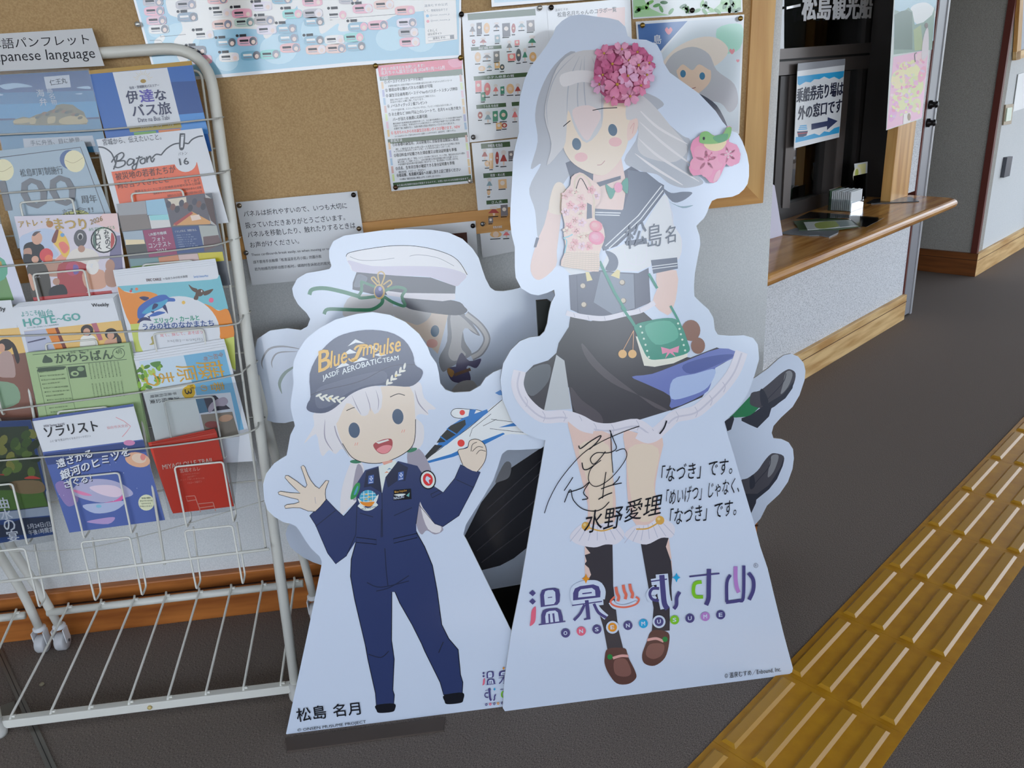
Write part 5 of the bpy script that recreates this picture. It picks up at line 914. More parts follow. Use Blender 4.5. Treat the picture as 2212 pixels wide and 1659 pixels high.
# writing and title
b = MB(PB, K_M, base=.0030); logo(b, ('on', 'sen', 'yu', 'mu', 'su', 'me'), halo=True)
o1, o2, o3 = b.nxt(), b.nxt(), b.nxt()
for x, y, ch, m in ((511, 593, 'O', LN), (618, 580, 'N', LP), (725, 567, 'S', LN), (831, 553, 'E', LO), (937, 541, 'N', LN), (1042, 528, 'M', LB), (1149, 515, 'U', LN), (1255, 503, 'S', LG), (1360, 492, 'U', LN), (1465, 480, 'M', LV), (1570, 468, 'E', LN)):
    if x in (831, 1149): b.ell(CARD, x, y, 44, off=o1)
    b.ell(m, x, y, 31, n=28, off=o2); b.text(CARD, ch, x - 12, y + 14, x + 12, y + 11, 26, .04, off=o3)
b.line(ink(110, 112, 130), [(1810 + 15 * math.cos(i * .42), 132 + 15 * math.sin(i * .42)) for i in range(15)], 2.5, False, closed=True); b.text(ink(110, 112, 130), 'R', 1804, 140, 1816, 138, 15)
b.build('title_logo', t_big)
b = MB(PB, K_M, base=.0030); b.text(INKC, '© 温泉むすめ／Enbound, Inc.', 1597, 906, 1982, 858, 40, .002); b.build('lettering', t_big)
b = MB(PB, K_L, base=.0030); o = b.nxt()
for s_, x0, y0, x1, y1, h in (('「なづき」です。', 1098, 898, 1584, 836, 118), ('「めいげつ」じゃなく、', 1130, 1056, 1632, 962, 112), ('「なづき」です。', 1156, 1192, 1612, 1118, 118)): b.text(INKC, s_, x0, y0, x1, y1, h, .002, off=o, shear=.12)
b.build('handwriting', t_big); b = MB(PB, K_L, base=.0030); o = b.nxt()
b.text(INKC, '水野', 570, 1244, 826, 1200, 150, .004, off=o, shear=.2); b.text(INKC, '愛理', 846, 1166, 1096, 1110, 140, .004, off=o, shear=.2)
b.build('handwriting', t_big); b = MB(PB, K_L, base=.0032); o = b.nxt()
for p, w_ in (([(538, 640), (552, 660), (620, 610), (690, 572), (660, 620), (610, 666)], 7), ([(750, 534), (775, 600), (794, 660), (740, 690), (660, 690), (618, 730), (640, 768), (690, 720), (720, 680)], 6), ([(560, 756), (570, 800), (600, 802), (640, 776)], 7), ([(304, 1102), (340, 1000), (420, 860), (560, 700), (700, 610), (860, 540), (952, 508)], 5),
              ([(756, 540), (762, 700), (772, 826)], 5), ([(690, 740), (620, 800), (606, 880), (660, 920), (760, 860), (860, 730), (850, 664), (790, 680)], 5), ([(438, 948), (470, 900), (498, 856)], 6), ([(440, 1028), (480, 940), (500, 1010), (560, 1070), (640, 1088), (700, 1070), (746, 1024)], 6), ([(470, 960), (560, 930), (610, 890), (570, 960), (600, 1000), (560, 1010)], 6),
              ([(672, 1008), (720, 980), (766, 962)], 7), ([(724, 820), (712, 900), (700, 1000)], 6), ([(690, 936), (760, 912), (832, 896)], 6), ([(770, 906), (800, 880), (818, 850)], 6), ([(1090, 560), (1120, 520), (1138, 470)], 10)): b.line(INKC, p, w_, True, False, off=o)
b.build('autograph', t_big); b = MB(PB, K_K, base=.0030); o = b.nxt(); gk_ = ink(70, 80, 100); b.text(gk_, '松', 1070, 556, 1252, 500, 200, -.006, off=o, shear=.05); b.text(gk_, '島', 1262, 540, 1380, 516, 200, -.006, off=o, shear=.05); b.text(gk_, '名', 1412, 506, 1500, 486, 150, -.006, off=o, shear=.05)
b.build('handwriting', t_big)
# fabric blossoms fixed beside the fringe
PF = PB.shift(.006); cen = MB(PF, K_J).P(1052, 560); cl = D.objects.new('blossom_cluster', None); COL.objects.link(cl); cl.parent = t_big; cl.location = cen - ORG[t_big.name]; ORG[cl.name] = cen
fp = [mat((226, 138, 170), .7), mat((232, 164, 190), .7), mat((206, 106, 146), .7), mat((230, 178, 206), .7)]; st_m = mat((206, 166, 70), .6)
def blossom(c, nrm, r, m, spin):
    x = nrm.cross(V((0, 0, 1))).normalized(); y = x.cross(nrm); b = MB()
    for k in range(5):
        a0 = spin + k * 1.2566; vs = []; fs = []
        for i in range(5):
            for j in range(5):
                u = i / 4; v_ = (j - 2) / 2; rr = r * (.12 + .9 * u) * (1 - .12 * (abs(v_) < .3) * (u > .9)); wv = .62 * math.sin(math.pi * min(1, .18 + u * .62)); an = a0 + v_ * wv * (1.05 - .18 * u)
                z = r * (.40 * u * u * .55 - .12 * (v_ * v_) + .10 * math.sin(5 * u + k)); vs.append(c + x * (math.cos(an) * rr) + y * (math.sin(an) * rr) + nrm * z)
        for i in range(4):
            for j in range(4): fs.append((i * 5 + j, i * 5 + j + 1, (i + 1) * 5 + j + 1, (i + 1) * 5 + j))
        b.add(vs, fs, m, True)
    b.lathe([(r * .10, 0), (r * .13, r * .1), (r * .05, r * .22)], c, st_m, nrm, 8); b.build('blossom', cl)
N_ = PB.n; spots = [(1000, 640, 1.15), (1180, 480, 1.0), (960, 470, 1.0), (1090, 570, 1.0), (890, 380, .85), (1040, 345, .8), (1170, 370, .9), (1250, 560, .9), (1200, 650, .9), (1110, 740, .9), (880, 560, .9), (850, 640, .8), (970, 740, .85), (1100, 440, .85), (1270, 460, .8)]
for i, (x, y, sc) in enumerate(spots):
    dx, dy = (x - 1050) / 250, (y - 560) / 240; dd = min(1, dx * dx + dy * dy); nr = (N_ + PB.h * dx * .75 - PB.u * dy * .75).normalized()
    c = MB(PB, K_J).P(x, y, .012 + .030 * (1 - dd)); blossom(c, nr, .0225 * sc, fp[i % 4], i * .7)
b = MB(PB, K_J, base=.0045); b.sheet(fp[2], catmull([(860, 340), (1060, 310), (1240, 350), (1300, 520), (1240, 680), (1100, 790), (960, 790), (830, 680), (800, 520)], True, 3), -.004, fp[2]); b.build('felt_backing', cl)
# raised basket card and raised bird card
def raised(name, K, outline, m, off=.012, th=.004):
    pl = PB.shift(off); q = MB(pl, K); q.sheet(m, catmull(outline, True, 2), th, EDGE); cc = MB(pl, K); c = q.P(*outline[0]); e = D.objects.new(name, None); COL.objects.link(e); e.parent = t_big; e.location = c - ORG[t_big.name]; ORG[e.name] = c
    q.build('card', e); return e, MB(pl, K)
bk = ink(206, 190, 182)
e, a = raised('basket_card', K_K, [(520, 688), (548, 590), (560, 520), (545, 430), (552, 330), (524, 200), (540, 70), (600, 0), (610, -70), (680, -110), (740, -80), (790, -40), (858, 20), (850, 140), (806, 190), (812, 290), (870, 330), (896, 440), (868, 530), (846, 600), (842, 738), (680, 715)], ink(214, 190, 186))
a.poly(bk, [(560, 560), (850, 560), (840, 736), (526, 688)])
for i in range(9): a.line(ink(176, 164, 154), [(556 - i * 3, 572 + i * 15), (620, 580 + i * 16), (700, 580 + i * 17), (846, 590 + i * 16)], 5, False)
for i in range(12): a.line(ink(186, 172, 162), [(566 + i * 24, 565), (546 + i * 26, 694 + i * 4)], 3, False)
a.line(ink(190, 176, 160), [(640, 40), (640, -40), (690, -90), (750, -50), (800, 100), (800, 280)], 16); a.line(INKC, [(650, 30), (690, -60), (750, 40)], 6); a.poly(nvd, [(745, 150), (782, 170), (786, 280), (740, 290)])
pb = [ink(226, 186, 190), ink(222, 166, 176), ink(206, 180, 196), ink(214, 196, 186)]
for i, (x, y) in enumerate(((560, 90), (600, 170), (560, 230), (650, 60), (690, 110), (780, 40), (820, 90), (690, 240), (640, 300), (590, 350), (700, 320), (570, 390), (650, 390), (640, 490), (700, 520), (690, 440), (620, 530), (760, 520), (650, 200), (740, 430), (600, -30 + 90), (700, 180))):
    for k in range(5): a.ell(pb[i % 4], x + 20 * math.cos(k * 1.257 + i), y + 20 * math.sin(k * 1.257 + i), 19, 14, k * 1.257 + i, 10, off=.0002 + .00012 * (i % 6))
    a.ell(ink(206, 150, 150), x, y, 7, n=8, off=.0011)
for x, y, r, c in ((820, 350, 56, (222, 130, 150)), (824, 450, 68, (214, 120, 156))):
    for k in range(3): a.ell(ink(c[0] - k * 6, c[1] + k * 14, c[2] + k * 8), x - k * 6, y - k * 5, r * (1 - .28 * k), r * (.86 - .26 * k), .3, 14, off=.0012 + k * .0001)
a.line(ink(110, 176, 196), [(552, 580), (570, 480), (545, 450), (580, 440), (620, 420)], 9); a.build('printed_basket', e)
e, a = raised('blossom_card', K_J, [(1702, 1080), (1726, 1046), (1770, 1042), (1830, 1080), (1900, 1064), (1940, 1000), (1978, 1008), (1970, 1060), (1954, 1130), (2020, 1156), (2050, 1230), (2040, 1310), (1980, 1330), (1930, 1322), (1890, 1400), (1850, 1470), (1790, 1478), (1730, 1410), (1650, 1420), (1612, 1350), (1650, 1280), (1624, 1190), (1650, 1116)], ink(206, 116, 160))
for k in range(5): a.ell(ink(214, 132, 170), 1760 + 78 * math.cos(k * 1.257 + .3), 1290 + 78 * math.sin(k * 1.257 + .3), 66, 56, k * 1.257 + .3, off=.0002)
for k in range(5): a.ell(ink(210, 122, 164), 1950 + 56 * math.cos(k * 1.257), 1240 + 56 * math.sin(k * 1.257), 48, 42, k * 1.257, off=.00026)
for x, y, r, m in ((1782, 1254, 36, ink(176, 60, 110)), (1950, 1236, 28, ink(226, 190, 210))):
    for k in range(5): a.line(m, [(x, y), (x + r * math.cos(k * 1.257 + .4), y + r * math.sin(k * 1.257 + .4))], 6, False, off=.0004); a.ell(m, x + r * math.cos(k * 1.257 + .4), y + r * math.sin(k * 1.257 + .4), 8, n=8, off=.0004)
a.poly(ink(214, 196, 150), [(1740, 1150), (1820, 1130), (1930, 1120), (1900, 1190), (1830, 1210), (1770, 1190)], True, off=.0006)
gn = ink(92, 156, 62); a.poly(gn, [(1702, 1110), (1716, 1056), (1770, 1042), (1830, 1080), (1900, 1066), (1936, 1010), (1976, 1012), (1956, 1100), (1880, 1140), (1780, 1150), (1710, 1140)], True, off=.0008); a.poly(ink(40, 130, 70), [(1820, 1090), (1940, 1060), (1930, 1120), (1860, 1136)], True, off=.0009); a.ell(INKC, 1740, 1102, 10, 14, off=.001)
a.poly(ink(226, 170, 196), [(1840, 1400), (1880, 1370), (1870, 1440), (1820, 1476)], True, off=.0005); a.build('printed_bird', e)
# black prop behind the tall cutout
b = MB(); b.prism([(.188, 1.664, .002), (.188, 1.664, .955), (.214, 1.664, .955), (.33, 1.664, .86), (.33, 1.664, .002)], (0, .012, 0), mat((20, 26, 22), .5)); b.build('prop', t_big)
b = MB(); b.box((.39, 1.53, .004), (.62, .12, .008), M_black, bevel=.001); b.build('foot_plate', t_big)

# ================= small cutout
PS = leaned(1.4725, 10.0)
O_sm = [(618, 1584), (620, 1592), (626, 1599), (900, 1562), (1186, 1524), (1106, 1366), (1008, 1167), (1001, 1155), (1006, 1134), (1026, 1102), (1046, 1071), (1066, 1036), (1078, 1001), (1084, 981), (1096, 972), (1119, 972), (1168, 969), (1196, 950), (1206, 900), (1200, 850), (1180, 806), (1130, 792), (1081, 798), (1066, 804), (1049, 816), (1038, 833), (1015, 846), (980, 848), (962, 842), (951, 828), (948, 805), (943, 785), (930, 767), (924, 750),
        (905, 721), (875, 695), (842, 680), (804, 674), (771, 678), (725, 690), (690, 709), (661, 732), (644, 758), (634, 781), (632, 807), (635, 825), (631, 848), (627, 877), (632, 900), (637, 920), (627, 940), (622, 969), (619, 984), (607, 991), (592, 1001), (575, 1023), (568, 1047), (571, 1081), (577, 1101), (592, 1116), (612, 1128), (627, 1131), (640, 1137), (651, 1153), (661, 1170), (675, 1188), (690, 1201), (695, 1212), (694, 1224), (664, 1370)]
t_sm = cutout('small_cutout', 'smaller cardboard cutout at front left, a cheerful figure in a navy flight suit waving', PS, O_sm, k=1)
a = MB(PS, K_H); su, sud, cap = ink(36, 50, 96), ink(24, 32, 62), ink(40, 52, 88); hs, hsd = ink(196, 198, 210), ink(140, 138, 158); sk3 = ink(206, 196, 188); ol = INKC
# model jet
jw, jb = ink(206, 214, 226), ink(26, 104, 180)
a.poly(jw, [(1275, 1096), (1450, 980), (1640, 840), (1790, 700), (1880, 636), (2000, 640), (2180, 800), (2150, 900), (1950, 890), (1800, 920), (1640, 990), (1320, 1104)]); a.poly(jw, [(1500, 738), (1530, 702), (1620, 704), (1730, 720), (1650, 764), (1540, 770)], True)
a.line(ol, [(1290, 1096), (1640, 840), (1880, 636)], 4, False); a.line(ol, [(1500, 738), (1530, 702), (1620, 704), (1730, 720), (1650, 764), (1540, 770)], 4, True, False, True)
a.poly(jb, [(1400, 970), (1480, 840), (1590, 770), (1770, 705), (1778, 728), (1640, 834), (1470, 970), (1410, 1000)]); a.poly(ink(24, 26, 30), [(1272, 1094), (1380, 970), (1440, 976), (1310, 1090)]); a.poly(ink(20, 24, 24), [(1392, 956), (1430, 900), (1500, 826), (1606, 782), (1612, 820), (1540, 892), (1450, 950)])
for p in ([(1470, 850), (1540, 892)], [(1420, 908), (1470, 944)]): a.line(jb, p, 9, False)
a.poly(jb, [(1296, 1100), (1500, 1040), (1650, 972), (1890, 880), (1904, 890), (1720, 984), (1520, 1060), (1340, 1106)]); a.poly(jb, [(1640, 708), (1690, 706), (1670, 750), (1630, 760)]); a.poly(jb, [(1856, 842), (1990, 800), (2040, 826)]); a.poly(jb, [(1830, 584), (1870, 560), (1900, 600), (1860, 600)])
for p in ([(1790, 850), (2140, 890)], [(1800, 780), (1960, 800), (2120, 870)], [(1640, 910), (1660, 850), (1800, 740)], [(1740, 830), (1840, 780)]): a.line(ol, p, 3, False)
for x, y, r in ((1585, 730, 20), (1576, 958, 27), (2066, 862, 22)): a.ell(ink(206, 50, 44), x, y, r)
# hair behind, tails
a.poly(hsd, [(1175, 1015), (1268, 1005), (1350, 1150), (1360, 1320), (1430, 1560), (1440, 1612), (1380, 1640), (1320, 1610), (1280, 1640), (1240, 1560), (1200, 1300)], True); a.poly(hs, [(1290, 1180), (1350, 1330), (1430, 1600), (1330, 1600), (1270, 1400)], True); a.poly(hs, [(760, 1095), (832, 1100), (850, 1200), (800, 1380), (740, 1440), (690, 1490), (672, 1450), (690, 1280)], True); a.poly(hsd, [(800, 1120), (845, 1180), (800, 1370), (760, 1350)], True)
a.poly(hs, [(480, 730), (478, 830), (402, 962), (492, 890), (520, 1010), (545, 1056), (590, 1010), (640, 1040), (690, 1000), (760, 1080), (800, 1080), (720, 900), (660, 700)], True, 3); a.poly(hs, [(1180, 530), (1272, 508), (1300, 620), (1388, 700), (1330, 710), (1330, 750), (1270, 740), (1240, 770), (1296, 830), (1290, 960), (1220, 1000), (1200, 760)], True, 3)
for p in ([(560, 780), (560, 920), (620, 1020)], [(620, 760), (650, 900), (740, 1060)], [(1230, 560), (1260, 660), (1330, 740)]): a.line(hsd, p, 9, True, True)
a.ell(ink(40, 110, 84), 790, 1096, 44, 14); a.ell(ink(40, 110, 84), 1210, 1010, 40, 14, -.3)
# face
a.poly(sk3, [(640, 660), (720, 560), (980, 535), (1195, 540), (1232, 740), (1225, 950), (1150, 1036), (1000, 1102), (860, 1104), (760, 1062), (690, 960), (645, 820)], True, 3); a.line(ol, [(690, 960), (760, 1062), (860, 1104), (1000, 1102), (1150, 1036), (1225, 950), (1236, 780)], 5)
for x, y in ((770, 862), (1096, 760)):
    a.ell(ink(52, 74, 104), x + 8, y, 42, 58, -.1); a.line(ol, [(x - 50, y - 146), (x + 10, y - 170), (x + 60, y - 158)], 5)
a.poly(ink(150, 60, 66), [(922, 966), (990, 932), (1056, 928), (1062, 985), (1030, 1030), (980, 1038), (940, 1012)], True); a.poly(ink(206, 130, 140), [(945, 1008), (1000, 975), (1058, 980), (1030, 1026), (985, 1034)], True); a.poly(ink(222, 226, 230), [(940, 952), (1030, 928), (1040, 938), (960, 964)])
for x, y in ((790, 965), (1140, 868)): a.line(ink(206, 130, 120), [(x - 8, y + 12), (x, y - 10)], 4, False); a.line(ink(206, 130, 120), [(x + 8, y + 10), (x + 16, y - 12)], 4, False)
a.poly(hs, [(640, 690), (720, 580), (850, 545), (975, 535), (982, 690), (930, 742), (900, 690), (880, 745), (830, 752), (780, 690), (720, 660), (660, 790), (610, 840), (600, 740)], True, 2)
for p in ([(760, 600), (800, 690), (830, 745)], [(860, 570), (890, 660), (900, 720)], [(940, 560), (960, 640), (955, 710)]): a.line(hsd, p, 6, True, True)
# suit
a.k = K_I
bd = [(630, -70), (700, -100), (1000, -100), (1010, -60), (1000, 130), (1015, 160), (1060, 240), (1110, 360), (1140, 520), (1170, 740), (1215, 830), (1275, 900), (1290, 1060), (1305, 1110), (1302, 1178), (1182, 1190), (1160, 1110), (1062, 912), (1040, 860), (980, 740), (900, 600), (870, 530), (850, 530), (848, 840), (865, 960), (856, 1160), (866, 1190), (862, 1252), (750, 1256), (745, 1180), (696, 960), (680, 870), (612, 580), (585, 430), (590, 320), (620, 210), (625, 150)]
a.poly(su, bd); a.line(ol, bd, 5, False, False, True); a.poly(INKC, [(750, 1256), (864, 1246), (870, 1282), (850, 1300), (770, 1306), (752, 1290)], True); a.poly(INKC, [(1186, 1192), (1304, 1176), (1308, 1222), (1290, 1242), (1205, 1250), (1188, 1230)], True)
a.k = K_H
to = [(780, 1700), (795, 1400), (790, 1270), (860, 1160), (962, 1130), (985, 1330), (1010, 1212), (1105, 1092), (1250, 1128), (1320, 1240), (1262, 1420), (1240, 1560), (1245, 1700)]
a.poly(su, to)
a.poly(su, [(446, 1500), (570, 1376), (640, 1452), (700, 1504), (800, 1390), (840, 1480), (800, 1600), (784, 1700), (720, 1800), (640, 1860), (580, 1780), (490, 1570)]); a.line(ol, [(446, 1500), (570, 1376), (640, 1452), (700, 1504), (800, 1390)], 4, False); a.line(ol, [(446, 1500), (490, 1570), (580, 1780), (640, 1860), (720, 1800), (790, 1640)], 4, False)
a.poly(su, [(1240, 1128), (1320, 1245), (1380, 1290), (1442, 1328), (1530, 1220), (1572, 1120), (1720, 1176), (1670, 1290), (1560, 1500), (1440, 1582), (1380, 1560), (1290, 1440), (1240, 1330)]); a.line(ol, [(1320, 1245), (1442, 1328), (1530, 1220), (1572, 1120), (1720, 1176), (1670, 1290), (1560, 1500), (1440, 1582), (1380, 1560), (1262, 1420), (1240, 1560)], 4, False)
for p in ([(800, 1400), (790, 1640)], [(985, 1330), (990, 1660)], [(490, 1580), (640, 1460)], [(1540, 1230), (1670, 1290)], [(1075, 1500), (1210, 1440)], [(820, 1480), (920, 1510)], [(1350, 1340), (1410, 1310), (1430, 1330), (1360, 1366), (1350, 1340)]): a.line(sud, p, 6, False)
a.k = K_I
for p in ([(622, 180), (750, 195), (752, 225), (622, 212)], [(860, 190), (1012, 155), (1012, 182), (862, 218)]): a.line(ol, p, 4, False, False, True)
for p in ([(805, 250), (815, 400), (825, 490)], [(690, 470), (780, 500), (960, 460)], [(750, 525), (840, 500), (960, 425)], [(700, 930), (780, 950), (830, 910)], [(1150, 920), (1180, 850)], [(782, 180), (784, 0)]): a.line(sud, p, 6)
a.k = K_H
a.poly(ink(196, 206, 212), [(960, 1132), (1085, 1084), (1100, 1120), (1012, 1212), (986, 1330), (968, 1200)]); a.poly(ink(200, 150, 140), [(985, 1100), (1065, 1082), (1062, 1100), (1000, 1122)])
for x, y in ((1040, 1150), (1020, 1175), (1060, 1172), (1040, 1196)): a.poly(ink(70, 110, 160) if y < 1160 else ink(206, 120, 70), [(x - 18, y + 8), (x, y - 6), (x + 20, y + 4), (x, y + 3)])
a.poly(sud, [(868, 1168), (960, 1140), (985, 1330), (900, 1280), (850, 1290)]); a.poly(sud, [(1100, 1098), (1180, 1140), (1160, 1240), (1100, 1240), (1030, 1290), (1012, 1212)])
for x, y in ((905, 1232), (1128, 1206)):
    a.poly(ink(60, 90, 160), [(x - 20, y - 30), (x + 20, y - 38), (x + 18, y + 26), (x - 24, y + 32)]); [a.ell(CARD, x + dx_, y + dy_, 6, n=6) for dx_, dy_ in ((-8, -8), (8, -10), (0, -22), (0, 2))]; a.line(CARD, [(x - 16, y + 22), (x + 14, y + 16)], 5, False)
# patches
a.ell(ink(60, 150, 190), 882, 1368, 66, 60)
for p in ([(820, 1368), (945, 1355)], [(882, 1310), (882, 1428)], [(830, 1340), (936, 1332)], [(830, 1398), (936, 1390)], [(850, 1318), (850, 1420)], [(914, 1316), (914, 1418)]): a.line(ink(206, 222, 230), p, 4, False)
for x, y in ((870, 1340), (890, 1360), (866, 1376), (900, 1386)): a.poly(ink(206, 176, 90), [(x - 12, y + 6), (x, y - 8), (x + 12, y + 4)])
wg = ink(196, 206, 212); a.poly(wg, [(805, 1370), (840, 1400), (860, 1430), (830, 1425)], True); a.poly(wg, [(960, 1340), (920, 1390), (905, 1425), (940, 1405)], True); a.line(wg, [(810, 1420), (850, 1448), (900, 1448), (950, 1412)], 22); a.poly(ink(206, 130, 40), [(820, 1395), (870, 1400), (930, 1396), (900, 1430), (850, 1424)], True)
a.text(INKC, 'Blue Impulse', 835, 1462, 940, 1440, 16, .01); a.poly(INKC, [(1074, 1308), (1202, 1298), (1206, 1376), (1070, 1386)]); a.poly(wg, [(1075, 1345), (1105, 1338), (1150, 1336), (1160, 1342), (1120, 1354)], True); a.poly(ink(90, 150, 150), [(1166, 1350), (1192, 1326), (1188, 1360)])
a.ell(INKC, 1328, 1232, 60, 72, -.2); a.ell(wg, 1328, 1232, 52, 63, -.2); a.ell(ink(190, 40, 44), 1328, 1230, 37, 47, -.2); a.poly(CARD, [(1310, 1230), (1320, 1205), (1340, 1215), (1350, 1225), (1335, 1235), (1340, 1262), (1325, 1250)], True)
a.poly(ink(40, 130, 70), [(752, 1378), (760, 1320), (790, 1262), (820, 1258), (815, 1310), (790, 1360)], True); a.poly(ink(70, 140, 176), [(775, 1340), (800, 1280), (808, 1290), (790, 1340)], True)
# hands
a.poly(sk3, [(1555, 1010), (1622, 992), (1640, 942), (1690, 928), (1745, 960), (1766, 1020), (1750, 1100), (1696, 1172), (1590, 1122), (1566, 1060)], True, 3); a.line(ol, [(1590, 1122), (1566, 1060), (1555, 1010), (1622, 992), (1640, 942), (1690, 928), (1745, 960), (1766, 1020), (1750, 1100), (1696, 1172)], 4)
for p in ([(1650, 1020), (1660, 970), (1694, 950)], [(1660, 1020), (1700, 985), (1740, 990)], [(1690, 1040), (1720, 1010), (1760, 1020)]): a.line(ol, p, 4)
a.k = K_Y
hd = [(508, 222), (530, 208), (548, 226), (575, 300), (605, 358), (650, 415), (690, 440), (720, 405), (755, 360), (786, 362), (770, 400), (752, 450), (750, 500), (756, 552), (700, 620), (650, 668), (580, 664), (500, 632), (430, 630), (352, 638), (344, 614), (370, 598), (440, 592), (490, 574), (478, 548), (400, 530), (330, 510), (288, 498), (280, 478), (304, 466), (400, 482), (500, 486), (450, 440), (390, 380), (348, 332), (354, 310), (380, 310), (470, 370), (530, 418), (552, 430), (568, 405), (545, 330)]
a.poly(sk3, hd); a.line(ol, hd, 5, False, False, True); a.line(hsd, [(646, 524), (650, 565), (658, 590)], 4)
# cap
a.k = K_H
cp = [(452, 610), (446, 440), (510, 300), (600, 200), (700, 145), (860, 114), (1030, 128), (1150, 190), (1215, 290), (1232, 372), (1285, 412), (1288, 450), (1256, 500), (1190, 536), (1060, 530), (940, 530), (840, 552), (740, 602), (640, 690), (560, 732), (470, 730), (424, 705), (430, 660)]
a.poly(cap, cp, True, 3); a.poly(ink(64, 74, 104), [(500, 560), (640, 500), (820, 450), (1000, 420), (1010, 500), (860, 530), (720, 590), (600, 680), (500, 690)], True); a.line(sud, [(452, 600), (560, 560), (740, 520), (860, 480), (1050, 385), (1232, 372)], 6)
for p in ([(728, 236), (786, 182), (858, 214), (790, 208)], [(880, 238), (920, 232), (968, 272), (900, 250)], [(690, 300), (745, 256), (800, 284), (752, 290)], [(770, 360), (830, 316), (884, 334), (836, 344)], [(636, 406), (700, 350), (745, 376), (690, 388)], [(930, 300), (975, 282), (1020, 300), (970, 312)]): a.poly(ink(206, 216, 228), p)
for cx_, cy_, d_ in ((600, 625, .15), (1090, 455, -.75)):
    for i in range(9): a.ell(ink(196, 200, 198), cx_ + (i - 4) * 22 * math.cos(d_), cy_ + (i - 4) * 22 * math.sin(d_) + (10 if i % 2 else -12), 26, 9, d_ + (.6 if i % 2 else -.6), 10)
    a.ell(ink(206, 190, 130), cx_, cy_, 9)
a.build('printed_figure', t_sm)
b = MB(PS, K_H, base=.0030); gd3 = ink(200, 158, 36)
o = b.nxt()
for s_, x0, y0, x1, y1, h, sh in (('B', 512, 430, 600, 400, 150, .15), ('lue', 600, 398, 722, 358, 120, .2), ('mp', 840, 344, 960, 306, 100, .2), ('ulse', 965, 308, 1122, 272, 116, .2)): b.text(gd3, s_, x0, y0, x1, y1, h, .018, off=o, shear=sh)
for p, w_ in (([(835, 232), (812, 280), (790, 325), (760, 340)], 26), ([(780, 262), (800, 236), (850, 226), (880, 232)], 16), ([(735, 326), (760, 345), (800, 336)], 14)): b.line(gd3, p, w_, off=o)
o = b.nxt()
for s_, x0, y0, x1, y1, h in (('JASDF', 545, 500, 668, 452, 46), ('AERO', 690, 446, 830, 396, 42), ('BATIC', 836, 396, 984, 356, 40), ('TEAM', 994, 358, 1112, 336, 34)): b.text(ink(200, 212, 226), s_, x0, y0, x1, y1, h, .02, off=o)
b.build('cap_lettering', t_sm); b = MB(PS, K_H, base=.0030); o = b.nxt(); b.text(ink(206, 160, 70), 'Blue Impulse', 1082, 1336, 1172, 1322, 20, .006, off=o); b.text(CARD, 'NAZUKI', 1076, 1380, 1150, 1366, 20, .02, off=o)
b.build('name_tag', t_sm); b = MB(PS, K_I, base=.0030); b.text(INKC, '松島', 246, 1366, 434, 1340, 88, .008, off=o); b.text(INKC, '名月', 478, 1334, 652, 1316, 82, .008, off=o); b.text(INKC, '© ONSEN MUSUME PROJECT', 246, 1432, 686, 1376, 24, .0, off=o); b.build('lettering', t_sm)
b = MB(PS, K_I, base=.0030); logo(b, ('on',), 1430, 1040, .35, 262, 288); logo(b, ('sen',), 1534, 1032, .35, 556, 258); logo(b, ('mu',), 1444, 1146, .34, 1080, 190); logo(b, ('su',), 1545, 1140, .34, 1358, 156); logo(b, ('me',), 1650, 1120, .34, 1606, 140)
for x, m in ((1455, LN), (1481, LP), (1506, LN), (1531, LO), (1557, LN)): b.ell(m, x, 1253 - (x - 1455) * .1, 8, n=12); b.ell(CARD, x, 1253 - (x - 1455) * .1, 3, n=8)
b.build('title_logo', t_sm)
b = MB(); b.prism([FLOOR.at(*p) for p in ((616, 1597), (621, 1625), (958, 1580), (962, 1552))], (0, 0, .004), mat((84, 72, 64), .8)); b.build('foot_plate', t_sm)
b = MB(); b.prism([(-.30, 1.497, .002), (-.30, 1.54, .30), (-.30, 1.60, .30), (-.30, 1.66, .002)], (.008, 0, 0), M_black); b.build('prop', t_sm)

# ================= rear cutout
PR = leaned(1.700, 8.5)
O_re = [(545, 800), (546, 775), (556, 732), (583, 714), (621, 709), (650, 713), (664, 705), (670, 689), (662, 676), (644, 658), (634, 640), (631, 623), (642, 602), (662, 590), (692, 585), (712, 581), (716, 574), (711, 557), (711, 539), (720, 521), (743, 509), (778, 504), (829, 497), (875, 495), (930, 496), (968, 502), (999, 516), (1021, 537), (1034, 557), (1042, 582), (1049, 602), (1059, 621), (1069, 628), (1087, 629), (1105, 626), (1121, 622), (1150, 612),
        (1190, 625), (1230, 680), (1300, 760), (1420, 830), (1540, 850), (1600, 834), (1632, 815), (1659, 796), (1681, 776), (1694, 767), (1709, 764), (1724, 770), (1736, 784), (1740, 801), (1738, 821), (1727, 854), (1712, 879), (1687, 902), (1671, 920), (1667, 935), (1671, 947), (1689, 949), (1704, 956), (1713, 970), (1715, 990), (1712, 1013), (1702, 1041), (1684, 1067), (1657, 1092), (1643, 1120), (1629, 1136), (1560, 1170), (1400, 1222), (1126, 1262), (1062, 1273),
        (960, 1284), (800, 1270), (695, 1221), (675, 1214), (655, 1204), (637, 1191), (627, 1181), (620, 1166), (617, 1153), (621, 1138), (640, 1110), (700, 1050), (700, 960), (636, 909), (615, 914), (592, 913), (569, 905), (557, 888), (548, 842)]
t_re = cutout('rear_cutout', 'wide cardboard cutout behind the others, naval cap at one end, loafers at the other', PR, O_re, k=1)
a = MB(PR, K_G); sv, svd = ink(172, 174, 182), ink(122, 126, 138); gn2 = ink(40, 110, 80)
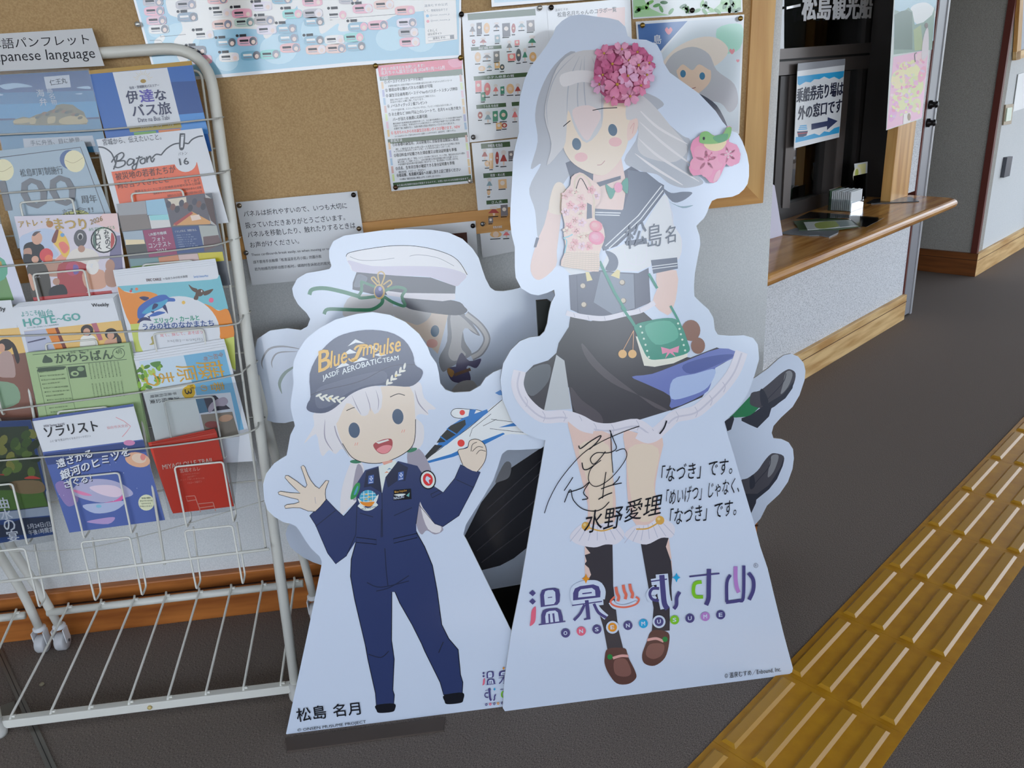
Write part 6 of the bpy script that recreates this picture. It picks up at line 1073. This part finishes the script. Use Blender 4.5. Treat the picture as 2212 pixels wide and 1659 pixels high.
a.line(svd, [(270, 1570), (260, 1500), (320, 1400), (440, 1376), (600, 1400)], 18, True, True); a.line(svd, [(350, 1560), (345, 1500), (400, 1430), (560, 1420)], 14, True, True); a.line(ink(110, 130, 130), [(430, 1780), (410, 1690), (460, 1600), (570, 1530)], 30, True, True)
a.build('printed_lock', t_re); a = MB(PR, K_G)
a.poly(sv, [(1030, 940), (1330, 960), (1380, 1060), (1340, 1180), (1100, 1120), (950, 1110)], True); a.poly(ink(206, 192, 184), [(1340, 1040), (1600, 1060), (1850, 1100), (1810, 1260), (1760, 1440), (1700, 1380), (1560, 1230), (1420, 1160)])
a.poly(sv, [(1340, 1040), (1480, 1040), (1690, 1070), (1680, 1140), (1600, 1190), (1540, 1180), (1400, 1120)], True)
a.ell(ink(70, 100, 130), 1736, 1245, 36, 50, .1); a.ell(ink(206, 160, 156), 1712, 1350, 48, 38)
a.poly(svd, [(1850, 1100), (1960, 1080), (2040, 1160), (2120, 1280), (2060, 1260), (1980, 1200), (1990, 1330), (2050, 1440), (1960, 1500), (1860, 1560), (1800, 1590), (1770, 1480), (1840, 1330)], True); a.poly(sv, [(1870, 1110), (1960, 1120), (2100, 1270), (1990, 1220), (1960, 1380), (2000, 1450), (1900, 1500), (1850, 1440), (1880, 1300)], True)
a.line(svd, [(2000, 1100), (2120, 1200), (2180, 1310), (2130, 1420), (2050, 1470)], 60); a.line(sv, [(2000, 1100), (2120, 1200), (2180, 1310), (2130, 1420), (2050, 1470)], 34)
pu = ink(66, 60, 100); a.poly(pu, [(1915, 1560), (1960, 1430), (2030, 1500), (2130, 1480), (2090, 1560), (2020, 1540), (1990, 1580)], True); a.poly(pu, [(1850, 1620), (1850, 1560), (1980, 1550), (2030, 1600), (2030, 1680), (1900, 1680)], True); a.poly(ink(150, 110, 50), [(1850, 1560), (1900, 1590), (1880, 1640), (1845, 1600)], True); a.line(ink(96, 66, 44), [(1900, 1620), (2040, 1570)], 26, False)
a.poly(sv, [(1950, 1680), (2060, 1670), (2100, 1760), (1980, 1790), (1880, 1760)], True)
# cap
a.poly(ink(214, 218, 232), [(978, 610), (1010, 575), (1200, 538), (1400, 516), (1600, 524), (1800, 570), (1930, 640), (2000, 730), (2012, 765), (1960, 830), (1900, 862), (1700, 785), (1400, 772), (1070, 745), (1010, 690)], True, 3); a.poly(ink(180, 178, 204), [(1000, 640), (1200, 690), (1500, 690), (1800, 700), (2000, 760), (1960, 830), (1900, 862), (1700, 785), (1400, 772), (1070, 745), (1020, 690)], True, 3)
a.line(INKC, [(978, 610), (1010, 575), (1200, 538), (1400, 516), (1600, 524), (1800, 570), (1930, 640), (2012, 765)], 5); a.line(svd, [(1010, 610), (1100, 640), (1250, 640), (1390, 622)], 4); a.line(svd, [(1520, 606), (1600, 594), (1760, 620), (1900, 690)], 4)
bnd = ink(50, 52, 68); a.poly(bnd, [(1068, 742), (1400, 772), (1700, 788), (1912, 862), (1906, 960), (1480, 945), (1200, 930), (1032, 890), (1036, 830)]); a.poly(bnd, [(1480, 950), (1900, 985), (1990, 1040), (2012, 1075), (1960, 1105), (1860, 1108), (1640, 1080), (1490, 1040)], True); a.poly(ink(206, 206, 222), [(1310, 900), (1480, 920), (1908, 925), (1910, 975), (1800, 990), (1480, 962), (1330, 940)])
a.poly(ink(92, 100, 118), [(1080, 760), (1160, 790), (1120, 860), (1050, 870), (1050, 830)], True)
for p, w_ in (([(665, 935), (690, 890), (800, 880), (950, 910), (1090, 950)], 34), ([(790, 1100), (820, 1060), (950, 1060), (1080, 1065), (1200, 1060), (1280, 1010), (1290, 960)], 30), ([(1100, 820), (1230, 870), (1270, 900)], 22), ([(1110, 830), (1110, 900), (1090, 960), (1230, 950)], 26), ([(1310, 900), (1400, 870), (1485, 890), (1455, 950), (1480, 1030), (1380, 1000), (1300, 950)], 26)): a.line(gn2, p, w_)
gb2 = ink(176, 150, 80)
for p in ([(1262, 840), (1250, 760), (1280, 738), (1306, 770), (1280, 850)], [(1240, 850), (1195, 800), (1215, 785), (1250, 830)], [(1295, 850), (1350, 812), (1366, 840), (1330, 870)]): a.line(gb2, p, 12)
a.ell(gb2, 1262, 908, 48, 66); a.ell(ink(56, 56, 110), 1258, 908, 36, 50); a.ell(ink(130, 130, 190), 1268, 885, 14, 18)
a.build('printed_head', t_re); a = MB(PR, (0, 0, 1))
# skirt, socks, shoes
a.k = (0, 0, 1); gk2 = ink(36, 37, 46); a.poly(gk2, [(960, 1225), (1000, 1165), (1040, 1085), (1090, 1020), (1180, 960), (1330, 950), (1420, 980), (1400, 1060), (1300, 1100), (1180, 1158), (1140, 1182), (1110, 1206), (1080, 1222), (1036, 1233)], False)
for p in ([(1010, 1165), (1180, 1010)], [(1030, 1190), (1180, 1060)], [(1052, 1100), (1180, 985)], [(1040, 1215), (1180, 1110)]): a.line(ink(66, 66, 76), p, 2, False)
a.poly(svd, [(1070, 1040), (1090, 1000), (1104, 1002), (1100, 1030), (1080, 1040)], True); a.poly(ink(30, 80, 60), [(936, 800), (948, 830), (950, 850), (930, 850)])
a.build('printed_skirt', t_re); a = MB(PR, K_Z); s1, s2, s3_ = ink(62, 68, 86, (186, 206, 236)), ink(40, 48, 68, (186, 206, 236)), ink(112, 124, 146, (186, 206, 236))
a.poly(ink(34, 116, 86, (186, 206, 236)), [(60, 640), (100, 605), (240, 455), (330, 540), (240, 630), (120, 640)]); a.poly(s2, [(20, 672), (95, 622), (102, 655), (76, 742), (44, 756)])
a.poly(s1, [(236, 500), (250, 430), (320, 410), (400, 350), (480, 280), (540, 238), (580, 228), (626, 262), (612, 350), (560, 440), (490, 510), (420, 560), (330, 560), (250, 535)], True, 3); a.poly(s2, [(165, 645), (240, 620), (330, 555), (420, 500), (520, 440), (612, 330), (600, 390), (540, 475), (420, 562), (400, 630), (300, 730), (230, 700), (165, 668)]); a.poly(s3_, [(540, 260), (580, 240), (600, 280), (560, 380), (500, 440), (520, 350)], True); a.line(s2, [(545, 262), (520, 340), (400, 470), (330, 540)], 6); a.poly(s2, [(322, 415), (350, 400), (395, 500), (360, 545), (330, 520)], True)
a.build('printed_shoe', t_re); a = MB(PR, K_Z)
a.poly(s1, [(160, 1180), (215, 1158), (300, 1095), (360, 1010), (410, 955), (450, 944), (524, 968), (520, 1040), (470, 1150), (400, 1240), (300, 1310), (200, 1300)], True, 3); a.poly(s2, [(195, 1290), (300, 1290), (400, 1215), (500, 1060), (524, 980), (518, 1050), (468, 1165), (400, 1252), (292, 1340), (288, 1370), (245, 1462), (210, 1400)]); a.poly(s3_, [(420, 970), (470, 955), (480, 990), (440, 1100), (390, 1150), (400, 1060)], True); a.line(s2, [(412, 972), (400, 1060), (300, 1180), (260, 1230)], 6); a.poly(s2, [(235, 1160), (268, 1130), (280, 1220), (240, 1250)], True)
a.build('printed_shoe', t_re)
b = MB(); b.box((.26, 1.745, .09), (.56, .03, .18), M_black, bevel=.002); b.build('stand', t_re)

# ------------------------------------------------------------------ ticket counter
t = thing('counter_top', 'varnished wooden counter with a rounded edge below the ticket window', 'counter', SW(0, 0, .69))
b = MB(); zs, zt = .672, .72; s0, s1, w0, w1 = -.96, .955, -.235, .275
prof = [(w1 - .024 + .024 * math.sin(a), (zs + zt) / 2 + .024 * math.cos(a)) for a in [math.pi * i / 10 for i in range(11)]]
def ring(ins, z):                                  # rounded plan of the slab, both front corners turned
    r = .05; o = []
    for cx_, a0 in ((s1 - r, 90), (s0 + r, 180)):
        pass
    e = s1 - ins; f = w1 - ins; g = s0 + ins
    for a in [math.pi / 2 * i / 6 for i in range(7)]: o.append((e - r + r * math.sin(math.pi / 2 - a), f - r + r * math.sin(a) if True else 0))
    for a in [math.pi / 2 * i / 6 for i in range(7)]: o.append((g + r - r * math.sin(a), f - r + r * math.cos(a)))
    return [SW(g, w0, z)] + [SW(min(e + .12 if False else e, 9), p[1] if i else p[1], z) if False else SW(p[0], p[1], z) for i, p in enumerate([(e + .05, w0)] + o)]
secs = [ring(.024 * (1 - math.sin(a)), (zs + zt) / 2 - .024 * math.cos(a)) for a in [math.pi * i / 8 for i in range(9)]]
n = len(secs[0]); vs = [p for s_ in secs for p in s_]; fs = [tuple(range(n)), tuple(range((len(secs) - 1) * n, len(secs) * n))[::-1]]
for i in range(len(secs) - 1):
    for j in range(n): fs.append((i * n + j, i * n + (j + 1) % n, (i + 1) * n + (j + 1) % n, (i + 1) * n + j))
b.add(vs, fs, M_counter, False); b.build('slab', t)
# ticket window
PW = CW(-.205)
t = tag(D.objects.new('window_1', None), kind='structure'); COL.objects.link(t); t.location = SW(0, -.2, .72); ORG[t.name] = SW(0, -.2, .72)
def frame(name, polys, m, off=0.0, d=.05, par=None):
    b = MB(PW.shift(off), K_N)
    for p in polys: b.prism([b.P(*q) for q in p], -UD * d, m)
    return b.build(name, par or t)
frame('mullion', [[(975, -300), (1290, -300), (1110, 1600), (832, 1600)]], M_alu_d, .0, .06)
b = MB(); b.sbox(.83, .919, -.2, -.021, .7205, 2.5, M_alu_d); b.build('jamb', t)
frame('transom_bar', [[(-260, 430), (1062, 337), (1052, 420), (-260, 517)]], M_alu, .012, .05)
frame('groove', [[(-260, 517), (1052, 420), (1050, 438), (-260, 536)]], mat((16, 14, 14), .6), .002, .04)
frame('sash_rail', [[(-260, 536), (1050, 438), (1036, 545), (-260, 650)]], M_alu, .008, .04)
frame('sash_stile', [[(322, 610), (400, 604), (320, 1680), (262, 1680)]], M_alu, .006, .04)
frame('sash_stile', [[(752, 575), (812, 570), (718, 1680), (664, 1680)]], M_alu, .006, .04)
frame('sash_stile', [[(654, 584), (752, 575), (664, 1680), (566, 1680)]], M_alu_d, .0, .04); frame('sash_stile', [[(250, 616), (322, 610), (262, 1680), (188, 1680)]], M_alu_d, .0, .04)
frame('bottom_rail', [[(-260, 1780), (330, 1640), (600, 1560), (840, 1480), (1020, 1420), (1010, 1590), (640, 1780), (200, 1900), (-260, 2000)]], M_alu_d, .002, .04)
M_pane = glassy('window_glass', (.80, .86, .84), 1.9)
frame('glass_pane', [[(-260, -300), (985, -300), (935, 345), (-260, 432)]], M_pane, -.02, .004)
frame('glass_pane', [[(-260, 600), (960, 540), (840, 1640), (-260, 1800)]], M_pane, -.024, .004)
b = MB(PW.shift(.003), K_N); b.text(GLOSSW, 'ー', 296, 76, 408, 52, 22, .03); b.text(GLOSSW, '松島', 418, 168, 646, 156, 220, .03); b.text(GLOSSW, '観光船', 662, 160, 978, 146, 196, .03); b.build('lettering', t)
b = MB(); b.sbox(.70, .92, -.02, .03, .72, 2.5, M_pine_z, .003); structure(b, 'trim_5')
# direction sign hanging on the sash
PSN = PW.shift(.03)
t = thing('direction_sign', 'white sign with blue clouds and a navy arrow hanging on the ticket window', 'sign', MB(PSN, K_N).P(560, 860))
q = MB(PSN, K_N); q.sheet(mat((232, 234, 236), .2), [(384, 574), (766, 524), (720, 1108), (356, 1198)], .002); q.build('sheet', t)
q = MB(PSN, K_N, base=.0004); q.sheet(mat((150, 152, 158), .3), [(388, 512), (770, 474), (768, 524), (384, 574)], .002); q.build('holder', t)
a = MB(PSN, K_N); cb = pc(40, 150, 206, (200, 204, 212)); a.poly(cb, [(384, 618), (762, 572), (754, 620), (720, 640), (680, 620), (640, 636), (600, 618), (560, 640), (520, 640), (490, 665), (450, 660), (400, 690), (386, 680)]); a.poly(cb, [(370, 1106), (440, 1104), (520, 1078), (560, 1092), (600, 1060), (640, 1066), (680, 1034), (724, 1020), (720, 1072), (366, 1152)])
nv = pc(44, 56, 96, (200, 204, 212)); a.poly(nv, [(496, 1000), (626, 976), (628, 946), (708, 976), (622, 1050), (622, 1018), (496, 1048)]); a.poly(nv, [(380, 1062), (468, 1056), (456, 1094), (430, 1104), (390, 1106)]); a.poly(pc(170, 60, 70, (200, 204, 212)), [(384, 1076), (466, 1068), (464, 1074), (386, 1084)])
for i in range(3): a.poly(cb, [(390 + i * 6, 1050 - i * 14), (462 - i * 2, 1044 - i * 14), (462 - i * 2, 1036 - i * 14), (390 + i * 6, 1042 - i * 14)])
a.build('printed_ship', t); b = MB(PSN, K_N, base=.0012); nk = pc(30, 36, 60, (200, 204, 212)); b.text(nk, '乗船券売り場は', 376, 830, 748, 770, 118, .02); b.text(nk, '外の窓口です', 388, 970, 738, 904, 112, .02); b.build('lettering', t)
# flower field poster
PP = CW(.036)
t = thing('flower_poster', 'tall poster of a pink flower field and blue sky beside the ticket window', 'poster', MB(PP, K_N).P(1300, 500))
q = MB(PP, K_N); q.sheet(mat((206, 210, 206), .25), [(1172, -160), (1522, -190), (1386, 958), (1100, 1052)], .001); q.build('sheet', t); a = MB(PP, K_N); w_ = (206, 214, 220)
f_ = lambda *c: pc(*c, w_, .25)
a.poly(f_(150, 186, 206), [(1172, -150), (1520, -180), (1480, 330), (1160, 300)]); a.poly(f_(206, 214, 220), [(1300, 60), (1420, 20), (1500, 100), (1440, 220), (1330, 180)], True); a.poly(f_(110, 140, 130), [(1168, 80), (1230, 100), (1280, 60), (1310, 90), (1330, 200), (1400, 180), (1470, 120), (1496, 40), (1470, 400), (1160, 440)]); a.poly(f_(70, 100, 90), [(1166, 120), (1220, 90), (1270, 80), (1310, 100), (1310, 400), (1164, 400)]); a.poly(f_(140, 160, 110), [(1320, 240), (1380, 200), (1400, 400), (1330, 410)])
a.poly(f_(216, 170, 200), [(1158, 460), (1440, 400), (1388, 950), (1104, 1046)])
for x, y, rx, ry, c in ((1290, 560, 90, 60, (206, 206, 150)), (1200, 640, 60, 80, (214, 206, 160)), (1330, 700, 70, 90, (190, 200, 140)), (1230, 800, 80, 90, (200, 206, 150)), (1340, 850, 40, 60, (196, 200, 150)), (1390, 600, 30, 70, (222, 150, 180)), (1160, 900, 30, 90, (206, 150, 200)), (1380, 470, 40, 50, (222, 190, 200))): a.ell(f_(*c), x, y, rx, ry, .3, 14)
fc = [(206, 150, 190), (206, 206, 150), (226, 180, 190), (190, 206, 160), (216, 160, 170), (222, 200, 214), (196, 170, 206), (206, 130, 170)]
for i in range(90):
    y = 480 + random.random() * 480; u = random.random(); x = (1155 - (y - 450) * .085) * (1 - u) + (1432 - (y - 400) * .085) * u; a.ell(f_(*fc[i % 8]), x + (12 if u < .5 else -12), y - u * 50 + 20, 8 + random.random() * 14, 6 + random.random() * 12, random.random() * 3, 8, off=.0004 + (i % 7) * .00003)
a.poly(f_(196, 190, 200), [(1395, 330), (1420, 240), (1440, 240), (1440, 420), (1400, 480), (1385, 460)], True, off=.0008); a.ell(f_(90, 70, 70), 1424, 206, 14, 22, off=.0009); a.line(f_(70, 66, 70), [(1334, 500), (1330, 440), (1346, 426)], 8, off=.0009); a.poly(f_(226, 226, 226), [(1240, 920), (1300, 905), (1296, 985), (1236, 1002)], off=.0009); a.ell(f_(130, 110, 80), 1284, 944, 14, 30, off=.001)
a.build('printed_flowers', t)
# things lying on the counter, all at z = .72
ZC = .7205; PC = Plane((0, 0, ZC), (0, 0, 1), (1, 0, 0))
def flat(name, label, cat, K, loop, m, h=.002, dz=0.0, art=None):
    pl = Plane((0, 0, ZC + dz + h), (0, 0, 1), (1, 0, 0)); q = MB(pl, K); c = q.P(*loop[0]); t = thing(name, label, cat, (c.x, c.y, ZC + dz)); q.sheet(m, loop, h); q.build('cover', t)
    if art: a = MB(pl, K); art(a); a.build('printed_picture', t)
    return t
flat('folder', 'grey plastic folder at the bottom of the papers on the ticket counter', 'folder', K_O, [(246, 384), (420, 330), (720, 352), (712, 382), (640, 416), (560, 402), (480, 404), (260, 388)], mat((110, 114, 118), .3), .004)
def lf(a): a.poly(pc(130, 150, 80), [(530, 306), (700, 290), (720, 330), (560, 352)], True); a.poly(pc(110, 130, 140), [(690, 290), (860, 284), (876, 318), (730, 336)])
flat('leaflet', 'dark green leaflet under the white printed one on the ticket counter', 'leaflet', K_O, [(350, 290), (640, 262), (860, 284), (890, 330), (720, 356), (400, 360), (380, 330)], mat((58, 84, 44), .3), .003, .0045)
flat('leaflet', 'white leaflet with a small green picture on top of the counter papers', 'leaflet', K_O, [(434, 298), (850, 280), (892, 326), (466, 360)], mat((214, 218, 216), .3), .002, .008, lf)
flat('clear_folder', 'clear plastic folder spread over the leaflets on the ticket counter', 'folder', K_O, [(490, 212), (1086, 262), (940, 336), (880, 330), (800, 262), (370, 270)], glassy('clear_film', (.86, .88, .88), 1.5, .1), .001, .0108)
flat('tray', 'flat black tray on the counter near the wooden post', 'tray', K_O, [(940, 142), (1000, 112), (1300, 94), (1366, 128), (980, 146)], mat((40, 44, 48), .2), .004)
# box of cards
bx = SW(.385, -.085, ZC)
b = MB(); c0 = SW(.43, -.075, ZC)
t = thing('card_holder', 'clear holder packed with white cards on the ticket counter', 'card holder', c0)
M_acr = glassy('acrylic', (.93, .95, .95), 1.45)
for s_, w_a, w_b in ((.365, -.135, -.02), (.495, -.135, -.02)): b.sbox(s_, s_ + .002, w_a, w_b, ZC, ZC + .055, M_acr)
b.sbox(.365, .497, -.02, -.018, ZC, ZC + .04, M_acr); b.sbox(.365, .497, -.135, -.133, ZC, ZC + .10, M_acr); b.sbox(.365, .497, -.135, -.018, ZC, ZC + .002, M_acr); b.build('tray', t)
for i in range(11):
    w0_ = -.130 + i * .0098; b = MB(); b.sbox(.370, .492, w0_, w0_ + .006, ZC + .0025, ZC + .094 - (i % 3) * .002, mat((214, 218, 220) if i else (70, 100, 76), .5))
    o = b.build('card'); tag(o, 'white card standing in the clear holder on the ticket counter' if i else 'green card at the back of the clear holder on the ticket counter', 'card', 'cards in the clear holder' if i else None)
# leaflet stand behind
PL = CW(-.12); t = thing('leaflet_stand', 'upright white and green leaflet with a round picture behind the card holder', 'leaflet stand', SW(.62, -.12, ZC))
q = MB(PL, K_N); q.sheet(mat((222, 226, 226), .3), [(844, 1322), (950, 1304), (940, 1612), (862, 1634)], .002); q.build('sheet', t); a = MB(PL, K_N); a.poly(pc(190, 196, 150), [(870, 1330), (936, 1318), (932, 1400), (866, 1420)]); a.poly(pc(70, 96, 70), [(860, 1440), (930, 1404), (925, 1606), (862, 1624)]); a.ell(pc(206, 214, 210), 866, 1414, 34, 70, .1); a.ell(pc(150, 166, 90), 862, 1396, 14, 34, .1); a.build('printed_picture', t)
q = MB(PL.shift(.004), K_N); q.sheet(M_acr, [(838, 1420), (950, 1396), (944, 1626), (850, 1650)], .002); q.build('holder', t)
# upright bundle of pale papers at the left end of the counter
b = MB(); 
for i in range(5): b.prism([SW(-.46 + .004 * i, -.17 + i * .03, ZC + i * .0), SW(-.262 - i * .003, -.13 + i * .025, ZC), SW(-.262 - i * .003, -.16 + i * .02, ZC + .16 + i * .012), SW(-.46, -.18 + i * .02, ZC + .30)], UD * .006, mat(((206, 204, 214), (222, 214, 222), (226, 206, 218), (214, 214, 222), (206, 200, 216))[i], .5))
tag(b.build('paper_bundle'), 'bundle of pale pink and white papers at the near end of the counter', 'papers')

# ------------------------------------------------------------------ far wall fittings
PRW = CW(.004)
def plate(name, label, cat, pts, m, th, parts=()):
    q = MB(PRW.shift(th), K_N); t = thing(name, label, cat, MB(PRW, K_N).P(*pts[0])); q.sheet(m, pts, th + .003); q.build('plate', t)
    for nm, p, m2, t2 in parts: q = MB(PRW.shift(th + t2), K_N); q.sheet(m2, p, t2); q.build(nm, t)
plate('light_switch', 'brass light switch plate with a pale rocker on the far right wall', 'light switch', [(2066, 846), (2128, 838), (2110, 1000), (2046, 1010)], mat((150, 134, 110), .4, .5, .4), .006, [('rocker', [(2080, 872), (2118, 866), (2106, 972), (2066, 980)], mat((206, 222, 200), .3), .006)])
plate('wall_holder', 'narrow dark grey holder fixed on the far right wall below the switch', 'holder', [(2078, 1270), (2122, 1262), (2096, 1420), (2050, 1434)], mat((74, 76, 84), .4), .02)
t = thing('notice_board', 'wood framed notice board cut off by the top right corner', 'notice board', MB(PRW, K_N).P(2300, 200))
q = MB(PRW.shift(.012), K_N); q.sheet(mat((176, 182, 196), .4), [(2185, -240), (2700, -300), (2640, 300), (2162, 420)], .012); q.build('panel', t)
q = MB(PRW.shift(.022), K_N); q.sheet(M_pine_z, [(2196, -240), (2222, -244), (2184, 478), (2150, 486)], .022); q.build('frame_stile', t); q = MB(PRW.shift(.022), K_N); q.sheet(M_pine_v, [(2150, 420), (2640, 260), (2636, 330), (2150, 486)], .02); q.build('frame_rail', t)
t = thing('white_wall_patch', 'bright white patch on the far right wall at the right edge of the picture', 'notice', MB(PRW, K_N).P(2300, 700)); q = MB(PRW.shift(.004), K_N); q.sheet(mat((240, 240, 240), .4), [(2168, 600), (2420, 520), (2380, 820), (2124, 902)], .003); q.build('sheet', t)  # flat plain white patch set on the far wall
# wheelchair wheel at the right edge
wc = FLOOR.at(2199, 529) + VD * .30 + UD * .13 + V((0, 0, .305)); t = thing('wheelchair_wheel', 'black spoked wheelchair wheel standing by the far right wall', 'wheel', (wc.x, wc.y, 0))
circ = lambda r, n=40: [wc + VD * r * math.cos(2 * math.pi * i / n) + V((0, 0, r * math.sin(2 * math.pi * i / n))) for i in range(n)]
b = MB(); b.tube(circ(.29), .015, mat((18, 18, 19), .7), 10, True); b.build('tyre', t); b = MB(); b.tube([p + UD * .04 for p in circ(.25)], .008, mat((30, 30, 32), .4), 8, True); b.build('push_rim', t); b = MB(); b.lathe([(.03, -.03), (.03, .03)], wc, mat((50, 50, 54), .4, .5, .6), UD, 16); b.build('hub', t)
b = MB()
for i in range(16): a_ = i * math.pi / 8; b.tube([wc + (VD * math.cos(a_) + V((0, 0, math.sin(a_)))) * .03, wc + (VD * math.cos(a_ + .2) + V((0, 0, math.sin(a_ + .2)))) * .28], .002, mat((150, 150, 154), .3, .5, .8), 5)
b.build('spokes', t)

# ------------------------------------------------------------------ tactile guide tiles
TO = V((.527, 1.257, 0)); TU = V((.614, -.789, 0)).normalized(); TV = V((.789, .614, 0)).normalized()
def TP(u, v, z): return TO + TU * u + TV * v + V((0, 0, z))
M_yel2 = mat((190, 138, 24), .28, .7, 0, 'yellow_bar')
proto = thing('tactile_tile', 'yellow tactile floor tile with four raised bars in the strip crossing the carpet', 'floor tile', TP(.1, -.0125 - .9, 0), 'tactile tiles of the yellow strip')
b = MB(); b.box(TP(.101, -.0125 - .75, .0012), (.2996, .2994, .0024), M_yel, (TU, TV, V((0, 0, 1))), .0005); b.build('base', proto)
for r in range(4):
    b = MB(); u1 = r * .075 + .001; u0 = u1 - .037; v0 = -.9; v1 = v0 + .272; lo = [TP(u0, v0, .0022), TP(u1, v0, .0022), TP(u1, v1, .0022), TP(u0, v1, .0022)]; hi = [TP(u0 + .007, v0 + .007, .0088), TP(u1 - .0075, v0 + .007, .0088), TP(u1 - .0075, v1 - .007, .0088), TP(u0 + .007, v1 - .007, .0088)]
    b.add(lo + hi, [(4, 5, 6, 7), (0, 1, 5, 4), (1, 2, 6, 5), (2, 3, 7, 6), (3, 0, 4, 7)], M_yel2); b.build('guide_bar', proto)
for n in range(1, 14): dup(proto, TV * (.3 * n))
